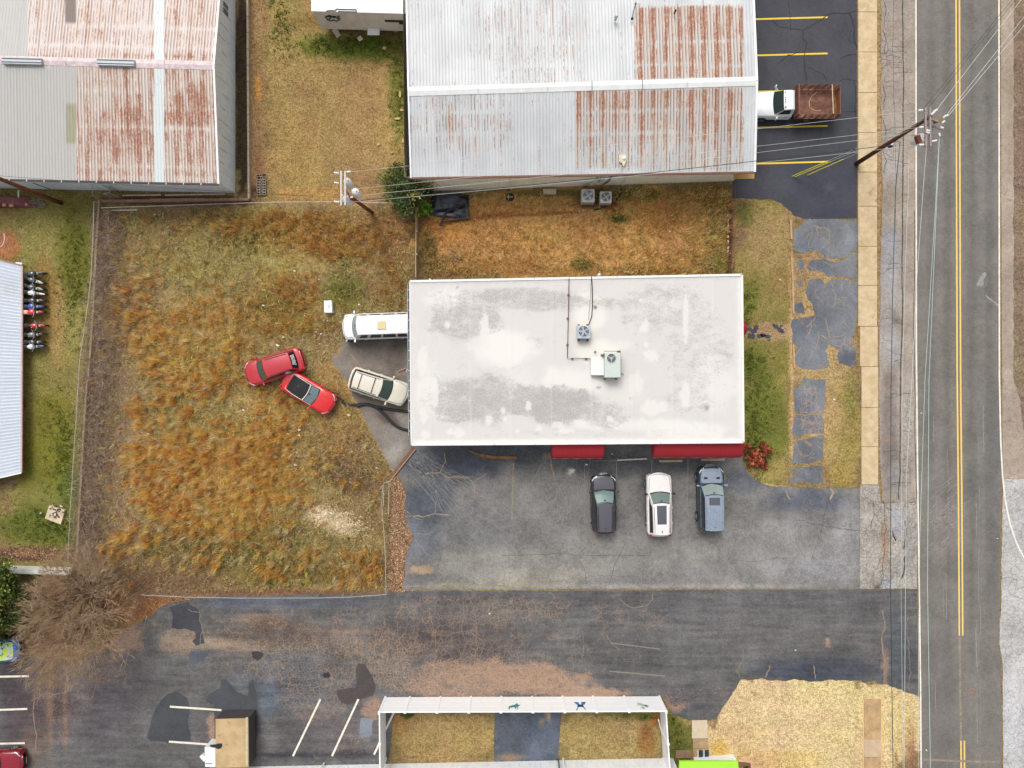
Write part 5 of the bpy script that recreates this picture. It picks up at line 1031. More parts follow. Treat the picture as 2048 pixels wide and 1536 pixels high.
MB().hexa([a0 + u * .1 + v * .1 + Vector((0, 0, zb)), b0 + v * .1 + Vector((0, 0, zb)), b0 + v * 4.1 + Vector((0, 0, zb)), a0 + u * .1 + v * 4.1 + Vector((0, 0, zb))], [w_ + Vector((0, 0, zt)) for w_ in (a0 + u * .1 + v * .1, b0 + v * .1, b0 + v * 4.1, a0 + u * .1 + v * 4.1)]).build('end_wall', M_BEIGE, TR)
for f in (.12, .35, .6, .85): MB().box((*(a0 + u * L * f + v * .5)[:2], zb / 2), (.4, .4, zb)).build('pier', flat('block_pier', C(160, 150, 140), .9), TR)
def wallp(s, z): p = a0 + u * s + v * (ins - .045); return Vector((p.x, p.y, z))
M_INK = flat('dark_blue_paint', C(44, 52, 66), .7)
mm = MB()
for s0, s1, z0, z1 in ((5.1, 9.9, 2.05, 2.35), (6.1, 9.9, 1.75, 2.05)): mm.hexa([wallp(s0, z0), wallp(s1, z0), wallp(s1, z0) + v * .01, wallp(s0, z0) + v * .01], [wallp(s0, z1), wallp(s1, z1), wallp(s1, z1) + v * .01, wallp(s0, z1) + v * .01])
mm.build('window_band', M_INK, TR)
rs = random.Random(5); mm = MB()
for k in range(46):
    s = .75 + rs.random() * 1.0; z = 1.95 + rs.random() * .8; a_ = rs.uniform(-1, 1); l = rs.uniform(.1, .28)
    mm.bar(wallp(s, z), wallp(s + l * math.cos(a_), z + l * math.sin(a_)), .03, .03)
mm.build('scrawl', M_INK, TR)
mm = MB(); rp = lambda x, y: g(x, y, zt + .09)
pth = [(652, 22.5), (660, 21), (671, 21.5), (672.5, 18.2), (684, 19), (700, 19.2), (712, 19.4), (713, 24), (700, 23.5), (686, 23.4), (676, 22.8)]
for p, q in zip(pth[:-1], pth[1:]): mm.bar(rp(*p), rp(*q), .07, .02)
mm.build('tar_patch', M_INK, TR)
MB().hexa([wallp(3.6, 1.0) + v * -.5, wallp(4.5, 1.0) + v * -.25, wallp(4.5, 1.05), wallp(3.6, 1.05)], [w_ + Vector((0, 0, .05)) for w_ in (wallp(3.6, 1.0) + v * -.5, wallp(4.5, 1.0) + v * -.5, wallp(4.5, 1.05), wallp(3.6, 1.05))]).build('door_hood', M_TRIMW, TR)
e = empty('porch_steps', g(676, 66), 'pale wooden ramp step leaning at the mobile home', 'steps')
p0, p1 = g(668, 58, .7), g(678, 73, .05); MB().bar(p0, p1, .38, .07).build('ramp', flat('pale_board', C(206, 198, 172), .8), e)
for f in (.15, .6): q = p0.lerp(p1, f); MB().box((q.x, q.y, q.z / 2), (.3, .06, max(.05, q.z - .04))).build('leg', flat('pale_board', C(206, 198, 172)), e)
e = empty('folding_stool', g(721, 76), 'small square stool with dark red legs standing in the grass by the mobile home', 'stool')
MB().box((*g(720, 77, .4)[:2], .4), (.36, .34, .04), .6).build('seat', flat('pale_board', C(206, 198, 172)), e)
for dx, dy in ((-.12, -.12), (.12, -.12), (.12, .12), (-.12, .12)): q = g(721, 75); MB().bar((q.x + dx, q.y + dy + .02, 0), (q.x + dx * .6, q.y + dy * .6, .39), .03, .03).build('leg', flat('dark_red', C(90, 40, 40), .7), e)

# ---- white metal building at the bottom edge, with fence and green canopy
BB = empty('white_metal_building', g(900, 1600), 'white ribbed metal building along the bottom edge behind the fenced court', 'building')
a, b = g(420, 1535), g(1346, 1516)
ribbed_wall(BB, (b.x, b.y), (a.x, a.y), 3.6, 3.6, M_WHITEW, .3, per=1.2, outward=(0, 1, 0))
u = (b - a).normalized(); v = Vector((-u.y, u.x, 0))
for i in range(8):
    p, q = a.lerp(b, i / 8 + .0005), a.lerp(b, (i + 1) / 8 - .0005); p = p + Vector((0, 0, 3.6)) + v * .15; q = q + Vector((0, 0, 3.6)) + v * .15
    MB().hexa([p - v * 16 + Vector((0, 0, 1.2)), q - v * 16 + Vector((0, 0, 1.2)), q, p], [w_ + Vector((0, 0, .06)) for w_ in (p - v * 16 + Vector((0, 0, 1.2)), q - v * 16 + Vector((0, 0, 1.2)), q, p)]).build('roof_panel', M_TRIMW, BB)
ribbed_wall(BB, (b.x, b.y), (b.x - .2, b.y - 16), 3.6, 4.6, M_WHITEW, .3, per=6, outward=(1, 0, 0)); ribbed_wall(BB, (a.x, a.y), (a.x - .2, a.y - 16), 3.6, 4.6, M_WHITEW, .3, per=6, outward=(-1, 0, 0))
for x in (649, 1116, 1126):
    p = g(x, 1517 if x > 900 else 1527); MB().tube([(p.x, p.y + .08, .1), (p.x - (.1 if x < 900 else 0), p.y + .25 if x < 900 else p.y + .1, 2.6)], .06, 8).build('downpipe', M_TRIMW if x != 1116 else flat('dp_dark2', C(90, 96, 104), .5), BB)
M_FNC = flat('white_vinyl', C(250, 251, 252), .4, var=.03)
VF = empty('vinyl_fence', g(1045, 1392), 'tall white panel fence enclosing two dry lawns, with small teal emblems', 'fence')
fz = 2.5; posts = [771, 820, 881, 942, 1003, 1064, 1125, 1186, 1248, 1318]
fy = lambda x: 1394 - (x - 771) * .003
def fbox(p, q, z0, z1, th, mat, nm, par=VF): 
    d = (q - p).normalized(); n_ = Vector((-d.y, d.x, 0)) * th / 2
    return MB().hexa([p - n_ + Vector((0, 0, z0)), q - n_ + Vector((0, 0, z0)), q + n_ + Vector((0, 0, z0)), p + n_ + Vector((0, 0, z0))], [w_ + Vector((0, 0, z1)) for w_ in (p - n_, q - n_, q + n_, p + n_)]).build(nm, mat, par)
def run(pts):
    for (x0, y0), (x1, y1) in zip(pts[:-1], pts[1:]):
        p, q = g(x0, y0), g(x1, y1); d = (q - p).normalized()
        for j in range(3): fbox(p + d * .06, q - d * .06, .08 + j * .79, .08 + j * .79 + .775, .05, M_FNC, 'board')
        fbox(p + d * .06, q - d * .06, 2.45, 2.53, .09, M_FNC, 'top_rail')
    for x, y in pts:
        c = g(x, y); MB().box((c.x, c.y, 1.29), (.14, .14, 2.58)).build('post', M_FNC, VF); m = MB(); m.add([(c.x + sx * .1, c.y + sy * .1, 2.58) for sx, sy in ((-1, -1), (1, -1), (1, 1), (-1, 1))] + [(c.x, c.y, 2.66)], [(3, 2, 1, 0), (0, 1, 4), (1, 2, 4), (2, 3, 4), (3, 0, 4)]); m.build('post_cap', M_FNC, VF)
run([(x, fy(x)) for x in posts]); run([(771, 1396), (771.6, 1456), (772, 1516)]); run([(1318, 1394), (1322, 1455), (1326, 1516)])
p, q = g(1318, 1436, 2.2), g(1332, 1484, .3); MB().bar(g(1317, 1440, 1.9), g(1325, 1472, .1), .07, .07).build('brace', M_FNC, VF)
def emblem(label, cx, polys, cols):
    """flat print standing a few mm in front of the fence boards; unit metres"""
    c = g(cx, fy(cx)); y = c.y + .055
    e = empty('painted_emblem', (c.x, y, 1.7), label, 'sign')
    for P, cl in zip(polys, cols):
        m = MB(); m.add([(c.x + p_[0], y, 1.55 + p_[1]) for p_ in P] + [(c.x + p_[0], y - .02, 1.55 + p_[1]) for p_ in P], [tuple(range(len(P)))[::-1]] + [tuple(range(len(P), 2 * len(P)))] + [(i, (i + 1) % len(P), len(P) + (i + 1) % len(P), len(P) + i) for i in range(len(P))]); m.build('shape', cl, e)
TL, BLU, NAV, GRY = flat('teal_print', C(70, 134, 136), .6), flat('blue_print', C(36, 116, 186), .6), flat('navy_print', C(20, 52, 96), .6), flat('grey_print', C(176, 190, 180), .6)
K = .95
emblem('small teal emblem on the white fence shaped like a twisted aircraft', 1028.5 / 1, [[(-.45 * K, .62), (-.38 * K, .7), (-.34 * K, .4), (0, .3), (.08, .62), (.13, .62), (.13, .3), (.22, .3), (.22, .66), (.27, .66), (.27, .22), (.46, -.05), (.3, -.02), (.2, -.35), (.08, -.1), (-.2, .05), (-.42, .25)]], [TL])
emblem('blue and navy quadcopter-like emblem in the middle of the white fence', 1158 - 34 * .04, [[(-.2, -.05), (.2, -.05), (.25, .3), (-.25, .3)], [(-.42, -.5), (-.1, -.45), (-.05, -.05), (-.3, -.1)], [(.12, -.45), (.45, -.5), (.35, -.1), (.08, -.05)], [(-.4, .85), (-.34, .85), (-.12, .3), (-.2, .3)], [(.3, .75), (.36, .75), (.22, .3), (.14, .3)]], [NAV, BLU, BLU, TL, TL])
emblem('pale grey-green smudged emblem near the right end of the white fence', 1287 - 10, [[(-.5, .2), (-.2, .05), (0, .3), (.3, .25), (.55, .3), (.3, .0), (.1, -.05), (-.1, -.3), (-.35, -.3), (-.3, 0)], [(-.2, .45), (.05, .4), (.1, .7), (-.1, .6)], [(.15, .1), (.4, .1), (.3, .5), (.2, .45)]], [GRY, flat('olive_print', C(164, 166, 140), .6), GRY])
# green canopy and doors
GC = empty('green_canopy', g(1415, 1540, 2.7), 'bright lime green flat canopy over the entrance at the bottom edge', 'canopy')
q = [g(1352, 1640, 2.7), g(1492, 1640, 2.7), g(1474, 1520.5, 2.7), g(1358, 1520.5, 2.7)]
MB().hexa(q, [w_ + Vector((0, 0, .16)) for w_ in q]).build('deck', flat('lime_green', C(168, 226, 66), .5, var=.04), GC)
for x in (1362, 1468): c = g(x, 1524); MB().box((c.x, c.y - .3, 1.35), (.12, .12, 2.7)).build('post', M_TRIMW, GC)
dw = empty('white_entry_wall', g(1430, 1516), 'white low wall behind the footpath beside the green canopy', 'wall')
p, qq = g(1386, 1517), g(1466, 1512)
fbox(p, qq, 0, .5, .25, M_TRIMW, 'wall', dw); fbox(g(1463, 1508), g(1470, 1530), 0, .7, .25, M_TRIMW, 'pillar', dw)
for x, lb in ((1400.5, 'left dark cellar hatch at the end of the footpath'), (1412.5, 'right dark cellar hatch at the end of the footpath')):
    e = empty('cellar_hatch', g(x, 1508), lb, 'hatch', 'pair of dark hatches by the canopy'); c = g(x, 1507)
    MB().box((c.x, c.y, .10), (.33, .6, .06)).build('panel', flat('hatch_dark', C(52, 58, 72), .25), e); MB().box((c.x - .21, c.y, .11), (.07, .62, .09)).build('frame', flat('hatch_frame', C(226, 222, 212), .6), e)
wb = empty('slatted_bench', g(1366, 1506), 'weathered brown slatted bench between the fence and the footpath', 'bench')
for i in range(5): p, q_ = g(1351.5, 1502 + i * 3.1, .5), g(1383, 1502 + i * 3.1, .5); MB().bar(p, q_, .10, .05).build('slat', flat('grey_brown_wood', C(140, 112, 92), .85, var=.2), wb)
for x in (1354, 1380): c = g(x, 1508); MB().box((c.x, c.y, .24), (.08, .5, .46)).build('leg', flat('grey_brown_wood', C(140, 112, 92)), wb)
pl = empty('planter_bed', g(1488, 1545), 'square planting bed edged with pale brick beside the green canopy', 'planter')
def brickrun(p, q, par, mat, n):
    d = (q - p); 
    for i in range(n): a_, b_ = p + d * (i / n + .006), p + d * ((i + 1) / n - .006); MB().bar(a_ + Vector((0, 0, .08)), b_ + Vector((0, 0, .08)), .14, .16).build('brick', mat, par)
MBR = flat('pale_pink_brick', C(216, 180, 148), .9, var=.2)
brickrun(g(1476, 1519), g(1502, 1522), pl, MBR, 5); brickrun(g(1502, 1522), g(1504, 1580), pl, MBR, 10)
q = [g(1476, 1580), g(1503, 1580), g(1501, 1523), g(1477, 1520)]; MB().hexa(q, [w_ + Vector((0, 0, .06)) for w_ in q]).build('soil', flat('bed_soil', C(140, 96, 72), .95), pl)
# rooftop AC condensers ------------------------------------------------
def condenser(nm, loc, w_, d_, h_, label, mat, group=None, fan_r=.36, blades=5, dark=(50, 56, 66), bl=(170, 184, 196), feet=False, rz=0, louv=True, fc=(0, 0)):
    e = empty(nm, (0, 0, 0), label, 'air conditioner', group)
    cs = MB(); cs.box((0, 0, h_ / 2 + .03), (w_, d_, h_ - .02)); cs.build('casing', mat, e, bevel=.05)
    x, y = fc; m = MB(); m.lathe([(fan_r, h_ + .022), (fan_r, h_ + .03), (.0, h_ + .03)], (x, y, 0), n=28, close=False); m.build('fan_well', flat('fan_dark%d' % dark[0], C(*dark), .5), e)
    m = MB(); m.lathe([(fan_r, h_ + .02), (fan_r + .03, h_ + .02), (fan_r + .03, h_ + .06), (fan_r, h_ + .06), (fan_r, h_ + .02)], (x, y, 0), n=28, close=False); m.build('fan_ring', mat, e)
    for k in range(blades):
        a_ = 2 * PI * k / blades + .3; m = MB(); r0, r1 = .08, fan_r * .93; w2 = .42
        m.add([(x + r0 * math.cos(a_), y + r0 * math.sin(a_), h_ + .04), (x + r1 * math.cos(a_), y + r1 * math.sin(a_), h_ + .036), (x + r1 * math.cos(a_ + w2), y + r1 * math.sin(a_ + w2), h_ + .044), (x + .7 * r1 * math.cos(a_ + w2 * 1.3), y + .7 * r1 * math.sin(a_ + w2 * 1.3), h_ + .046), (x + r0 * math.cos(a_ + 1.0), y + r0 * math.sin(a_ + 1.0), h_ + .042)], [(0, 1, 2, 3, 4)]); m.build('blade', flat('blade%d' % bl[0], C(*bl), .4, .3), e)
    m = MB(); m.lathe([(.09, h_ + .04), (.09, h_ + .055), (0, h_ + .06)], (x, y, 0), n=14, close=False); m.build('hub', mat, e)
    m = MB()
    for r in (.25, .5, .75): m.lathe([(fan_r * r - .006, h_ + .062), (fan_r * r + .006, h_ + .062)], (x, y, 0), n=28, close=False)
    for k in range(12): a_ = PI * k / 6; m.bar((x, y, h_ + .062), (x + fan_r * math.cos(a_), y + fan_r * math.sin(a_), h_ + .062), .008, .008)
    m.build('grille', MG, e)
    if louv:
        for k in range(9):
            xx = -w_ / 2 + .08 + k * (w_ - .16) / 8; MB().box((xx, -d_ / 2 - .012, h_ / 2 + .02), (.03, .02, h_ * .78)).build('louvre', flat('louv', C(120, 124, 128), .5), e)
    if feet:
        for sx in (-1, 1):
            for sy in (-1, 1): MB().box((sx * w_ * .34, sy * (d_ / 2 + .05), .03), (.14, .2, .08)).build('foot', flat('rusty_foot', C(122, 100, 84), .9), e)
    e.location = loc; e.rotation_euler = (0, 0, rz); return e
M_ACB = flat('ac_blue_grey', C(178, 190, 202), .45, var=.05); M_ACG = flat('ac_green_grey', C(196, 206, 200), .45, var=.05); M_ACW = flat('ac_pale', C(206, 204, 200), .45, var=.06)
condenser('rooftop_condenser', g(1166, 665.5, ZR + .12), .92, .92, .62, 'square blue-grey fan unit on the white flat roof, cable running north from it', M_ACB, feet=True, rz=.0, fc=(-.02, .05))
condenser('ground_condenser', g(1174, 397, .05), 1.0, 1.0, .85, 'larger pale fan unit on the ground behind the long warehouse', M_ACW, 'condensers behind the warehouse', fan_r=.38, dark=(120, 132, 138), bl=(206, 214, 214), blades=4)
condenser('ground_condenser', g(1209, 400, .05), .88, .88, .85, 'smaller pale fan unit beside the black hose', M_ACW, 'condensers behind the warehouse', fan_r=.34, dark=(92, 84, 88), bl=(196, 190, 190), blades=4)
pk = condenser('packaged_rooftop_unit', g(1221.5, 731, ZR + .12), 1.12, 1.75, 1.0, 'long grey-green rooftop unit with a small dark fan and a white duct', M_ACG, fan_r=.30, blades=3, dark=(30, 28, 32), bl=(150, 140, 138), fc=(-.1, .48), louv=False, feet=False)
m = MB(); m.hexa([(-1.45, -.7, .06), (-.56, -.7, .06), (-.56, .62, .06), (-1.45, .62, .06)], [(-1.45, -.7, .25), (-.56, -.7, .62), (-.56, .62, .62), (-1.45, .62, .25)])
pk0 = pk.location.copy(); pk.location = (0, 0, 0); m.build('duct', flat('duct_white', C(222, 226, 222), .5, var=.03), pk, bevel=.02)
for x, y in ((-.66, .7), (.5, .95)): MB().box((x, y, .5), (.12, .14, .9)).build('electric_box', flat('rusty_brown', C(120, 92, 76), .8, var=.3), pk)
for x in (-.45, .35): MB().box((x, -.95, .1), (.14, .12, .1)).build('foot', flat('rusty_foot', C(122, 100, 84)), pk)
MB().tube([(-.62, .98, .9), (.55, .98, .9), (.58, .3, .8)], .02, 6).build('conduit', flat('rusty_brown', C(120, 92, 76)), pk)
pk.location = pk0
zr_ = ZR + .09
def line3(nm, pts, z, r, mat, label, cat='pipe', n=6, par=None):
    m = MB(); m.tube([g(x, y, z if not isinstance(z, list) else z[i]) for i, (x, y) in enumerate(pts)], r, n)
    if par: return m.build(nm, mat, par)
    c = g(*pts[0], z if not isinstance(z, list) else z[0]); return tag(m.build(nm, mat, None), label, cat)
gp = empty('gas_pipe', g(1135, 640, zr_), 'thin rusty brown gas pipe crossing the white roof to the rooftop unit', 'pipe')
line3('pipe', [(1138, 556), (1137, 620), (1134.6, 716), (1170, 717), (1202, 718.5)], zr_ + .06, .028, flat('rusty_pipe', C(112, 72, 64), .7, var=.3), '', par=gp)
for x, y in ((1135.5, 637), (1144.5, 717.5), (1172, 717.8), (1135, 690), (1137, 590)): c = g(x, y, zr_); MB().box((c.x, c.y, c.z), (.16, .12, .08)).build('support_block', flat('rusty_foot', C(122, 100, 84)), gp)
line3('power_cable', [(1183, 553), (1184.5, 575), (1185, 610), (1183.5, 632), (1178, 648), (1174, 653)], zr_ + .03, .03, MDK, 'thick black cable curving across the white roof to the square fan unit', 'cable')
line3('thin_cable', [(1182.5, 553), (1181, 590), (1177, 640)], zr_ + .02, .01, MDK, 'thin wire beside the thick black cable on the white roof', 'cable')
line3('drain_hose', [(1236, 757), (1241, 752), (1243.5, 746), (1247.5, 749)], zr_ + .05, .02, MDK, 'short black hose tail beside the rooftop unit', 'hose')
pipe_with_cap('roof_vent', 1190, 612.5, ZR + .02, .14, .08, flat('vent_tan', C(196, 172, 146), .7), 'low tan vent just right of the black roof cable', .1)
pipe_with_cap('roof_vent', 1190, 703.5, ZR + .02, .12, .06, flat('vent_grey', C(150, 146, 120), .7), 'tiny grey vent between the two rooftop units', .08)
pipe_with_cap('wall_flue', 1197, 551, ZR - .3, .35, .10, M_TRIMW, 'white flue with a black mouth sticking past the north roof edge', .11)
pipe_with_cap('wall_flue', 861, 560.5, ZR - .6, .3, .07, M_TRIMW, 'small white vent hood at the north-west edge of the shop', .08)

# ---- dumpster, white cabinet, blocks, concrete pads, tarps
DU = empty('dumpster', g(468, 1470), 'tan rust-spotted flat topped container with dark sides behind the white building', 'container')
q = [g(432, 1534, 1.5), g(498, 1534, 1.5), g(497.5, 1436, 1.5), g(431.5, 1437.5, 1.5)]; i_ = [Vector((w_.x, w_.y, 0)) for w_ in q]
MB().hexa([w_ + Vector((0, 0, .1)) for w_ in i_], [w_ + Vector((0, 0, 1.5)) for w_ in i_]).build('body', flat('dark_container', C(70, 64, 66), .8, var=.3, sc=2), DU)
t = NT('tan_rusty_top'); pp = t.pos(); nn_ = t.noise(pp, 2.2, 6, .75); cc = t.mix(t.ramp(t.noise(pp, .9, 4), .35, .65), C(178, 152, 114), C(196, 170, 132)); cc = t.mix(t.ramp(nn_, .6, .72), cc, C(176, 112, 58)); cc = t.mix(t.ramp(t.noise(pp, 7, 4, .8), .68, .75), cc, C(92, 66, 44)); M_TAN = t.fin(cc, .8, 0, .2)
MB().hexa([w_ + Vector((0, 0, 1.505)) for w_ in i_], [w_ + Vector((0, 0, 1.56)) for w_ in i_]).build('lid', M_TAN, DU, bevel=.01)
c = g(497, 1483, 1.58); MB().box((c.x - .12, c.y, 1.585), (.16, 3.6, .05)).build('lid_rim', flat('lid_rim', C(196, 184, 142), .7, var=.2), DU)
P = [g(x, y, 1.6) for x, y in ((430, 1489), (438, 1487), (443, 1487), (444.5, 1491), (442, 1496), (436, 1498), (430, 1495), (421, 1494), (420, 1490))]
tag(MB().prism([(w_.x, w_.y) for w_ in P], 1.57, 1.62).build('rubber_flap', MDK, None), 'black rubber flap lying on the corner of the tan container', 'flap')
WCb = empty('white_cabinet', g(420, 1515), 'white cabinet standing against the left side of the tan container', 'cabinet')
q = [g(410, 1534, 1.3), g(431, 1534, 1.3), g(431, 1496, 1.3), g(409, 1494, 1.3)]; MB().hexa([Vector((w_.x, w_.y, .02)) for w_ in q], q).build('body', M_TRIMW, WCb, bevel=.03)
c = g(408, 1514, 1.0); MB().box((c.x, c.y, 1.0), (.3, .5, .3), .7).build('side_box', M_TRIMW, WCb)
MB().box((g(418, 1527, 1.3).x, g(418, 1527, 1.3).y, 1.31), (.5, .08, .03)).build('badge', flat('badge_g', C(140, 142, 140), .6), WCb)
FB = empty('discarded_freezer', g(656, 614), 'white discarded appliance lying alone in the tall grass', 'appliance')
q = [g(648, 625.5, .6), g(664.5, 625.5, .6), g(663, 600.5, .6), g(647.5, 601.5, .6)]; MB().hexa([Vector((w_.x, w_.y, .02)) for w_ in q], q).build('body', flat('appl_w', C(244, 244, 242), .4, var=.04), FB, bevel=.04)
c = g(658, 613, .61); MB().box((c.x, c.y, .605), (.2, .3, .01)).build('stain', flat('appl_s', C(206, 202, 198), .6), FB); MB().box((g(664, 613, .6).x, c.y, .3), (.03, .5, .5)).build('dent', flat('appl_g', C(190, 190, 188), .6), FB)
def cinder(par, x, y, z, rz, mat):
    """hollow block: two webs between two faces, lying with the holes upward"""
    m = MB(); L_, W_, Hh = .40, .20, .19
    def R(dx, dy): return (x + dx * math.cos(rz) - dy * math.sin(rz), y + dx * math.sin(rz) + dy * math.cos(rz), z + Hh / 2)
    for dy in (-W_ / 2 + .018, W_ / 2 - .018): m.box(R(0, dy), (L_, .036, Hh), rz)
    for dx in (-L_ / 2 + .018, 0, L_ / 2 - .018): m.box(R(dx, 0), (.036, W_ - .072, Hh), rz)
    return m.build('block', mat, par)
M_CIN = flat('cinder_grey', C(150, 138, 122), .95, var=.15)
cb = empty('cinder_block_stack', g(524, 370), 'two columns of hollow cinder blocks lying by the dirt strip', 'cinder blocks')
for i in range(8):
    for j in range(2):
        if (i, j) in ((0, 1), (1, 0)): continue
        c = g(520.5 + j * 7.4 + random.uniform(-.4, .4), 352 + i * 5.2); cinder(cb, c.x, c.y, 0.0, random.uniform(-.06, .06) + (PI / 2 if False else 0), M_CIN)
q = [g(516, 391), g(531, 391), g(531, 348), g(516, 348)]; MB().hexa([w_ + Vector((0, 0, .001)) for w_ in q], [w_ + Vector((0, 0, .015)) for w_ in q]).build('dark_underlay', flat('blk', C(50, 42, 40), .8), cb)  # thin dark sheet under both block columns
cb2 = empty('cinder_block_pile', g(82, 407), 'loose cinder blocks at the end of the dark red tarpaulin heap', 'cinder blocks')
for x, y, z, r in ((72, 410, 0, .1), (76, 404, 0, .2), (80, 402, 0, .1), (74, 414, 0, 0), (83, 409, 0, .5), (87, 411, 0, 1.2), (65, 404, 0, .1), (78, 413, 0, .2)): c = g(x, y, .1); cinder(cb2, c.x, c.y, z, r, M_CIN)
sb = empty('planter_slab', g(113, 1029), 'square concrete slab with a heap of dark debris on the green grass', 'slab')
P = [(w_.x, w_.y) for w_ in (g(102, 1010), g(133, 1019), g(125, 1048), g(93, 1036))]; MB().prism(P, 0, .22).build('slab', flat('slab_tan', C(204, 186, 158), .9, var=.25, sc=2.5), sb, bevel=.015)
rs = random.Random(3)
for k in range(60):
    c = g(112 + rs.gauss(0, 6), 1024 + rs.gauss(0, 6), .25); s_ = rs.uniform(.05, .14); m = MB(); m.box((c.x, c.y, .22 + s_ / 3), (s_, s_ * .7, s_ * .6), rs.uniform(0, 3)); m.build('debris', flat(('deb_a', 'deb_b', 'deb_c')[k % 3], (C(74, 58, 50), C(120, 96, 78), C(214, 204, 190))[k % 3], .9), sb)
# dark red tarpaulin heap
tp = empty('tarpaulin_heap', g(20, 402), 'dark red tarpaulin over a low heap beside the rusted warehouse', 'tarpaulin')
def cloth(par, nm, quad, h, mat, n=22, amp=.10, seed=0, thick=True):
    rows = []
    for j in range(n + 1):
        row = []
        for i in range(n + 1):
            s_, t_ = i / n, j / n; a_ = quad[0].lerp(quad[1], s_).lerp(quad[3].lerp(quad[2], s_), t_)
            e_ = min(s_, 1 - s_, t_, 1 - t_) * 6; z = h * min(1, e_) + amp * (2 * float(fbm(np.array([a_.x * 1.2 + seed]), np.array([a_.y * 1.2]), 4)[0]) - 1) * min(1, e_ + .2)
            row.append((a_.x, a_.y, max(.015, z)))
        rows.append(row)
    return MB().grid(rows).build(nm, mat, par, smooth=True)
cloth(tp, 'sheet', [g(-60, 414, .3), g(62, 414, .3), g(56, 392, .3), g(-60, 387, .3)], .5, flat('maroon_tarp', C(128, 72, 76), .5, var=.25, sc=1.5), seed=4)
for x, y, w_ in ((6, 412, .4), (20, 414, .24), (64, 413, .16), (34, 415, .3)): c = g(x, y); MB().box((c.x, c.y, .6), (w_, .2, .14), .1).build('weight', flat('brick_tan', C(186, 146, 110), .9), tp)
tag(line3('leaning_pole', [(37, 381), (37, 400)], [.9, .2], .05, M_TRIMW, ''), 'thin white post end leaning on the red tarpaulin heap', 'post')
# black liner tub behind the long warehouse
BT = empty('black_liner_pit', g(902, 413), 'shallow square pit frame lined with crumpled black plastic sheet', 'plastic sheet')
fr_ = [g(866, 432), g(937, 440), g(939, 393), g(912, 392)]
M_BPL = flat('black_plastic', C(60, 64, 76), .35, 0, .5, var=.35, sc=1.5); M_BPL2 = flat('black_plastic_deep', C(30, 34, 42), .3, 0, .5, var=.3)
cloth(BT, 'liner', [g(860, 431), g(936, 440), g(938, 390), g(862, 388)], .12, M_BPL2, amp=.12, seed=2); cloth(BT, 'sheet', [g(858, 428), g(918, 424), g(926, 388), g(864, 386)], .34, M_BPL, amp=.16, seed=9)
cloth(BT, 'fold', [g(866, 433), g(915, 437), g(917, 428), g(870, 425)], .4, flat('grey_plastic', C(92, 98, 112), .4, var=.3, sc=2), n=10, amp=.1, seed=6)
for a_, b_ in (((890, 443), (938, 437)), ((938, 437), (937, 394)), ((937, 394), (918, 392)), ((918, 430), (917, 441))): MB().bar(g(*a_, .2), g(*b_, .2), .07, .2).build('frame_board', flat('frame_dk', C(44, 50, 60), .6), BT)
def hose(nm, pts, z, r, label, mat=MDK, ribs=True):
    P = []
    n = len(pts)
    pts = [np.array(p, float) for p in pts]
    for i in range(n - 1):
        p0, p1, p2, p3 = pts[max(i - 1, 0)], pts[i], pts[i + 1], pts[min(i + 2, n - 1)]
        for t_ in np.linspace(0, 1, 12, endpoint=False):
            P.append(.5 * ((2 * p1) + (-p0 + p2) * t_ + (2 * p0 - 5 * p1 + 4 * p2 - p3) * t_ ** 2 + (-p0 + 3 * p1 - 3 * p2 + p3) * t_ ** 3))
    P.append(pts[-1]); W_ = [g(p[0], p[1], z) for p in P]
    rr = [r * (1.12 if (i % 2 and ribs) else 1.0) for i in range(len(W_))]
    m = MB(); m.tube(W_, rr, 8); return tag(m.build(nm, mat, None, smooth=True), label, 'hose')
hose('drain_pipe', [(676, 786), (681, 798), (692, 808), (709, 810), (730, 808), (752, 813), (780, 819), (822, 824)], .10, .10, 'corrugated black drain pipe whose end lies in the grass near the red convertible')
hose('drain_pipe', [(714, 814), (722, 810), (735, 809), (752, 815), (768, 828), (783, 844), (800, 856), (822, 862)], .13, .10, 'corrugated black drain pipe curving down over the concrete pad')
hose('drain_pipe', [(881, 452), (886, 438), (893, 425), (906, 416), (931, 408)], .45, .09, 'curved black pipe lying across the plastic lined pit')
hose('black_hose', [(1243, 378), (1240, 390), (1230, 402), (1215, 411), (1200, 417), (1188, 420)], .06, .06, 'thick black hose curving round the smaller ground fan unit', ribs=False)
# white wall stub lower left and buried white arc
ww = empty('white_block_wall', g(75, 1140), 'low white painted wall stub beside the evergreen tree at the left edge', 'wall')
p, q_ = g(-60, 1134), g(150, 1140)
for i in range(12): a_, b_ = p.lerp(q_, i / 12 + .0008), p.lerp(q_, (i + 1) / 12 - .0008); fbox(a_, b_, 0, .7, .42, flat('streaked_white', C(218, 218, 210), .8, var=.12, sc=2), 'block', ww)
hose('white_hose', [(-6, 498), (5, 490), (9, 478), (8, 467)], .02, .03, 'thin white hose arc on the orange soil patch', M_TRIMW, False)
tag(MB().box((*g(7, 519, 2.0)[:2], .3), (.5, .14, .14), -.1).build('white_pipe_stub', M_TRIMW, None), 'short white pipe lying at the top corner of the low building', 'pipe')
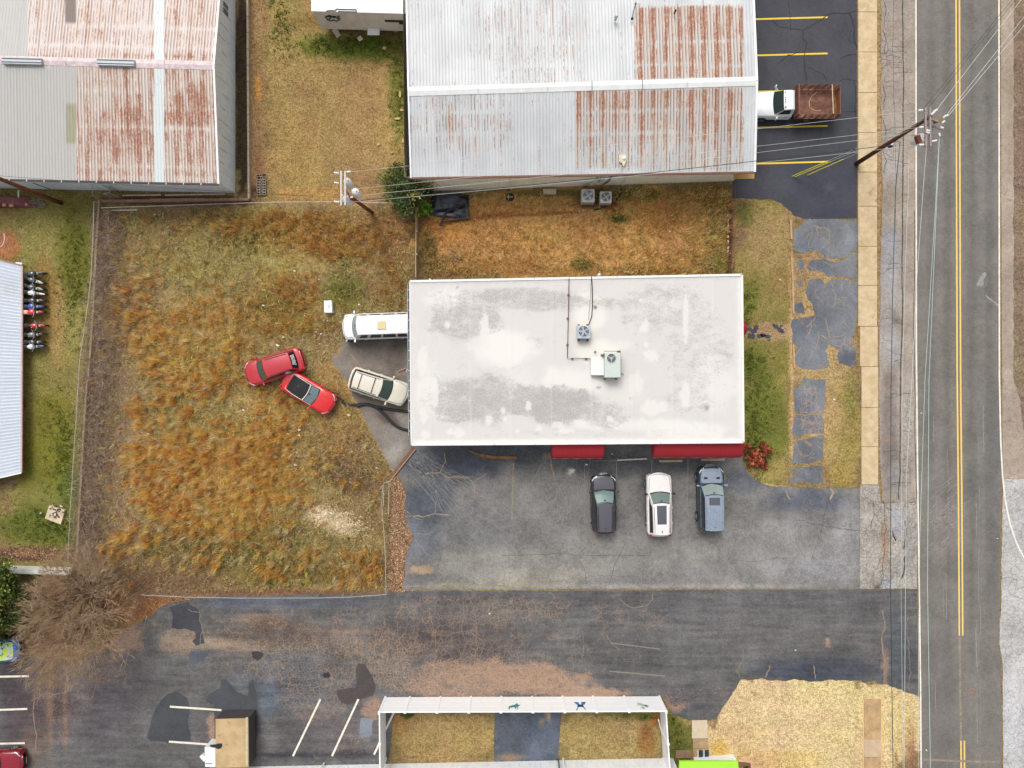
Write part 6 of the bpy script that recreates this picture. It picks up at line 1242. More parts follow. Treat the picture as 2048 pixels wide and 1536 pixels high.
# concrete wall along the ditch
CW = empty('ditch_wall', g(190, 600), 'low tan concrete wall along the brushy ditch', 'wall')
M_CWALL = flat('tan_wall', C(164, 144, 118), .9, var=.2, sc=2)
def wallrun(par, pts, h, th, mat, per=1.5, nm='block'):
    for (x0, y0), (x1, y1) in zip(pts[:-1], pts[1:]):
        a_, b_ = g(x0, y0), g(x1, y1); n = max(1, int((b_ - a_).length / per))
        for i in range(n): fbox(a_.lerp(b_, i / n + .002), a_.lerp(b_, (i + 1) / n - .002), 0, h * random.uniform(.96, 1.03), th, mat, nm, par)
wallrun(CW, [(203, 402), (196, 520), (191, 620), (186, 700), (176, 800), (170, 900), (164, 1010), (158, 1118)], .35, .16, M_CWALL)
UW = empty('brick_retaining_wall', g(350, 400), 'crumbling low brick retaining wall turning the corner of the dirt strip', 'wall')
M_OB = flat('old_brick', C(158, 122, 102), .95, var=.35, sc=5)
wallrun(UW, [(206, 404), (350, 402.5), (501, 400)], .3, .2, M_OB, .8, 'brick'); wallrun(UW, [(501, 400), (499.5, 200), (498, -60)], .4, .14, flat('pale_wall', C(180, 164, 144), .9, var=.25, sc=3), 1.2, 'brick')
for i, (x0, y0, x1, y1, lb) in enumerate([(245, 391, 322, 390, 'pale plank lying beside the warehouse foot, left one'), (330, 390.5, 450, 388, 'longer pale plank lying beside the warehouse foot'), (300, 399, 410, 398, 'grey plank lying on the brick wall'), (222, 421, 275, 420, 'white pipe length at the corner of the meadow, horizontal'), (217, 430, 216.5, 488, 'white pipe length at the corner of the meadow, upright in the picture')]):
    tag(MB().bar(g(x0, y0, .1), g(x1, y1, .1), .1, .06).build('plank' if i < 3 else 'white_pipe', flat('pale_plank', C(206, 192, 168), .8, var=.25, sc=4) if i < 3 else flat('white_pipe', C(210, 208, 204), .6), None), lb, 'plank' if i < 3 else 'pipe')
# ---- chain link fences
M_CH = flat('galvanised_wire', C(186, 180, 172), .5, .3)
def chain_fence(label, pts, h, px_spacing=62, mesh=True, mat=None, top=True):
    mat = mat or M_CH; W_ = [g(x, y) for x, y in pts]; e = empty('chain_link_fence', W_[0], label, 'fence')
    for a_, b_ in zip(W_[:-1], W_[1:]):
        L_ = (b_ - a_).length; n = max(1, round(L_ / 2.5)); d = (b_ - a_) / L_; z = Vector((0, 0, 1))
        for i in range(n + (1 if b_ is W_[-1] else 0)):
            p = a_ + d * (L_ * i / n); MB().tube([p, p + z * h], .03, 6).build('post', mat, e)
        if top: MB().tube([a_ + z * h, b_ + z * (h + random.uniform(-.03, .03))], .024, 6).build('top_rail', mat, e)
        if mesh:
            m = MB(); s_ = .22; k = int(L_ / s_)
            for i in range(-int(h / s_), k):
                for sg in (1, -1):
                    x0 = i * s_; x1 = x0 + h; z0, z1 = (0, h) if sg == 1 else (h, 0)
                    lo, hi = max(x0, 0), min(x1, L_)
                    if hi <= lo: continue
                    za = z0 + (z1 - z0) * (lo - x0) / h; zb_ = z0 + (z1 - z0) * (hi - x0) / h
                    p, q = a_ + d * lo + z * za, a_ + d * hi + z * zb_; w_ = Vector((0, 0, .005)); m.add([p - w_, q - w_, q + w_, p + w_], [(0, 1, 2, 3)])
            m.build('wire_mesh', mat, e)
    return e
chain_fence('chain link fence along the south side of the meadow above the driveway', [(300, 1180), (380, 1184), (500, 1186), (640, 1186), (708, 1184), (779, 1179)], 1.3)
chain_fence('leaning chain link fence between the tall grass and the leaf strip', [(778, 1178), (777, 1110), (774, 1060), (770, 1010), (771, 966)], 1.3)
chain_fence('chain link fence across the top of the meadow under the transformers', [(222, 424), (400, 418), (560, 413), (690, 412), (836, 416)], 1.3)
chain_fence('chain link fence running up the brushy ditch', [(208, 412), (206, 480), (202, 560), (192, 640), (180, 720), (172, 850), (162, 1000), (156, 1120)], 1.3)
chain_fence('short chain link gate fence at the corner of the rusted warehouse', [(209, 402), (209, 372)], 1.6); chain_fence('chain link panel beside the warehouse downpipe', [(230, 398), (242, 397), (242, 384)], 1.6)
chain_fence('chain link fence at the right end of the orange grass yard', [(1459, 552), (1460, 480), (1461, 372)], 1.2, mat=flat('rusty_wire', C(120, 80, 60), .8))
gt_ = empty('field_gate', g(774, 1000), 'open metal tube gate by the drain timber', 'gate')
for a_, b_ in (((768, 966, 1.2), (782, 962, 1.2)), ((768, 966, .1), (767, 1010, .3)), ((778, 966, .6), (777, 1030, .6))): MB().tube([g(*a_), g(*b_)], .03, 6).build('tube', M_CH, gt_)
tm = empty('drain_timber', g(805, 925), 'rusty brown steel channel running diagonally from the shop corner to the fence', 'channel')
MB().bar(g(775, 962, .1), g(828, 896, .1), .20, .12).build('channel', flat('rust_channel', C(120, 88, 70), .9, var=.3, sc=4), tm); MB().bar(g(779, 963, .12), g(831, 898, .12), .06, .14).build('lip', flat('pale_lip', C(186, 158, 128), .9, var=.3), tm)
dv = empty('plank_divider', g(837, 480), 'upright plank fence between the meadow and the orange grass yard', 'fence')
for i in range(9):
    y0 = 424 + i * 15; a_, b_ = g(835.5 - (i > 5) * .5, y0), g(835.5 - (i > 4) * .6, y0 + 14.6); fbox(a_, b_, 0, 1.1, .07, flat('tan_plank', C(176, 150, 118), .85, var=.25, sc=3), 'plank', dv)
    if i % 3 == 0: c = a_; MB().box((c.x + .1, c.y, .6), (.1, .1, 1.25)).build('post', flat('tan_plank', C(176, 150, 118)), dv)
# right-of-yard brick line
bl_ = empty('brick_line', g(1453, 460), 'line of scattered pale bricks along the right end of the orange grass yard', 'bricks')
for i in range(12):
    c = g(1455 + random.uniform(-1, 1), 425 + i * 7 + random.uniform(-2, 2)); MB().box((c.x, c.y, .05), (.09, .2, .08), random.uniform(-.4, .4)).build('brick', (MBR if i % 3 else M_OB), bl_)
for i, (x, y, w_, h_, r, lb) in enumerate([(769, 97, 10, 7, .2, 'pale limestone lump in the green patch near the mobile home'), (800, 190, 6, 15, .1, 'tan stone slab beside the warehouse wall, upper one'), (795, 238, 13, 5, -.4, 'long tan stone in the grass beside the warehouse'), (804, 221, 9, 5, -.8, 'small leaning stone near the warehouse wall'), (812, 247, 6, 5, .5, 'stone touching the warehouse wall'), (806, 282, 4, 12, 0, 'narrow upright stone beside the warehouse'), (784, 306, 6, 4, .2, 'small square stone in the dry grass near the cedar'), (757, 290, 6, 5, .6, 'tiny pale stone alone in the dry lawn')]):
    c = g(x, y); P = [(c.x + math.cos(k * PI / 4 + r) * w_ / 2 / S * random.uniform(.8, 1.15), c.y + math.sin(k * PI / 4 + r) * h_ / 2 / S * random.uniform(.8, 1.15)) for k in range(8)]
    tag(MB().prism(P, 0, .12).build('stone', flat('limestone', C(196, 164, 116), .9, var=.2), None, bevel=.03), lb, 'stone', 'stones beside the long warehouse')
# dead branches and junk by the shop
for pts, lb in (([(700, 708, .03), (712, 720, .04), (719, 729, .04), (722, 736, .03)], 'thin pinkish dead branch lying on the concrete pad'), ([(795, 744, .05), (806, 738, .2), (815, 735, .5)], 'pale bent branch by the shop wall, near the beige car')): 
    m = MB(); P = [g(*p) for p in pts]; m.tube(P, [.035, .03, .025, .012][:len(P)], 5); m.tube([P[1], P[1] + Vector((.4, .25, .02))], [.02, .006], 5); tag(m.build('dead_branch', flat('branch_pale', C(186, 150, 124), .9), None), lb, 'branch')
e = empty('satellite_bracket', g(815, 741, .8), 'white metal bracket sticking out at the shop wall', 'bracket'); MB().tube([g(822, 742, 1.0), g(814, 738, 1.0), g(812, 745, 1.0)], .03, 6).build('arm', M_TRIMW, e)
# ------------------------------------------------------------ utility poles and wires
def wood(name, c): 
    t = NT(name); p = t.pos(); n = t.noise(t.scale(p, (6, 6, .8)), 3, 5, .7); return t.fin(t.mix(t.ramp(n, .3, .7), C(*[int(v * .72) for v in c]), C(*c)), .9, 0, .2)
M_POLE = wood('creosote_pole', (112, 82, 66)); M_POLE2 = wood('reddish_pole', (140, 88, 62)); M_ARM = wood('grey_crossarm', (176, 160, 152))
M_INS = flat('porcelain', C(226, 228, 228), .25, 0, .6, var=.05); M_TX = flat('transformer_white', C(232, 232, 230), .45, var=.06); M_STL = flat('pole_steel', C(150, 154, 158), .5, .3)
def insul(par, a, b, r=.06):
    a, b = Vector(a), Vector(b); P = [a.lerp(b, t_) for t_ in np.linspace(0, 1, 7)]; MB().tube(P, [r * .5, r, r * .5, r, r * .5, r, r * .5], 8).build('insulator', M_INS, par, smooth=True)
def can(par, c, r=.2, h=.75):
    m = MB(); m.lathe([(r * .96, 0), (r, .04), (r, h), (r * .9, h + .06), (0, h + .1)], c, n=16, close=False); o = m.build('transformer', M_TX, par, smooth=True)
    m = MB(); m.lathe([(.04, 0), (.06, .06), (.035, .1), (.05, .16), (.02, .2)], (c[0] + r * .4, c[1], c[2] + h + .05), n=8); m.build('bushing', M_INS, o)
def pole(label, base, top, ztop, r0, r1, mat):
    b = g(*base); t_ = g(top[0], top[1], ztop); e = empty('utility_pole', b, label, 'utility pole'); m = MB(); m.tube([b - Vector((0, 0, .1)), b.lerp(t_, .5), t_], [r0, (r0 + r1) / 2, r1], 12); m.build('pole', mat, e, smooth=True); return e, b, t_
ZP = 9.8
p1, b1, t1 = pole('tall dark utility pole with crossarms leaning over the road in the picture', (1712, 328), (1861, 233), ZP, .17, .12, M_POLE)
def on(px, py, z=ZP): return g(px, py, z)
for x in (1850.5, 1859.5): MB().bar(on(x, 215), on(x + 1, 293), .11, .12).build('crossarm', M_ARM, p1)
MB().bar(on(1857, 236.5, ZP - .5), on(1876, 243, ZP - .5), .11, .12).build('crossarm', M_ARM, p1); MB().bar(on(1855, 249, ZP - .9), on(1882, 258, ZP - .9), .11, .12).build('crossarm', M_ARM, p1); MB().bar(on(1868, 245, ZP - .7), on(1888, 238, ZP - .7), .16, .16).build('crossarm', flat('olive_arm', C(140, 118, 52), .8), p1)
for a_, b_ in (((1836.5, 221), (1846, 220.5)), ((1838, 255), (1847, 254.5)), ((1838, 290), (1848, 289.5)), ((1862, 230), (1870, 223)), ((1866, 224), (1875, 219)), ((1886, 236), (1893, 231)), ((1888, 234), (1897, 230)), ((1884, 246), (1890, 242)), ((1881, 254), (1887, 257)), ((1878, 266), (1880, 273)), ((1853, 260), (1860, 262)), ((1852, 264), (1859, 267)), ((1864, 283), (1874, 281))): insul(p1, on(*a_, ZP + .12), on(*b_, ZP + .12), .085)
can(p1, g(1829, 284, 7.4), .30, .85); MB().box(tuple(g(1836, 279, 8.2)), (.25, .5, .3), .3).build('cutout', flat('red_brown', C(126, 66, 56), .7), p1); insul(p1, g(1829, 270, 8.6), g(1832, 268, 8.9), .1)
MB().tube([g(1777, 292, 4.3), g(1784, 290, 4.5)], .16, 8).build('splice_case', MDK, p1); MB().box(tuple(g(1781, 289, 4.6)), (.3, .14, .1), .3).build('clamp', M_TRIMW, p1)
rs = random.Random(2)
for k in range(9):
    a_ = on(rs.uniform(1848, 1888), rs.uniform(232, 288)); b_ = on(rs.uniform(1852, 1892), rs.uniform(238, 280), ZP - .6); c_ = (a_ + b_) / 2 - Vector((0, 0, .5)); MB().tube([a_, c_, b_], .012, 4).build('jumper', M_STL, p1)
p2, b2, t2 = pole('reddish utility pole carrying three white transformers over the meadow fence', (744, 425), (700, 393), ZP, .15, .11, M_POLE2)
for x in (682.5, 690.5): MB().bar(on(x, 342), on(x, 411), .10, .12).build('crossarm', flat('pale_arm', C(204, 198, 190), .7, var=.1), p2)
MB().bar(on(688, 377), on(705, 396, ZP - 1), .1, .1).build('brace', M_ARM, p2)
for x0, y0, x1, y1 in ((668, 345, 678, 347), (668, 365, 678, 366.5), (668, 403, 679, 404), (693, 344, 702, 343.5), (684, 391, 686, 391), (701, 395, 706, 394)): insul(p2, on(x0, y0, ZP + .1), on(x1, y1, ZP + .1), .08)
for x, y in ((701, 371), (717, 391), (699, 405)): can(p2, g(x, y, 8.3), .24, .95)
for a_, b_ in (((698, 375), (700, 398)), ((702, 372), (704, 394)), ((690, 345), (691, 410))): MB().tube([on(*a_, 9.3), on(*b_, 9.3)], .02, 5).build('jumper', M_STL, p2)
p3, b3, t3 = pole('brown utility pole leaning out at the left edge over the rusted warehouse wall', (122, 406), (-60, 334), 10.5, .17, .12, M_POLE2)
def wire(label, A, B, sag, r=.016, mat=None, pts=None, group='overhead wires'):
    A, B = Vector(A), Vector(B); P = []
    for i in range(15): t_ = i / 14; p = A.lerp(B, t_); p.z -= sag * 4 * t_ * (1 - t_); P.append(p)
    m = MB(); m.tube(P, r * .75, 4, False); return tag(m.build('overhead_wire', mat or M_WIRE, None), label, 'wire', group)
M_WIRE = flat('aluminium_wire', C(206, 210, 208), .4, .2); M_WDK = flat('dark_cable', C(44, 58, 62), .6)
wire('top pale wire from the road pole to the transformer pole', on(1836, 221), on(702, 343.5), .25)
wire('second pale wire from the road pole, crossing the warehouse roof', on(1838, 255), on(708, 378), .3)
wire('third wire from the road pole, passing just above the warehouse eave', g(1800, 270, 8.6), g(716, 391, 8.4), .5, .018)
wire('lower pale wire between the two poles', on(1838, 290), on(705, 404), .5)
wire('thick dark cable between the poles below the pale wires', g(1783, 290, 6.6), g(722, 401, 7.0), .6, .03, M_WDK)
wire('dark wire from the transformer pole to the left pole', g(700, 396, 7.2), g(-20, 350, 8.6), .4, .014, M_WDK)
wire('service wire from the transformer pole down to the shop roof corner', g(735, 417, 3.2), g(818, 560, 4.0), .15, .02, M_WDK)
for i, (a_, b_, lb) in enumerate([((1850, 214), (2062, -46), 'leftmost wire running up to the right from the road pole'), ((1859, 213), (2068, -46), 'second wire from the left running up over the road'), ((1874, 219), (2078, -46), 'third wire running up over the road'), ((1893, 230), (2148, -90), 'fourth wire running up over the road'), ((1897, 231), (2168, -90), 'rightmost wire running up over the road')]):
    wire(lb, on(*a_), on(b_[0], b_[1], ZP), .1, .022 if i in (2, 3, 4) else .016, M_WIRE if i > 1 else M_WDK)
def wpoly(label, pts, z, r, mat):
    m = MB(); m.tube([g(x, y, zz) for (x, y), zz in zip(pts, z)], r * .8, 4, False); tag(m.build('overhead_wire', mat, None), label, 'wire', 'overhead wires')
M_WTEAL = flat('teal_wire', C(182, 206, 202), .5)
wpoly('wire running down the picture beside the left edge line of the road', [(1853, 293), (1847, 370), (1834, 552), (1824, 760), (1813, 947), (1811, 1171), (1808, 1600)], [9.8, 9.6, 9.2, 9, 9, 9, 9.2], .02, M_WIRE)
wpoly('wire crossing the left edge line lower down the road', [(1879, 268), (1871, 411), (1850, 760), (1840, 1062), (1837, 1300), (1838, 1600)], [9.8, 9.6, 9.1, 9, 9, 9.2], .02, M_WTEAL)
wpoly('wire hanging over the left lane of the road', [(1879, 268), (1873, 411), (1858, 760), (1855, 1171), (1862, 1600)], [9.8, 9.6, 9.1, 9, 9.2], .022, M_WTEAL)
wpoly('dark teal cable running down over the shoulder', [(1800, 284), (1791, 380), (1785, 600), (1782, 781), (1781, 1171), (1787, 1600)], [6.6, 6.5, 6.3, 6.2, 6.2, 6.4], .032, flat('dark_teal_cable', C(38, 70, 78), .6))
wpoly('thin pale wire over the right part of the shoulder', [(1818, 300), (1817, 370), (1810, 552), (1805, 760), (1802, 1171), (1807, 1600)], [8, 7.9, 7.7, 7.6, 7.6, 7.8], .015, M_WIRE)
for i, (a_, lb) in enumerate([((1583, 353), 'outer yellow guarded guy wire'), ((1588, 354.5), 'middle yellow guarded guy wire'), ((1614, 350.5), 'upper yellow guarded guy wire, nearest the pole')]):
    A = g(*a_); B = g(1846 + 3 * i, 240 + 3 * i, 9.2 - .3 * i); e = empty('guy_wire', A, lb + ' above the sealed lot', 'guy wire', 'guy wires of the road pole'); MB().tube([A, B], .012, 4).build('wire', M_WIRE, e); MB().tube([A + (B - A) * .004, A + (B - A).normalized() * 3.3], .028, 6).build('guard', flat('guard_yellow', C(236, 220, 40), .5), e)

# ------------------------------------------------------------ vehicles
M_TYRE = flat('tyre_rubber', C(34, 34, 36), .85); M_RIM = flat('alloy_rim', C(190, 194, 198), .35, .6); M_BLKP = flat('black_trim', C(26, 27, 30), .45)
M_CHR = flat('chrome_trim', C(214, 216, 220), .2, .8); M_LAMP = flat('headlight_lens', C(206, 212, 220), .12, 0, .6); M_TAIL = flat('tail_light_lens', C(196, 30, 34), .2, 0, .6); M_SEAM = flat('panel_gap', C(30, 30, 32), .8)
def glass(name, c): return flat(name, C(*c), .08, 0, .6, .4, var=.05)
def paint(name, c, metal=.0, rough=.28, coat=.7, var=.02): return flat(name, C(*c), rough, metal, .5, coat, var=var, sc=1.5)
def wheel(par, x, y, r, w_, rimm=None, spokes=5):
    m = MB(); m.lathe([(r * .62, -w_ / 2), (r * .93, -w_ / 2), (r, -w_ / 2 + .04), (r, w_ / 2 - .04), (r * .93, w_ / 2), (r * .62, w_ / 2)], (x, y, r), 'y', 22); wo = m.build('wheel', M_TYRE, par, smooth=False)
    s = 1 if y > 0 else -1; m = MB(); yy = s * (w_ / 2 + .004)
    m.lathe([(r * .62, yy - s * .05), (r * .64, yy), (r * .56, yy), (r * .54, yy - s * .05)], (x, y, r), 'y', 20)
    for k in range(spokes):
        a = 2 * PI * k / spokes; m.bar((x, y + yy - s * .02, r), (x + r * .58 * math.cos(a), y + yy - s * .02, r + r * .58 * math.sin(a)), .05, .03)
    m.lathe([(.001, yy), (.06, yy), (.06, yy - s * .06)], (x, y, r), 'y', 10, False); m.build('rim', rimm or M_RIM, wo)

def car(p):
    """x forward, y left; built at the origin then placed"""
    L_, W_, Hh = p['L'], p['W'], p['H']; hw = W_ / 2
    e = empty('parked_car' if p.get('nm') is None else p['nm'], (0, 0, 0), p['label'], p.get('cat', 'car'))
    pm = p['paint']; zb = p.get('belt', .98); zh = p.get('hood', .95); zn = p.get('nose', .74); ztail = p.get('tail', zb)
    xc = p['cowl']; xf = p['rf']; xt = p['rr']; xr = p['rb']; wb_ = hw * p.get('wb', .86); wt = hw * p.get('wt', .70); wt2 = hw * p.get('wt2', p.get('wt', .70))
    def half(x):
        t = abs(x) / (L_ / 2); k = p.get('round', .30) if x > 0 else p.get('roundr', .18)
        return hw * (1 - .05 * max(0, t - .3) ** 2 - k * max(0, (t - .80) / .20) ** 2.6)
    def ztop(x):
        if x > xc: s = (x - xc) / (L_ / 2 - xc); return zh + (zn - zh) * s ** 2.0
        if x < xr: s = (xr - x) / (L_ / 2 + xr + 1e-6); return zb + (ztail - zb) * min(1, s) ** 1.5
        return zb + (zh - zb) * max(0, min(1, (x - xc + .3) / .3))
    def zsurf(x, f): 
        return ztop(x) + .045 * (1 - (f / .95) ** 2) - .04 * max(0, (f - .8) / .2)
    xs = list(np.linspace(-L_ / 2, L_ / 2, 41)); rows = []
    prof = [(0, 0), (.3, 0), (.55, 0), (.74, 0), (.86, 0), (.93, -.02), (.97, -.07), (.995, -.16)]
    for x in xs:
        h = half(x); zt_ = ztop(x); t = abs(x) / (L_ / 2); endk = max(0, (t - .955) / .045); r = []
        full = [(f, zsurf(x, f) + dz - endk ** 2 * .16) for f, dz in prof] + [(1.0, .60 - .02 * endk), (1.0, .46), (.985, .30), (.94, .22)]
        for f, z in full: r.append((x - (0 if t < .9 else math.copysign(1, x) * (.16 if x > 0 else .08) * (t - .9) / .1 * f * f), f * h, z))
        rows.append([(a, -b, c) for a, b, c in reversed(r[1:])] + r)
    m = MB(); m.grid(rows); n = len(rows[0]); m.f.append(tuple(range(n))); m.f.append(tuple(reversed(range((len(rows) - 1) * n, len(rows) * n))))
    for i in range(len(rows) - 1): m.f.append((i * n, (i + 1) * n, (i + 1) * n + n - 1, i * n + n - 1))
    body = m.build('body', pm, e, smooth=True)
    # greenhouse
    zg = zb - .02; bul = p.get('bul', .20)
    def A(s): return Vector((xc - bul * s * s, s * wb_, zsurf(xc, .8) - .01))
    def B(s): return Vector((xf - .10 * s * s, s * wt, Hh - .03 - .035 * s * s))
    def Cq(s): return Vector((xt + .06 * s * s, s * wt2, Hh - p.get('rdrop', .05) - .035 * s * s))
    def D(s): return Vector((xr + .10 * s * s, s * hw * p.get('wb2', .84), ztail - .02 if ztail < zb else zg))
    S_ = np.linspace(-1, 1, 13)
    def rowf(F, G, t): return [tuple(F(s).lerp(G(s), t)) for s in S_]
    R = [rowf(A, B, t) for t in np.linspace(0, 1, 5)]
    for t in np.linspace(0, 1, 9)[1:]:
        rr = []
        for s in S_: q = B(s).lerp(Cq(s), t); q.z += .045 * math.sin(PI * t) * (1 - .3 * s * s); rr.append(tuple(q))
        R.append(rr)
    R += [rowf(Cq, D, t) for t in np.linspace(0, 1, 5)[1:]]
    rm = p.get('roofmat', pm)
    m = MB(); m.grid(R[:5]); m.build('windshield_frame', p.get('framemat', pm), e, smooth=True)
    m = MB(); m.grid(R[4:13]); m.build('roof', rm, e, smooth=True); m = MB(); m.grid(R[12:]); m.build('tailgate', p.get('rearmat', pm), e, smooth=True)
    def sideP(sg, t, v):   # t along (0 front), v up
        lo = A(sg).lerp(D(sg), t); hi_b = B(sg); hi_c = Cq(sg); hi = hi_b.lerp(hi_c, t); hi.z += .045 * math.sin(PI * t) * .7; q = lo.lerp(hi, v); q.y += sg * .03 * math.sin(PI * v); return q
    for sg in (1, -1):
        m = MB(); m.grid([[tuple(sideP(sg, t, v)) for t in np.linspace(0, 1, 13)] for v in np.linspace(0, 1, 5)]); m.build('side_pillar', p.get('pillarmat', pm), e, smooth=True)
        for t0, t1 in p.get('sidewin', [(.10, .42), (.45, .74), (.77, .93)]):
            m = MB(); rows_ = []
            for v in np.linspace(.06, .88, 4): rows_.append([tuple(sideP(sg, t, v) + Vector((0, sg * .012, .006))) for t in np.linspace(t0 + (.02 * v), t1, 5)])
            m.grid(rows_); m.build('side_window', p.get('sglass', glass('dark_side_glass', (30, 34, 40))), e, smooth=True)
    gm = p.get('glass', glass('green_grey_glass', (112, 132, 126)))
    def patch(F, G, s1, t0, t1, off, cur=0):
        return [[tuple(F(s * s1).lerp(G(s * s1), t) + Vector(off)) for s in np.linspace(-1, 1, 11)] for t in np.linspace(t0, t1, 5)]
    m = MB(); m.grid(patch(A, B, .93, .10, .96, (.006, 0, .010))); ws = m.build('windshield', gm, e, smooth=True)
    m = MB(); m.grid(patch(A, B, .95, .01, .10, (.004, 0, .008))); m.build('cowl_grille', M_BLKP, e, smooth=True)
    q = A(0).lerp(B(0), .80); m = MB(); m.box((q.x, 0, q.z + .03), (.10, .12, .02)); m.build('mirror_mount', M_BLKP, ws)
    q = A(0).lerp(B(0), .97); m = MB(); m.grid(patch(A, B, .93, .90, .97, (.008, 0, .014))); m.build('tint_band', p.get('band', glass('tint', (62, 72, 74))), ws, smooth=True)
    for s0, s1 in ((-.75, -.05), (.05, .8)):
        a_, b_ = A(s0).lerp(B(s0), .07), A(s1).lerp(B(s1), .10); MB().bar(a_ + Vector((0, 0, .03)), b_ + Vector((0, 0, .03)), .03, .02).build('wiper', M_BLKP, ws)
    if p.get('rearglass', True): m = MB(); m.grid(patch(Cq, D, .86, .08, p.get('rgl', .62), (-.010, 0, .008))); m.build('rear_window', p.get('rglass', glass('dark_rear_glass', (28, 32, 36))), e, smooth=True)
    # seams, lamps, bumpers
    def surf_line(nm, pts, wd, mat, up=.008):
        m = MB(); P = [Vector((x, f * half(x), zsurf(x, abs(f)) + (-.02 if abs(f) > .86 else 0) + up)) for x, f in pts]
        rows_ = []
        for i, q in enumerate(P):
            d = (P[min(i + 1, len(P) - 1)] - P[max(i - 1, 0)]).normalized(); nn = Vector((-d.y, d.x, 0)).normalized() * wd / 2; rows_.append([tuple(q + nn), tuple(q - nn)])
        m.grid(rows_); return m.build(nm, mat, e)
    xn = L_ / 2 - .10; sm = p.get('seam', M_SEAM)
    for sg in (1, -1): surf_line('hood_seam', [(x, sg * (.84 - .12 * ((x - xc) / (xn - xc)) ** 2)) for x in np.linspace(xc - .05, xn - .12, 9)], .022, sm)
    surf_line('hood_edge', [(xn - .12 + .10 * (1 - (f / .72) ** 2), f) for f in np.linspace(-.72, .72, 11)], .022, sm)
    for sg in (1, -1):
        m = MB(); rows_ = []
        for f in np.linspace(.66, .955, 6):
            xx = L_ / 2 - .10 - .36 * ((f - .66) / .3) ** 1.3; rows_.append([(xx - .16 * f * f * 0 - .02, sg * f * half(xx), zsurf(xx, f) + .004), (xx - .14, sg * f * half(xx - .1), zsurf(xx - .14, f) + .008)])
        m.grid(rows_); m.build('headlight', p.get('lamp', M_LAMP), e)
        m = MB(); xb = -L_ / 2; hy = sg * half(xb + .08); m.box((xb + .13, hy * .90, p.get('tlz', .84)), (.16, .16, p.get('tlh', .34))); m.build('tail_light', M_TAIL, e, bevel=.03)
        mx = xc - .22; my = sg * (hw + .10); m = MB(); m.box((mx, my, zb + .08), (.13, .20, .15)); m.bar((mx, sg * hw * .90, zb + .02), (mx, my, zb + .05), .07, .05); m.build('wing_mirror', p.get('mirror', pm), e, bevel=.02)
        if p.get('handles', True):
            for hx in (xf - .45, xt + .75): m = MB(); m.box((hx, sg * (hw + .012), .82), (.16, .03, .035)); m.build('door_handle', p.get('handlem', pm), e)
            m = MB(); m.bar((L_ * .28, sg * (hw * .995), .36), (-L_ * .30, sg * hw * .995, .36), .05, .10); m.build('sill', M_BLKP, e)
    m = MB(); yy = half(L_ / 2) * .8; m.box((L_ / 2 - .01, 0, .62), (.05, yy * 1.3, .18)); m.build('grille', p.get('grille', M_BLKP), e, bevel=.01); m = MB(); m.box((L_ / 2 + .005, 0, .42), (.05, .5, .11)); m.build('front_plate', p.get('platem', M_CHR), e)
    m = MB(); m.box((-L_ / 2 + .01, 0, .45), (.08, yy * 1.9, .22)); m.build('rear_bumper', p.get('bump', pm), e, bevel=.03)
    wr_ = p.get('wr', .35); wbx = p.get('wbase', L_ * .29)
    for x in (wbx * 1.05, -wbx * .98):
        for sg in (1, -1): wheel(e, x, sg * (hw - .10 + p.get('wout', 0)), wr_, .24)
    def roofz(x, s): t = (xf - x) / (xf - xt); q = B(s).lerp(Cq(s), t); return q.z + .045 * math.sin(PI * min(1, max(0, t))) * (1 - .3 * s * s)
    def roofy(x, s): t = (xf - x) / (xf - xt); return B(s).lerp(Cq(s), t).y
    if p.get('rails'):
        for sg in (1, -1):
            P = [Vector((x, roofy(x, sg * .88), roofz(x, .88) + .045)) for x in np.linspace(xf - .25, xt + .15, 8)]; m = MB(); m.tube(P, .022, 6); m.bar(P[0], P[0] - Vector((0, 0, .06)), .03, .03); m.bar(P[-1], P[-1] - Vector((0, 0, .06)), .03, .03); m.build('roof_rail', p['rails'], e)
    if p.get('bars'):
        for x in p['bars']: m = MB(); m.bar((x, roofy(x, -.88), roofz(x, .88) + .07), (x, roofy(x, .88), roofz(x, .88) + .07), .05, .03); m.build('cross_bar', M_BLKP, e)
    if p.get('sun'):
        x0, x1, s1 = p['sun']; m = MB(); m.grid([[(x, roofy(x, s), roofz(x, abs(s)) + .010) for s in np.linspace(-s1, s1, 7)] for x in np.linspace(x0, x1, 7)]); m.build('sunroof', glass('sunroof_glass', (84, 86, 96)), e, smooth=True)
    if p.get('ribs'):
        for s in p['ribs']: m = MB(); m.grid([[(x, roofy(x, s) + d, roofz(x, abs(s)) + .006) for d in (-.008, .008)] for x in np.linspace(xf - p.get('rib0', .3), xt + .1, 8)]); m.build('roof_crease', p.get('ribm', M_SEAM), e)
    if p.get('antenna'): m = MB(); x = xt + .35; m.bar((x, 0, roofz(x, 0) + .02), (x - .16, 0, roofz(x, 0) + .07), .05, .04); m.build('antenna', M_BLKP, e)
    if p.get('extra'): p['extra'](e, A, B, Cq, D, zsurf, half, roofz, roofy, patch, surf_line, sideP)
    f_, r_ = g(*p['front'], .7), g(*p['rear'], .7); c = (f_ + r_) / 2; d = f_ - r_
    e.rotation_euler = (0, 0, math.atan2(d.y, d.x)); e.location = (c.x, c.y, p.get('z', Z_LOT + .006)); return e

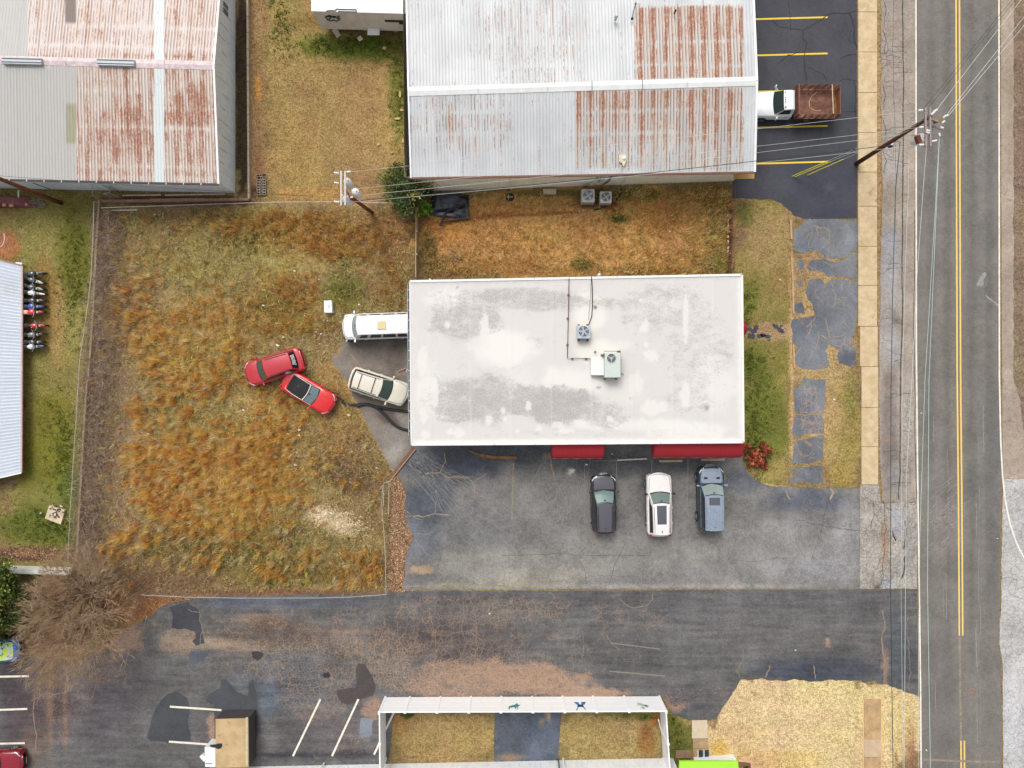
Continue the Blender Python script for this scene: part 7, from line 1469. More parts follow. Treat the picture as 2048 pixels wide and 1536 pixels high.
black = paint('black_paint', (36, 38, 42)); blkroof = paint('black_paint_skylit', (80, 80, 88), 0, .5, .3)  # roof, hood and tailgate use a lighter black: skylight painted into the colour
def hoodpanel(mat, x1off=.35, fmax=.82, lift=.004):
    def fn(e, A, B, Cq, D, zs, half, rz_, ry, patch, sl, sp):
        x0 = A(0).x - .04; x1 = fn.L / 2 - x1off; rows = []
        for x in np.linspace(x0, x1, 9):
            k = (x - x0) / (x1 - x0); fm = fmax - .12 * k * k; rows.append([(x + (.10 * (1 - (s) ** 2) if k > .99 else 0), s * fm * half(x), zs(x, abs(s * fm)) + lift) for s in np.linspace(-1, 1, 11)])
        m = MB(); m.grid(rows); m.build('hood', mat, e, smooth=True)
    return fn
h1 = hoodpanel(blkroof, .38); h1.L = 4.55
car(dict(label='black compact SUV parked first in the row in front of the shop', L=4.55, W=1.88, H=1.66, paint=black, roofmat=blkroof, rearmat=blkroof, belt=1.0, hood=1.0, nose=.84, cowl=1.16, rf=.16, rr=-2.0, rb=-2.16, wt=.66, wt2=.60, wb=.86, front=(1206.5, 949.5), rear=(1208, 1064), round=.34, roundr=.30, glass=glass('teal_glass', (110, 136, 130)), rails=M_BLKP, antenna=True, grille=M_CHR, rgl=.3, extra=h1))
white = paint('pearl_white_paint', (238, 232, 230)); 
car(dict(label='white SUV with a big dark sunroof, parked in the middle of the row', L=4.85, W=1.92, H=1.70, paint=white, belt=1.02, hood=1.02, nose=.86, cowl=1.06, rf=.20, rr=-2.16, rb=-2.32, wt=.68, wt2=.62, wb=.86, front=(1317, 946.5), rear=(1319, 1070), round=.36, roundr=.22, glass=glass('green_grey_glass', (112, 132, 126)), rails=M_CHR, antenna=True, sun=(.05, -1.35, .56), mirror=M_BLKP, bump=M_BLKP, sidewin=[(.10, .95)], tlh=.2, tlz=.95, rgl=.3))
greyb = paint('blue_grey_paint', (142, 154, 172), .1); dkg = paint('blue_grey_shaded_side', (46, 62, 74))  # sides take a darker copy of the body paint: shade put into the colour
def gl_extra(e, A, B, Cq, D, zs, half, rz_, ry, patch, sl, sp):
    hg = hoodpanel(greyb, .30, .88); hg.L = 5.0; hg(e, A, B, Cq, D, zs, half, rz_, ry, patch, sl, sp)
    for sg in (1, -1): m = MB(); x = 1.50; m.grid([[(x + dx, sg * (.34 + dy) * 1, zs(x, .4) + .012) for dy in np.linspace(0, .26, 4)] for dx in (0, .15)]); m.build('hood_vent', M_BLKP, e)
    for sg in (1, -1):
        P = [sp(sg, t, .0) + Vector((0, sg * .03, .02)) for t in np.linspace(.1, .95, 8)]; MB().tube(P, .016, 5).build('window_trim', M_CHR, e)
    m = MB(); x = Cq(0).x + .3; m.box((x, 0, rz_(x, 0) + .02), (.03, .12, .02)); m.build('badge', M_BLKP, e)
car(dict(label='blue-grey boxy wagon with creased roof, parked third in the row', L=5.0, W=1.93, H=1.82, paint=dkg, roofmat=greyb, rearmat=greyb, framemat=greyb, mirror=greyb, belt=1.08, hood=1.10, nose=.95, cowl=1.24, rf=.36, rr=-2.30, rb=-2.42, wt=.74, wt2=.72, wb=.86, front=(1420, 932), rear=(1422, 1060), round=.28, roundr=.12, glass=glass('pale_green_glass', (140, 156, 154)), rails=M_CHR, sun=(.20, -.36, .56), ribs=(-.75, -.45, -.15, .15, .45, .75), rib0=.95, ribm=flat('crease_grey', C(112, 122, 140), .4), pillarmat=dkg, grille=M_CHR, wr=.38, wout=.05, extra=gl_extra, rgl=.2, lamp=M_LAMP, bul=.24))
red1 = paint('crimson_paint', (186, 36, 50), 0, .3, .6, .05); dred = paint('crimson_shaded_side', (122, 20, 40))  # darker crimson on the cabin sides is painted shade
M_DEC = flat('white_decal', C(232, 226, 226), .6)
def red_extra(e, A, B, Cq, D, zs, half, rz_, ry, patch, sl, sp):
    for j in range(4):
        rs = random.Random(j); s = -.55
        while s < .5:
            l = rs.uniform(.06, .14); t = .22 + j * .12; a_, b_ = Cq(s).lerp(D(s), t) + Vector((-.02, 0, .02)), Cq(min(.55, s + l)).lerp(D(min(.55, s + l)), t) + Vector((-.02, 0, .02)); MB().bar(a_, b_, .045, .006).build('decal', M_DEC, e); s += l + .05
    for j in range(3):
        t0 = .78 + j * .0; a_ = sp(1, .66, .30 + j * .2) + Vector((0, .02, .0)); b_ = sp(1, .82, .30 + j * .2) + Vector((0, .02, .0)); MB().bar(a_, b_, .035, .03).build('decal', M_DEC, e)
    for x0 in (.2, .5, -.2): MB().bar((x0, .985, .80), (x0 - .16, .985, .80), .01, .08).build('decal', M_DEC, e)
    for x in np.linspace(xfr - .3, -1.4, 2): pass
    m = MB(); m.bar((-2.05, -.7, .98), (-2.12, .7, .98), .06, .03); m.build('bumper_strip', M_CHR, e)
xfr = .4
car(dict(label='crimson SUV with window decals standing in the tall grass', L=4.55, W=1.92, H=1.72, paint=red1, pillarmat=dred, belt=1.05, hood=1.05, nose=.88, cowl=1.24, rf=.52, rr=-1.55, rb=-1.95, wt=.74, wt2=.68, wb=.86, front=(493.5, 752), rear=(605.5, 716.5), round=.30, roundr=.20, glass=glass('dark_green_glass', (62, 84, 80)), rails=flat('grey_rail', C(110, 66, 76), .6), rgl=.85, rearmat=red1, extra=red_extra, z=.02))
red2 = paint('bright_red_paint', (214, 30, 34)); soft = flat('black_soft_top', C(30, 30, 34), .75)
def conv_extra(e, A, B, Cq, D, zs, half, rz_, ry, patch, sl, sp):
    P = [B(-1)] + [sp(-1, t, .98) for t in np.linspace(.02, .95, 6)] + [D(s) + Vector((-.02, 0, .03)) for s in np.linspace(-.95, .95, 7)] + [sp(1, t, .98) for t in np.linspace(.95, .02, 6)] + [B(1)]
    P = [A(-1)] + [Vector((q.x, q.y * 1.02, q.z + .01)) for q in P] + [A(1)]
    MB().tube(P, .018, 5).build('window_trim', flat('white_seal', C(240, 236, 234), .4), e)
    MB().tube([B(s) + Vector((0, 0, .02)) for s in np.linspace(-1, 1, 7)], .035, 5).build('header_rail', flat('white_seal', C(240, 236, 234)), e)
    MB().bar(A(.5).lerp(B(.5), 0) + Vector((0, 0, 0)), A(.45), .01, .01)
    a_, b_ = Cq(-.4) + Vector((.35, 0, .04)), Cq(.3) + Vector((.25, 0, .045)); MB().bar(a_, b_, .05, .01).build('roof_streak', flat('green_streak', C(70, 96, 70), .4), e)  # thin green bar across the back of the black roof
    m = MB(); m.box((2.02, .28, .52), (.05, .75, .22)); m.build('front_badge_plate', M_LAMP, e)
car(dict(label='bright red coupe with a black roof touching the crimson SUV', L=4.35, W=1.80, H=1.36, paint=red2, roofmat=soft, rearmat=soft, framemat=soft, pillarmat=red2, belt=.90, hood=.92, nose=.74, tail=.94, cowl=.86, rf=.08, rr=-1.05, rb=-1.72, wt=.72, wt2=.72, wb=.80, wb2=.72, front=(663, 812), rear=(573, 758), round=.42, roundr=.42, glass=glass('grey_glass', (120, 138, 144)), sglass=glass('dark_side_glass', (30, 34, 40)), rearglass=False, rdrop=.08, sidewin=[(.12, .50), (.55, .80)], extra=conv_extra, z=.02, wr=.32, grille=M_BLKP))
beige = paint('champagne_paint', (216, 211, 196)); brn = paint('brown_side', (112, 76, 70))
car(dict(label='champagne SUV with black roof bars, nose under the shop roof edge', L=4.6, W=1.90, H=1.74, paint=beige, pillarmat=brn, rearmat=M_BLKP, belt=1.05, hood=1.05, nose=.86, cowl=1.14, rf=.36, rr=-1.85, rb=-2.16, wt=.74, wt2=.68, wb=.86, front=(813, 791), rear=(703.5, 755.5), round=.34, roundr=.16, glass=glass('dark_green_glass', (62, 84, 80)), rails=flat('grey_rail2', C(96, 90, 88), .5), bars=(-.25, -1.3), extra=None, rgl=.9, bump=brn))
# white passenger van
vwhite = paint('van_white_paint', (238, 240, 242))
def van_extra(e, A, B, Cq, D, zs, half, rz_, ry, patch, sl, sp):
    x = -.45; z = rz_(x, 0) + .03; m = MB(); m.box((x, .06, z), (.62, .60, .05)); hb = m.build('roof_hatch', flat('hatch_tan', C(218, 200, 154), .6, var=.12), e, bevel=.02)
    m = MB()
    for a0, a1, r, cx in ((-1.2, 1.5, .10, .08), (-1.5, 1.2, .10, -.10)):
        P = [(x - .13 + r * math.cos(a), .06 + cx + r * math.sin(a), z + .035) for a in np.linspace(a0, a1, 7)]; m.tube(P, .018, 5)
    m.build('moulding', flat('mould_cream', C(240, 214, 160), .6), hb)
    m = MB(); m.box((2.62, 0, .55), (.12, 1.7, .16)); m.build('front_bumper', M_BLKP, e, bevel=.03)
    m = MB(); m.box((2.35, .93, .42), (.5, .3, .34)); m.build('loose_wing_bumper', M_BLKP, e, bevel=.05); m = MB(); m.box((2.5, 1.0, .6), (.12, .12, .1)); m.build('bulb', M_TRIMW, e)
car(dict(nm='passenger_van', cat='van', label='long white passenger van with a tan roof hatch, rear end under the shop roof', L=5.45, W=1.98, H=2.08, paint=vwhite, belt=1.12, hood=1.16, nose=1.02, cowl=1.95, rf=1.45, rr=-2.55, rb=-2.66, wt=.70, wt2=.70, wb=.90, wb2=.9, front=(686, 655), rear=(830, 650), round=.16, roundr=.05, glass=glass('dark_van_glass', (52, 62, 66)), rgl=.5, sidewin=[(.06, .20), (.25, .45), (.48, .72), (.75, .93)], extra=van_extra, bul=.22, wr=.37, rdrop=.03, tlh=.6))
# decorated car and dark red car cut by the left edge
blu = paint('blue_wrap', (52, 120, 190)); 
tt = NT('yellow_green_wrap'); po = tt.obj(); nn2 = tt.noise(po, 2.2, 4, .6); cc2 = tt.mix(tt.ramp(nn2, .47, .53), C(206, 232, 78), C(206, 222, 214)); cc2 = tt.mix(tt.ramp(tt.noise(po, 3.3, 2), .62, .66), cc2, C(40, 120, 160)); M_WRAP = tt.fin(cc2, .35, 0, .5, .5)
car(dict(label='car with blue, lime and white wrap, nose at the left edge below the evergreen', L=4.5, W=1.78, H=1.45, paint=blu, roofmat=M_WRAP, belt=.92, hood=.95, nose=.80, cowl=.80, rf=.10, rr=-1.3, rb=-1.9, wt=.70, front=(38, 1299), rear=(-76, 1301), round=.30, glass=glass('wrap_glass', (30, 40, 50)), extra=(lambda: (lambda f: (setattr(f, 'L', 4.5), f)[1])(hoodpanel(M_WRAP, .45)))()))
dr = paint('dark_red_paint', (140, 22, 40))
car(dict(label='dark red car cut by the bottom left corner', L=4.6, W=1.85, H=1.5, paint=dr, belt=.95, hood=.98, nose=.80, cowl=.85, rf=.15, rr=-1.5, rb=-2.0, wt=.68, front=(46, 1524), rear=(-72, 1527), round=.34, glass=glass('dark_red_glass', (86, 90, 98)), lamp=M_LAMP))

# stake truck
TK = empty('stake_bed_truck', (0, 0, 0), 'white cab pickup with a rusty brown stake bed in the sealed lot', 'truck')
tw = paint('truck_white_paint', (240, 242, 246)); M_RB = NT('rusty_brown_steel'); po = M_RB.obj(); M_RB = M_RB.fin(M_RB.mix(M_RB.ramp(M_RB.noise(po, 1.6, 6, .7), .35, .65), C(104, 68, 58), C(142, 104, 88)), .8, 0, .2)
Lt = 6.3; xb0 = .05
m = MB()
sec = [(3.15, .70, .62, .98), (3.05, .84, .60, 1.06), (2.6, .93, .56, 1.14), (1.75, .97, .5, 1.2), (1.70, .97, .5, 1.2), (.25, .97, .45, 1.2)]
rows = []
for x, hw_, z0, z1 in sec: rows.append([(x, -hw_, z0), (x, -hw_, z1 - .1), (x, -hw_ * .9, z1), (x, -hw_ * .4, z1 + .05), (x, hw_ * .4, z1 + .05), (x, hw_ * .9, z1), (x, hw_, z1 - .1), (x, hw_, z0)])
m.grid(rows); m.f.append(tuple(range(8))); m.f.append(tuple(range(40, 48))[::-1]); m.build('body', tw, TK, smooth=True)
cabA = [(1.72, .86, 1.22), (1.05, .72, 1.86), (.55, .72, 1.92), (.30, .70, 1.88), (.20, .84, 1.2)]
rows = [[(x - .12 * s * s * (1 if i == 0 else .3), s * h_, z - .05 * s * s) for s in np.linspace(-1, 1, 9)] for i, (x, h_, z) in enumerate(cabA)]
m = MB(); m.grid(rows); m.build('cab_roof', tw, TK, smooth=True)
m = MB(); m.grid([[tuple(Vector(rows[0][j]).lerp(Vector(rows[1][j]), t) + Vector((.012, 0, .012))) for j in range(0, 9)] for t in (.06, .35, .65, .95)]); m.build('windshield', glass('truck_glass', (36, 52, 52)), TK, smooth=True)
for sg in (1, -1):
    m = MB(); e0 = 8 if sg == 1 else 0; lo = [Vector(rows[0][e0]), Vector(rows[4][e0])]; hi = [Vector(rows[1][e0]), Vector(rows[3][e0])]
    m.grid([[tuple(lo[0].lerp(lo[1], t)) for t in (0, 1)], [tuple(hi[0].lerp(hi[1], t)) for t in (0, 1)]]); m.build('cab_side', tw, TK)
    m = MB(); P = lambda t, v: lo[0].lerp(lo[1], t).lerp(hi[0].lerp(hi[1], t), v) + Vector((0, sg * .012, .01)); m.add([P(.16, .08), P(.80, .08), P(.72, .86), P(.1, .86)], [(0, 1, 2, 3)]); m.build('side_window', glass('truck_glass2', (30, 50, 56)), TK)
    m = MB(); m.bar((1.45, sg * .95, 1.25), (1.5, sg * 1.22, 1.3), .03, .03); m.bar((1.3, sg * .95, 1.25), (1.5, sg * 1.22, 1.3), .03, .03); m.box((1.5, sg * 1.22, 1.34), (.06, .12, .34)); m.build('wing_mirror', M_TRIMW, TK)
    m = MB(); m.box((.62, sg * .985, 1.0), (.2, .02, .04)); m.build('door_handle', M_BLKP, TK)
    for x in (2.35, -1.2): wheel(TK, x, sg * .88, .40, .26)
    m = MB(); m.box((3.12, sg * .66, .86), (.06, .26, .2)); m.build('headlight', M_LAMP, TK)
for y in (-.55, -.17, 0, .17, .55): m = MB(); m.box((.98, y, 1.90), (.10, .06, .04)); m.build('roof_marker', flat('amber_dark', C(96, 60, 60), .4), TK)
MB().box((3.16, 0, .52), (.14, 1.7, .2)).build('front_bumper', M_CHR, TK, bevel=.02); MB().box((0, 0, .55), (5.6, .8, .2)).build('chassis', M_BLKP, TK)
bx0, bx1, bw_, fz_, tz = -3.2, .02, 1.13, 1.0, 1.95
for i in range(12): y = -bw_ + (i + .5) * 2 * bw_ / 12; MB().box(((bx0 + bx1) / 2, y, fz_), (bx1 - bx0, 2 * bw_ / 12 - .008, .06)).build('floor_board', M_RB, TK)
for sg in (1, -1):
    for k in range(7): x = bx0 + .12 + k * (bx1 - bx0 - .2) / 6; MB().box((x, sg * bw_, (fz_ + tz) / 2), (.07, .05, tz - fz_)).build('stake', M_RB, TK)
    for z in (1.2, 1.42, 1.64, 1.86): MB().bar((bx0 + .1, sg * (bw_ - .04), z), (bx1 - .02, sg * (bw_ - .04), z), .03, .10).build('rail', M_RB, TK)
    MB().bar((bx0 + .1, sg * bw_, .86), (bx1, sg * bw_, .86), .05, .12).build('side_beam', flat('dark_rust', C(70, 42, 38), .9), TK)
for z in (1.12, 1.34, 1.56, 1.78): MB().box((bx1 + .01, 0, z), (.04, 2 * bw_, .20)).build('headboard_plank', M_RB, TK)
MB().bar((bx1, -bw_, tz + .03), (bx1, bw_, tz + .03), .09, .08).build('head_rail', M_RB, TK)
for z in (1.12, 1.34, 1.56): MB().box((bx0 + .02, 0, z), (.04, 2 * bw_ - .2, .20)).build('tailboard_plank', flat('rust_orange_board', C(146, 96, 58), .85, var=.25, sc=3), TK)
MB().bar((bx0 + .75, -bw_ * .95, tz), (bx0 + .68, bw_ * .95, tz), .05, .04).build('cross_strap', flat('pale_wood_bar', C(214, 186, 150), .8), TK)
for P in ([(-.1, .95, 1.06), (-1.0, .92, 1.06)], [(-.2, .82, 1.06), (-1.5, .90, 1.06)], [(-.1, 1.0, 1.07), (-.7, 1.02, 1.07)]): MB().bar(P[0], P[1], .07, .05).build('loose_lath', flat('pale_wood_bar', C(214, 186, 150)), TK)
MB().tube([(-1.7, -.85, 1.05), (-1.3, -.55, 1.05), (-1.12, -.15, 1.05), (-1.15, .3, 1.05), (-1.6, .55, 1.05), (-1.95, .55, 1.06)], .022, 6).build('loose_strap', flat('pale_wood_bar', C(214, 186, 150)), TK)
c = g(1587, 209.5, .9); TK.location = (c.x, c.y, Z_LOT + .006); TK.rotation_euler = (0, 0, PI + .01)

# ------------------------------------------------------------ motorcycles
def bike(label, y, x=63, col=(60, 60, 64), seat=(36, 36, 38), fend=None, rz=0.0, lean=.12, L_=1.95, tank_w=.30, silver=True, headw=None, dirt=False, facing=1):
    e = empty('motorcycle', (0, 0, 0), label, 'motorcycle', 'motorcycles lined up beside the low building'); cm = paint('bike_%d_%d_%d' % tuple(col), col); fm = paint('bike_%d_%d_%d' % tuple(fend), fend) if fend else cm; sm = flat('seat_%d_%d' % (seat[0], seat[2]), C(*seat), .7)
    R_ = .33
    def ring(xx):
        m = MB(); P = [(R_ - .03, -.05), (R_, -.035), (R_ + .01, 0), (R_, .035), (R_ - .03, .05), (R_ - .08, .03), (R_ - .08, -.03), (R_ - .03, -.05)]; m.lathe(P, (xx, 0, R_), 'y', 20, False); w_ = m.build('wheel', M_TYRE, e, smooth=True)
        m = MB(); [m.bar((xx, 0, R_), (xx + (R_ - .07) * math.cos(a), 0, R_ + (R_ - .07) * math.sin(a)), .02, .02) for a in np.linspace(0, 2 * PI, 9)[:-1]]; m.build('spokes', M_STL, w_)
    ring(L_ / 2 - R_); ring(-L_ / 2 + R_); fx = L_ / 2 - R_
    for sg in (1, -1): MB().tube([(fx, sg * .09, R_), (fx - .28, sg * .10, 1.0)], .025, 6).build('fork', M_CHR, e)
    MB().tube([(-L_ / 2 + R_, .08, R_), (-.1, .1, .45), (.35, .06, .85)], .03, 6).build('frame', M_BLKP, e); MB().box((.05, 0, .45), (.42, .32, .36)).build('engine', flat('engine_grey', C(112, 114, 118), .5, .4) if silver else M_BLKP, e, bevel=.06)
    # tank and side plastics: tapered loft
    def loft(nm, st, mat):
        m = MB(); rows_ = [[(x_, w_ * math.sin(a), z_ + h_ * math.cos(a)) for a in np.linspace(0, 2 * PI, 11)] for x_, w_, z_, h_ in st]; m.grid(rows_); m.build(nm, mat, e, smooth=True)
    loft('tank', [(.48, .03, .90, .03), (.42, tank_w * .5, .90, .09), (.22, tank_w * .72, .92, .13), (.0, tank_w * .48, .88, .11), (-.12, tank_w * .25, .84, .06)], cm)
    loft('seat', [(-.02, .06, .82, .04), (-.15, .16, .84, .05), (-.45, .18, .86, .05), (-.75, .15, .90, .05), (-.88, .04, .92, .03)], sm)
    loft('rear_fender', [(-.70, .14, .86, .04), (-.90, .15, .90, .04), (-1.05, .11, .84, .03), (-1.15, .03, .76, .02)], fm); loft('front_fender', [(fx + .42, .03, .70, .02), (fx + .2, .08, .74, .03), (fx - .1, .09, .74, .03), (fx - .3, .05, .72, .02)] if dirt else [(fx + .28, .03, .60, .02), (fx + .1, .11, .70, .03), (fx - .15, .11, .69, .03), (fx - .3, .04, .58, .02)], fm)
    MB().tube([(.32, .40, 1.02), (.44, .22, 1.04), (.46, 0, 1.0), (.44, -.22, 1.04), (.32, -.40, 1.02)], .016, 6).build('handlebar', M_CHR if silver else M_BLKP, e)
    for sg in (1, -1): MB().tube([(.33, sg * .30, 1.02), (.30, sg * .44, 1.02)], .026, 6).build('grip', M_BLKP, e); 
    MB().lathe([(.02, -.06), (.09, 0), (.09, .05), (0, .06)], (.62, 0, .88), 'x', 12).build('headlight', flat('lamp%d' % (headw or 210), C(headw or 210, headw or 210, headw or 206), .3), e)
    MB().tube([(.1, -.16, .35), (-.3, -.19, .38), (-.85, -.20, .50)], [.03, .045, .055], 8).build('exhaust', M_CHR if silver else M_BLKP, e); MB().tube([(0, .1, .3), (-.1, .35, .02)], .014, 5).build('kickstand', M_STL, e)
    c = g(x - 2, y, .7); e.location = (c.x, c.y, .0); e.rotation_euler = (lean, 0, rz + (0 if facing > 0 else PI)); return e
bike('black motorcycle at the top end of the row, half hidden by the next one', 546, 63, (74, 76, 82), rz=.1, fend=(52, 54, 58), silver=False)
bike('black and white sport bike with green flashes, second from the top', 556, 64, (70, 84, 96), fend=(206, 220, 200), rz=-.35)
bike('black motorcycle with pale side covers just above the white one', 571, 63, (70, 72, 76), fend=(170, 176, 160), rz=-.25)
bike('white and black dirt bike in the upper half of the row', 583, 64, (232, 232, 234), fend=(226, 226, 230), rz=-.12, dirt=True)
bike('all black cruiser between the white dirt bike and the blue one', 599, 64, (66, 66, 70), fend=(74, 76, 78), silver=False, headw=230)
bike('large blue and white motorcycle with a long black seat', 611, 63, (50, 70, 150), fend=(46, 78, 166), seat=(52, 54, 60), tank_w=.40)
bike('red and white motorcycle with a cream seat beside the blue one', 622, 63, (214, 40, 54), fend=(190, 40, 56), seat=(226, 190, 160), tank_w=.36, headw=240)
bike('small red motorcycle standing alone with gaps on both sides', 649, 68, (202, 34, 42), fend=(196, 60, 70), L_=1.8)
bike('black and silver motorcycle in the lower part of the row', 667, 63, (120, 122, 120), fend=(44, 40, 44), seat=(34, 32, 34))
bike('low black motorcycle leaning against the last dirt bike', 682, 64, (70, 72, 78), fend=(74, 78, 82), L_=1.7, silver=False)
bike('white and dark blue dirt bike at the bottom end of the row', 691, 62, (226, 228, 232), fend=(60, 80, 140), rz=.03, dirt=True)
# ------------------------------------------------------------ grass, weeds, leaves
def leaf_mat(name, rough=.85, trans=.0):
    t = NT(name); col = t.attr('Col'); p = t.pos(); n = t.noise(p, 3.0, 3, .6)
    sc = t.n('ShaderNodeVectorMath', operation='SCALE'); t.set(sc.inputs[0], col); t.set(sc.inputs[3], t.ramp(n, .3, .7, .85, 1.15)); m = t.fin(sc.outputs[0], rough, 0, .15)
    if trans:
        tr = t.n('ShaderNodeBsdfTranslucent'); mx = t.n('ShaderNodeMixShader'); t.set(tr.inputs[0], sc.outputs[0]); mx.inputs[0].default_value = trans
        t.t.links.new(t.b.outputs[0], mx.inputs[1]); t.t.links.new(tr.outputs[0], mx.inputs[2]); t.t.links.new(mx.outputs[0], t.out.inputs[0])
    return m
M_BLADE = leaf_mat('grass_blades', .85, .45); M_LEAF = leaf_mat('leaves', .6)
BLD = [[(818, 560), (1486, 548), (1488, 888), (820, 892)], [(815, -60), (1513, -60), (1512, 345), (1470, 372), (850, 384), (818, 350)], [(-60, -60), (472, -60), (472, 388), (-60, 380)], [(-60, 520), (34, 524), (34, 950), (-60, 960)], [(625, -60), (830, -60), (830, 52), (650, 50)]]
def free(px, py, extra=()):
    ok = np.ones(px.shape, bool)
    for P in HARD + BLD + list(extra): ok &= ~pip(px, py, P)
    return ok
def blades(name, px, py, hgt, wid, col, lean=.5, segs=2, label=None, mat=None, dirn=None, jit=.18, z0=0.0, cat='grass', gain=1.0):
    """one leaf blade at every photo pixel; col sRGB (n,3)"""
    n = len(px); x = (px - CX) / S; y = (CY - py) / S
    th = RNG.uniform(0, 2 * PI, n); h = hgt * RNG.uniform(.6, 1.25, n); w_ = wid * RNG.uniform(.6, 1.3, n)
    ln = lean * RNG.uniform(.2, 1.3, n) * h; dx = np.cos(th) * ln; dy = np.sin(th) * ln
    if dirn is not None: dx = dx * .5 + dirn[0] * h; dy = dy * .5 + dirn[1] * h
    ph = RNG.uniform(0, 2 * PI, n); wx = np.cos(ph) * w_ / 2; wy = np.sin(ph) * w_ / 2
    V = []
    if segs == 1:
        V = np.stack([np.stack([x - wx, y - wy, np.full(n, z0)], 1), np.stack([x + wx, y + wy, np.full(n, z0)], 1), np.stack([x + dx, y + dy, z0 + h], 1)], 1).reshape(-1, 3); F = np.arange(3 * n).reshape(n, 3)
    else:
        V = np.stack([np.stack([x - wx, y - wy, np.full(n, z0)], 1), np.stack([x + wx, y + wy, np.full(n, z0)], 1), np.stack([x + dx * .3 + wx * .9, y + dy * .3 + wy * .9, z0 + h * .62], 1), np.stack([x + dx * .3 - wx * .9, y + dy * .3 - wy * .9, z0 + h * .62], 1), np.stack([x + dx, y + dy, z0 + h], 1)], 1).reshape(-1, 3)
        b = np.arange(n)[:, None] * 5; F = np.concatenate([b + np.array([[0, 1, 2]]), b + np.array([[0, 2, 3]]), b + np.array([[3, 2, 4]])], 0)
    k = len(V) // n; c = np.clip(col * (1 + RNG.normal(0, jit, (n, 1))) + RNG.normal(0, 6, (n, 3)), 5, 250); c = np.minimum(np.repeat(s2l(c) / ALB * gain, k, 0), .92)
    o = npmesh(name, V, F, mat or M_BLADE, None, c); o['kind'] = 'stuff'
    if label: o['label'] = label; o['category'] = cat
    return o
def scatter(n, x0, x1, y0, y1, dens=None, extra=()):
    px = RNG.uniform(x0, x1, n); py = RNG.uniform(y0, y1, n); ok = free(px, py, extra)
    if dens is not None: ok &= RNG.random(n) < dens(px, py)
    return px[ok], py[ok]
def mixcol(px, py, other, pr):
    c = gcol(px, py); m = RNG.random(len(px)) < pr; c[m] = np.array(other)[RNG.integers(0, len(other), m.sum())]; return c
CARS = [[(485, 735), (600, 695), (612, 740), (505, 778)], [(560, 750), (590, 738), (675, 800), (655, 830), (620, 825)]]
# short lawn blades
px, py = scatter(150000, -30, 2060, -20, 1550, lambda x, y: .35 + .65 * fbm(x / 18, y / 18, 3), CARS + [[(205, 410), (840, 410), (840, 1190), (150, 1190)]])
blades('lawn_grass', px, py, .08, .05, mixcol(px, py, [(96, 104, 44), (120, 120, 56), (190, 164, 108), (84, 70, 44)], .30) * 1.0, .9, 1, 'short winter turf, tan with green patches, over the yards', jit=.34)
# meadow undergrowth
MEAD = [(210, 425), (835, 418), (835, 560), (815, 600), (770, 690), (660, 705), (700, 800), (760, 900), (785, 950), (775, 1180), (380, 1182), (180, 1180), (170, 900), (200, 600)]
n = 190000; px = RNG.uniform(160, 840, n); py = RNG.uniform(412, 1190, n); ok = pip(px, py, MEAD) & free(px, py, CARS)
cl_ = fbm(px / 11, py / 11, 3); ok &= RNG.random(n) < np.clip((cl_ - .30) * 2.6, .08, 1); px, py = px[ok], py[ok]
blades('meadow_grass', px, py, .26, .030, np.minimum(mixcol(px, py, [(196, 174, 114), (216, 194, 138), (122, 118, 66), (102, 94, 60), (170, 138, 104)], .45) * 1.45, 252), 1.4, 2, 'matted dry meadow grass, straw and olive, behind the shop', jit=.20)
# orange broomsedge: upright tufts in drifts
TB = [(430, 960, 165, 110, -12, 1.0), (330, 900, 90, 50, -10, .9), (260, 1085, 60, 34, -20, .75), (545, 890, 60, 60, 0, .85), (590, 800, 60, 50, 0, .4), (720, 1135, 60, 46, 0, .55), (600, 1130, 60, 26, -30, .4), (430, 452, 60, 20, 0, .6), (600, 455, 110, 34, 6, .9), (670, 490, 90, 34, 8, .9), (740, 480, 50, 40, 0, .5), (590, 580, 60, 44, 0, .75), (560, 625, 60, 40, 0, .7), (620, 650, 50, 20, 0, .5), (320, 700, 60, 90, -20, .65), (390, 760, 110, 50, -10, .65), (270, 620, 60, 100, 0, .35), (440, 620, 120, 60, 0, .22), (330, 820, 80, 40, -10, .7), (480, 700, 50, 30, 0, .5), (540, 770, 50, 26, 0, .6), (560, 840, 50, 40, 0, .5), (470, 1030, 90, 60, -20, .7), (640, 900, 40, 60, 0, .2), (540, 1060, 60, 60, 0, .3), (420, 1110, 60, 34, -20, .35), (700, 960, 50, 20, 0, .2), (600, 1010, 30, 30, 0, .4), (780, 560, 30, 60, 0, .25), (795, 590, 20, 60, 0, .4), (540, 1140, 50, 20, 0, .35)]
def tden(px, py): 
    d = blobf(px, py, [(b[0], b[1], b[2], b[3], b[4], b[5]) for b in TB], .04, 20.0); hole = blobf(px, py, [(445, 942, 46, 18, 0, 1), (230, 760, 40, 60, 0, .6), (700, 1030, 90, 60, 0, .5), (330, 880, 30, 14, 0, .4)])
    return np.clip(d, 0, 1) * (1 - hole) * np.clip((fbm(px / 8 + 7, py / 8, 3) - .43) * 7, 0, 1)
n = 22000; px = RNG.uniform(185, 815, n); py = RNG.uniform(424, 1180, n); ok = pip(px, py, MEAD) & free(px, py, CARS) & (RNG.random(n) < tden(px, py)); cx_, cy_ = px[ok], py[ok]
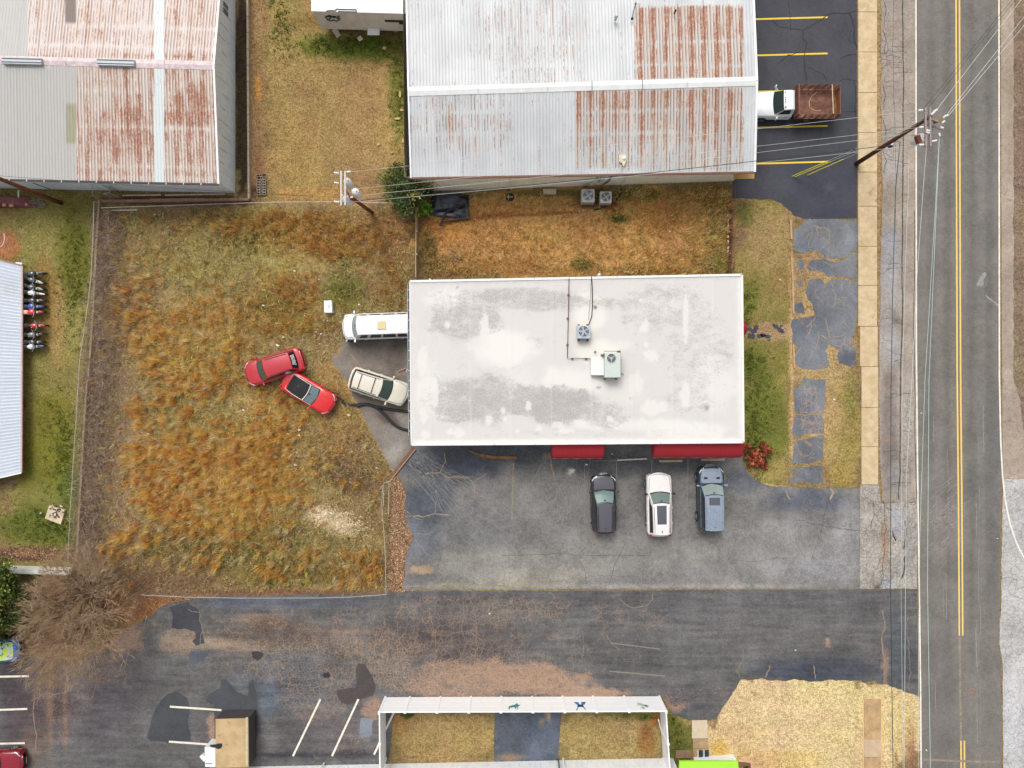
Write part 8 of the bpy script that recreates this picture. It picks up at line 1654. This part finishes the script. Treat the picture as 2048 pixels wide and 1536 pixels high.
def tufts(name, cx_, cy_, nb, hgt, wid, cols, spread, lean, label, dirn=None, jit=.22, gain=1.0):
    k = len(cx_); hh = np.repeat(hgt * RNG.uniform(.7, 1.2, k), nb); base = np.array(cols, float)[RNG.integers(0, len(cols), k)]; c = np.repeat(base, nb, 0)
    X_ = np.repeat(cx_, nb) + RNG.normal(0, spread, k * nb); Y_ = np.repeat(cy_, nb) + RNG.normal(0, spread, k * nb); o_dir = None
    if dirn is not None: o_dir = (np.repeat(RNG.normal(dirn[0], .12, k), nb), np.repeat(RNG.normal(dirn[1], .12, k), nb))
    return blades(name, X_, Y_, hh, wid, c, lean, 2, label, dirn=o_dir, jit=jit, gain=gain)
print('tufts', len(cx_))
OC = [(246, 188, 108), (240, 176, 96), (250, 202, 130), (230, 162, 88), (252, 220, 164), (196, 140, 90)]
up = cx_ > 0
redder = (cy_ < 720) & (cx_ > 480)
tufts('broomsedge', cx_[~redder], cy_[~redder], 22, .80, .024, OC, 2.6, .75, 'tall orange broomsedge drifting over the left of the meadow', (-.12, -.03), gain=1.3)
tufts('broomsedge', cx_[redder], cy_[redder], 22, .58, .024, [(250, 194, 118), (240, 180, 108), (252, 206, 132), (222, 162, 100)], 3.2, .9, 'rusty orange grass clumps in the upper meadow', (-.05, .0), gain=1.02)
# orange grass in the middle yard
YARD = [(842, 396), (1460, 374), (1458, 552), (842, 560)]
YB = [(1380, 470, 100, 70, -30, .8), (1330, 530, 110, 24, 0, .8), (1400, 400, 60, 40, -40, .7), (1250, 470, 120, 60, 0, .35), (900, 530, 60, 24, 0, .8), (1000, 500, 140, 50, 0, .3), (1180, 500, 120, 40, 0, .3), (940, 400, 80, 30, 0, .15), (1290, 395, 70, 20, 0, .4)]
n = 9000; px = RNG.uniform(842, 1460, n); py = RNG.uniform(380, 560, n); d = blobf(px, py, [(b[0], b[1], b[2], b[3], b[4], b[5]) for b in YB], .10, 20.0) * np.clip((fbm(px / 9 + 3, py / 9, 3) - .3) * 3.4, 0, 1); BTp = [(858, 384), (945, 384), (945, 445), (880, 448), (858, 430)]; ok = pip(px, py, YARD) & (RNG.random(n) < d) & free(px, py, [BTp])
tufts('yard_grass_clumps', px[ok], py[ok], 12, .34, .032, [(252, 212, 142), (250, 200, 128), (252, 222, 160), (236, 186, 122)], 3.0, .95, 'orange clumps of grass in the yard between shop and warehouse', (.10, .08), gain=1.1)
n = 46000; px = RNG.uniform(842, 1462, n); py = RNG.uniform(372, 560, n); ok = pip(px, py, [(842, 400), (1462, 374), (1462, 556), (842, 560)]) & free(px, py, [BTp, [(1160, 378), (1222, 378), (1222, 412), (1160, 412)]]) & (RNG.random(n) < .3 + .7 * fbm(px / 12, py / 12, 3)); px, py = px[ok], py[ok]
blades('yard_grass', px, py, .13, .03, np.minimum(mixcol(px, py, [(206, 156, 90), (160, 120, 66), (130, 122, 64), (196, 136, 72)], .4) * 1.3, 252), .9, 1, 'low orange-tan grass of the yard behind the shop', jit=.2)
# green weeds
GWb = [(700, 88, 90, 20), (650, 92, 30, 14), (800, 180, 18, 100), (560, 40, 20, 60), (150, 560, 30, 90), (100, 1050, 70, 36), (130, 900, 34, 90), (800, 600, 8, 14), (700, 580, 34, 20), (690, 530, 14, 10), (500, 480, 60, 30), (1240, 437, 16, 8), (1165, 530, 16, 10), (860, 508, 14, 40), (1435, 540, 20, 14), (1510, 850, 30, 100), (1500, 730, 22, 30), (1350, 1470, 16, 40), (540, 600, 60, 40), (480, 1100, 160, 40), (1280, 1434, 50, 5), (590, 1140, 80, 24), (1494, 620, 10, 40), (817, 1434, 8, 4)]
PX = []; PY = []
for b in GWb: k = int(10 + b[2] * b[3] * .08); PX.append(RNG.normal(b[0], b[2] * .6, k)); PY.append(RNG.normal(b[1], b[3] * .6, k))
px = np.concatenate(PX); py = np.concatenate(PY); ok = free(px, py, CARS); tufts('green_weeds', px[ok], py[ok], 7, .12, .05, [(104, 116, 52), (120, 130, 62), (90, 104, 48), (132, 136, 70)], 2.4, 1.1, 'green winter weeds growing through the dry turf')
# brush in the ditch
def sticks(name, px, py, h0, h1, L_, wd, cols, label, cat='brush', curl=.5, updown=.35):
    n = len(px); x = (px - CX) / S; y = (CY - py) / S; z = RNG.uniform(h0, h1, n); th = RNG.uniform(0, 2 * PI, n); l = L_ * RNG.uniform(.4, 1.4, n); V = []; seg = 3; cu = RNG.normal(0, curl, n); vz = RNG.normal(.1, updown, n)
    P = [np.stack([x, y, z], 1)]; a = th.copy()
    for s_ in range(seg): a = a + cu; P.append(P[-1] + np.stack([np.cos(a) * l / seg, np.sin(a) * l / seg, (vz - s_ * .15) * l / seg], 1))
    V = []
    for s_, q in enumerate(P): w_ = (wd * (1 - s_ / (seg + .6)) * RNG.uniform(.7, 1.3, n))[:, None]; nn = np.stack([-np.sin(a), np.cos(a), np.zeros(n)], 1) * w_ / 2; V += [q - nn, q + nn]
    V = np.stack(V, 1).reshape(-1, 3); V[:, 2] = np.maximum(V[:, 2], .01); b = np.arange(n)[:, None] * (2 * seg + 2); F = np.concatenate([b + np.array([[2 * s_, 2 * s_ + 1, 2 * s_ + 3, 2 * s_ + 2]]) for s_ in range(seg)], 0)
    c = np.array(cols, float)[RNG.integers(0, len(cols), n)] * (1 + RNG.normal(0, .15, (n, 1))); c = np.repeat(s2l(np.clip(c, 4, 250)) / ALB, 2 * seg + 2, 0)
    o = npmesh(name, V, F, M_BLADE, None, c); o['kind'] = 'stuff'; o['label'] = label; o['category'] = cat; return o
n = 10500; t_ = RNG.random(n); cxl = np.interp(t_, [0, .3, .55, .8, 1], [222, 210, 196, 184, 176]); cyl = 430 + t_ * 760; px = cxl + RNG.normal(0, 17, n) * np.interp(t_, [0, .2, .5, 1], [.7, 1, 1.25, 1.1]); py = cyl + RNG.normal(0, 8, n); ok = px > np.interp(py, [400, 600, 800, 1120], [200, 178, 150, 150])
sticks('ditch_brush', px[ok], py[ok], .0, .8, .8, .020, [(184, 162, 144), (152, 130, 112), (206, 188, 168), (118, 98, 84), (166, 140, 116)], 'tangled grey-brown leafless brush along the drainage ditch')
n = 5000; px = RNG.uniform(215, 300, n); py = RNG.uniform(440, 1160, n); ok = RNG.random(n) < np.clip(1.2 - (px - 215) / 70, 0, 1) * fbm(px / 20, py / 20); sticks('ditch_brush', px[ok], py[ok], .0, .3, .5, .016, [(190, 166, 146), (160, 136, 116), (206, 186, 160)], 'thin pinkish grey twigs spreading from the ditch into the meadow')
n = 4600; px = np.concatenate([RNG.uniform(160, 420, n // 2), RNG.uniform(100, 300, n // 2)]); py = np.concatenate([RNG.normal(1160, 22, n // 2), RNG.normal(1190, 30, n // 2)]); ok = free(px, py); sticks('ditch_brush', px[ok], py[ok], .0, .5, .6, .018, [(172, 144, 120), (146, 120, 98), (192, 166, 140), (120, 96, 78)], 'brown leafless brush at the lower left corner of the meadow')
n = 2600; px = RNG.uniform(560, 800, n); py = RNG.uniform(690, 1150, n); ok = pip(px, py, MEAD) & free(px, py, CARS); sticks('straw', px[ok], py[ok], .02, .25, .5, .014, [(206, 180, 132), (180, 150, 104), (222, 200, 150)], 'loose straw stalks lying on the meadow', 'straw')
n = 2600; px = RNG.uniform(220, 600, n); py = RNG.uniform(450, 1150, n); ok = pip(px, py, MEAD); sticks('straw', px[ok], py[ok], .1, .5, .6, .016, [(212, 186, 124), (196, 168, 104), (226, 204, 150)], 'pale bent stalks over the tall grass', 'straw')
# leaf litter
def litterleaves(name, px, py, cols, size, label):
    n = len(px); x = (px - CX) / S; y = (CY - py) / S; a = RNG.uniform(0, 2 * PI, n); l = size * RNG.uniform(.6, 1.4, n); w_ = l * RNG.uniform(.4, .8, n); z = RNG.uniform(.02, .06, n); ti = RNG.uniform(-.03, .03, n)
    u = np.stack([np.cos(a), np.sin(a), ti * 8], 1) * (l / 2)[:, None]; v = np.stack([-np.sin(a), np.cos(a), -ti * 6], 1) * (w_ / 2)[:, None]; c = np.stack([x, y, z], 1)
    V = np.stack([c - u, c - v, c + u, c + v], 1).reshape(-1, 3); F = np.arange(4 * n).reshape(n, 4); cc = np.array(cols, float)[RNG.integers(0, len(cols), n)] * (1 + RNG.normal(0, .12, (n, 1)))
    o = npmesh(name, V, F, M_LEAF, None, np.repeat(s2l(np.clip(cc, 4, 250)) / ALB, 4, 0)); o['kind'] = 'stuff'; o['label'] = label; o['category'] = 'leaves'
LC = [(150, 116, 90), (170, 136, 104), (118, 92, 72), (196, 170, 140), (176, 132, 92), (98, 78, 62)]
n = 9000; px = RNG.uniform(770, 830, n); py = RNG.uniform(950, 1182, n); ok = free(px, py, [MEAD]); litterleaves('leaf_litter', px[ok], py[ok], LC, .10, 'strip of fallen brown oak leaves between the fence and the lot')
n = 8000; px = RNG.normal(720, 70, n); py = RNG.normal(900, 60, n); ok = pip(px, py, MEAD) & free(px, py); litterleaves('leaf_litter', px[ok], py[ok], [(150, 112, 74), (128, 94, 62), (176, 140, 98), (104, 78, 56)], .08, 'brown fallen leaves scattered over the right of the meadow')
n = 9000; px = np.concatenate([RNG.normal(200, 90, n // 2), RNG.uniform(210, 390, n // 2)]); py = np.concatenate([RNG.normal(1215, 40, n // 2), RNG.normal(1212, 14, n // 2)]); ok = ~pip(px, py, HARD[DRIVE_I]); litterleaves('leaf_litter', px[ok], py[ok], [(172, 122, 80), (152, 104, 70), (188, 144, 102), (122, 90, 66)], .09, 'orange-brown leaves drifted under the bare tree')
n = 1200; px = RNG.normal(80, 60, n); py = RNG.normal(1108, 10, n); litterleaves('leaf_litter', px, py, LC, .09, 'leaves along the foot of the white wall stub')
# pale woodchips
n = 2600; px = RNG.normal(668, 26, n); py = 1040 + (px - 668) * .3 + RNG.normal(0, 11, n); litterleaves('wood_chips', px, py, [(232, 208, 178), (212, 182, 150), (240, 222, 196)], .11, 'patch of pale wood chips near the field gate')
# rags of white litter
LT = [(551, 480), (592, 543), (612, 632), (640, 560), (720, 610), (712, 640), (658, 642), (635, 664), (638, 659), (644, 668), (609, 680), (575, 670), (569, 675), (556, 690), (559, 692), (632, 672), (700, 830), (601, 859), (578, 867), (594, 905), (592, 930), (535, 900), (664, 908), (688, 910), (753, 935), (755, 958), (723, 955), (313, 431), (190, 1163), (462, 1168), (724, 1192), (700, 1130), (600, 870), (736, 1090), (1224, 908), (1173, 929), (1340, 464), (1560, 560), (1668, 799), (1994, 1077), (979, 1227), (1842, 826), (1852, 1500), (82, 1026), (1590, 1300), (641, 688), (530, 612), (300, 868), (490, 820)]
for i, (x, y) in enumerate(LT):
    c = g(x, y); r_ = random.uniform(.05, .12) * (1.5 if (x, y) in ((753, 935), (601, 859), (594, 905), (592, 930), (313, 431)) else 1); nv = 7; rr = [r_ * random.uniform(.6, 1.2) for _ in range(nv)]; a0 = random.random() * 6; hz = .32 if pip(np.array([x]), np.array([y]), MEAD)[0] and y < 900 else .05
    m = MB(); ring = [(c.x + rr[k] * math.cos(a0 + 2 * PI * k / nv), c.y + rr[k] * .7 * math.sin(a0 + 2 * PI * k / nv), hz + random.uniform(-.03, .04)) for k in range(nv)]; m.add(ring + [(c.x, c.y, hz + .08), (c.x, c.y, hz - .05)], [(k, (k + 1) % nv, nv) for k in range(nv)] + [((k + 1) % nv, k, nv + 1) for k in range(nv)])
    tag(m.build('paper_scrap', flat('litter_white', C(240, 238, 232), .7, var=.05), None), 'crumpled scrap of white litter lying on grass or asphalt', 'litter', 'scraps of white litter')

# ------------------------------------------------------------ trees and shrubs
M_BARK = wood('grey_bark', (140, 118, 98))
def bare_tree(label, base, H_, seed=1, spread=.5, lean=(0, 0)):
    rs = random.Random(seed); b = g(*base); e = empty('bare_tree', b, label, 'tree'); segs = [[], []]; twigs = []
    def grow(p, d, l, r, lv):
        q = p + d * l; mid = p + d * l * .5 + Vector((rs.gauss(0, .03), rs.gauss(0, .03), 0)) * l
        (segs[0] if lv < 3 else segs[1]).append((p, mid, q, r, r * .62))
        if lv >= 6: return
        k = 3 if lv < 5 else 4
        for i in range(k):
            a = rs.uniform(0, 2 * PI); t_ = rs.uniform(.25, .62) if lv else rs.uniform(.35, .65)
            x = d.orthogonal().normalized(); y = d.cross(x); nd = (d * math.cos(t_) + (x * math.cos(a) + y * math.sin(a)) * math.sin(t_)); nd.z += .03; nd.normalize()
            grow(p + d * l * rs.uniform(.55, 1.0), nd, l * rs.uniform(.66, .9), r * .60, lv + 1)
    for k in range(5):
        a = 2 * PI * k / 5 + rs.uniform(-.4, .4); d = Vector((math.cos(a) * .42 + lean[0], math.sin(a) * .42 + lean[1], 1)).normalized(); grow(b + Vector((math.cos(a) * .15, math.sin(a) * .15, 0)), d, H_ * .29, .11, 0)
    m = MB()
    for p, q, r_, a_, b_ in segs[0]: m.tube([p, q, r_], [a_, (a_ + b_) / 2, b_], 6, False)
    m.build('trunk', M_BARK, e, smooth=True)
    V = []; F = []; n = 0
    A_ = np.array([[*p, *r_, a_] for p, q, r_, a_, b_ in segs[1]]); k = len(A_); P0, P1 = A_[:, :3], A_[:, 3:6]; w_ = np.maximum(A_[:, 6], .012); d = P1 - P0; d /= np.linalg.norm(d, axis=1)[:, None]; sd_ = np.cross(d, RNG.normal(0, 1, (k, 3))); sd_ /= np.linalg.norm(sd_, axis=1)[:, None]; sd2 = np.cross(d, sd_)
    V = np.stack([P0 + sd_ * w_[:, None], P0 - sd_ * w_[:, None], P1, P0 + sd2 * w_[:, None], P0 - sd2 * w_[:, None], P1], 1).reshape(-1, 3); F = np.arange(6 * k).reshape(-1, 3)
    c = np.repeat(np.array([(206, 182, 154), (184, 160, 132), (222, 200, 172)], float)[RNG.integers(0, 3, k)], 6, 0); o = npmesh('crown', V, F, M_BLADE, e, s2l(c) / ALB); print('tree twigs', k); return e
bare_tree('leafless grey-brown tree with a fine twiggy crown reaching over the driveway', (205, 1216), 7.4, 5, lean=(-.05, -.06)); bare_tree('smaller leafless tree at the foot of the ditch beside the white wall stub', (188, 1172), 5.0, 9, lean=(-.05, .05))
def leafy(nm, label, base, H_, R_, cols, nclump, per, ls, seed=1, lean=(0, 0), zc=.6, flatz=.8, trunk=.12, cat='tree', group=None, vari=.25):
    rs = np.random.default_rng(seed); b = g(*base); e = empty(nm, b, label, cat, group); m = MB(); top = b + Vector((lean[0], lean[1], H_ * .8)); m.tube([b, b.lerp(top, .5) + Vector((.05, 0, 0)), top], [trunk, trunk * .7, trunk * .25], 7)
    cc = rs.normal(0, 1, (nclump, 3)); cc /= np.linalg.norm(cc, axis=1)[:, None]; cc *= (rs.random((nclump, 1)) ** .45); cc[:, :2] *= R_; cc[:, 2] *= H_ * .5 * flatz; wob = 1 + .28 * np.sin(np.arctan2(cc[:, 1], cc[:, 0]) * 3 + seed) + .15 * np.sin(np.arctan2(cc[:, 1], cc[:, 0]) * 7); cc[:, :2] *= wob[:, None]; ctr = np.array([b.x + lean[0], b.y + lean[1], H_ * zc])
    for i in range(min(10, nclump)): q = Vector(ctr + cc[i] * .8); m.tube([b.lerp(top, .25 + .05 * i), q], [trunk * .3, .012], 5, False)
    m.build('trunk', M_BARK, e, smooth=True)
    cs = R_ * .24; pts = np.repeat(ctr + cc, per, 0) + rs.normal(0, cs * .55, (nclump * per, 3)) * np.array([1, 1, .7]); pts[:, 2] = np.maximum(pts[:, 2], .05); n = len(pts); u = rs.normal(0, 1, (n, 3)); u[:, 2] *= .6; u /= np.linalg.norm(u, axis=1)[:, None]; v = np.cross(u, rs.normal(0, 1, (n, 3))); v /= np.linalg.norm(v, axis=1)[:, None]; l = ls * rs.uniform(.6, 1.3, (n, 1))
    V = np.stack([pts - u * l, pts - v * l * .5, pts + u * l, pts + v * l * .5], 1).reshape(-1, 3); F = np.arange(4 * n).reshape(n, 4)
    base_c = np.array(cols, float)[rs.integers(0, len(cols), nclump)] * (1 + rs.normal(0, vari, (nclump, 1))); c = np.repeat(base_c, per, 0) * (1 + rs.normal(0, .14, (n, 1))); npmesh('crown', V, F, M_LEAF, e, np.repeat(s2l(np.clip(c, 6, 250)) / ALB, 4, 0)); return e
leafy('evergreen_tree', 'dark green evergreen at the left edge below the white wall stub', (30, 1180), 4.2, 2.3, [(72, 92, 40), (92, 108, 48), (60, 78, 36), (112, 118, 56)], 300, 90, .10, 3)
leafy('evergreen_tree', 'lower part of the evergreen hanging over the wrapped car', (-5, 1215), 3.6, 1.9, [(62, 80, 36), (84, 98, 44), (104, 108, 52)], 200, 80, .10, 4, lean=(-.2, -.3))
leafy('cedar_tree', 'feathery dark green cedar against the corner of the long warehouse', (828, 425), 4.2, 1.6, [(84, 102, 56), (100, 116, 60), (74, 92, 52), (120, 124, 64), (144, 134, 72)], 200, 80, .085, 7, lean=(-.25, 1.2), zc=.5, flatz=.95)
leafy('cedar_tree', 'paler outer cedar growth beside the warehouse wall', (806, 378), 2.4, 1.2, [(112, 118, 48), (98, 108, 44), (132, 128, 58)], 110, 70, .08, 8, zc=.5)
leafy('leafy_shrub', 'small bright green shrub by the black plastic pit', (852, 422), .9, .55, [(112, 150, 48), (128, 164, 60), (88, 124, 40)], 50, 40, .075, 9, zc=.5, trunk=.03, cat='shrub')
for i, (x, y, r_, h_, lb) in enumerate([(1499, 902, .50, .9, 'red-leaved shrub, upper left of the red clump at the shop corner'), (1524, 899, .55, .95, 'red-leaved shrub, upper right of the red clump at the shop corner'), (1503, 921, .42, .75, 'red-leaved shrub, lower left of the red clump at the shop corner'), (1521, 925, .42, .7, 'red-leaved shrub, lowest of the red clump at the shop corner')]):
    leafy('red_shrub', lb, (x, y), h_, r_, [(166, 84, 62), (146, 66, 50), (186, 106, 76), (122, 64, 46), (110, 96, 54)], 70, 40, .06, 20 + i, zc=.55, trunk=.03, cat='shrub', group='red shrubs at the shop corner')
leafy('leafy_shrub', 'small dark green shrub in the square planting bed', (1489, 1536), .7, .35, [(60, 100, 44), (80, 118, 50)], 40, 40, .06, 30, zc=.5, trunk=.02, cat='shrub')
for i, (x, y, r_, lb) in enumerate([(1032, 392, .35, 'dark dug hole clump with a white label at the warehouse downpipe')]):
    e = empty('white_cross_marker', g(x - 8, y + 4, .05), 'small white cross shaped frame in a dark hole under the downpipe', 'frame'); c = g(1020, 394, .1); MB().box((c.x, c.y, .12), (.5, .03, .03)).build('bar', M_TRIMW, e); MB().box((c.x - .1, c.y, .12), (.03, .4, .03)).build('bar', M_TRIMW, e); MB().lathe([(.34, .012), (.30, .03), (0, .03)], (c.x, c.y, 0), n=14, close=False).build('hole', flat('hole_soil', C(56, 44, 34), .95), e)
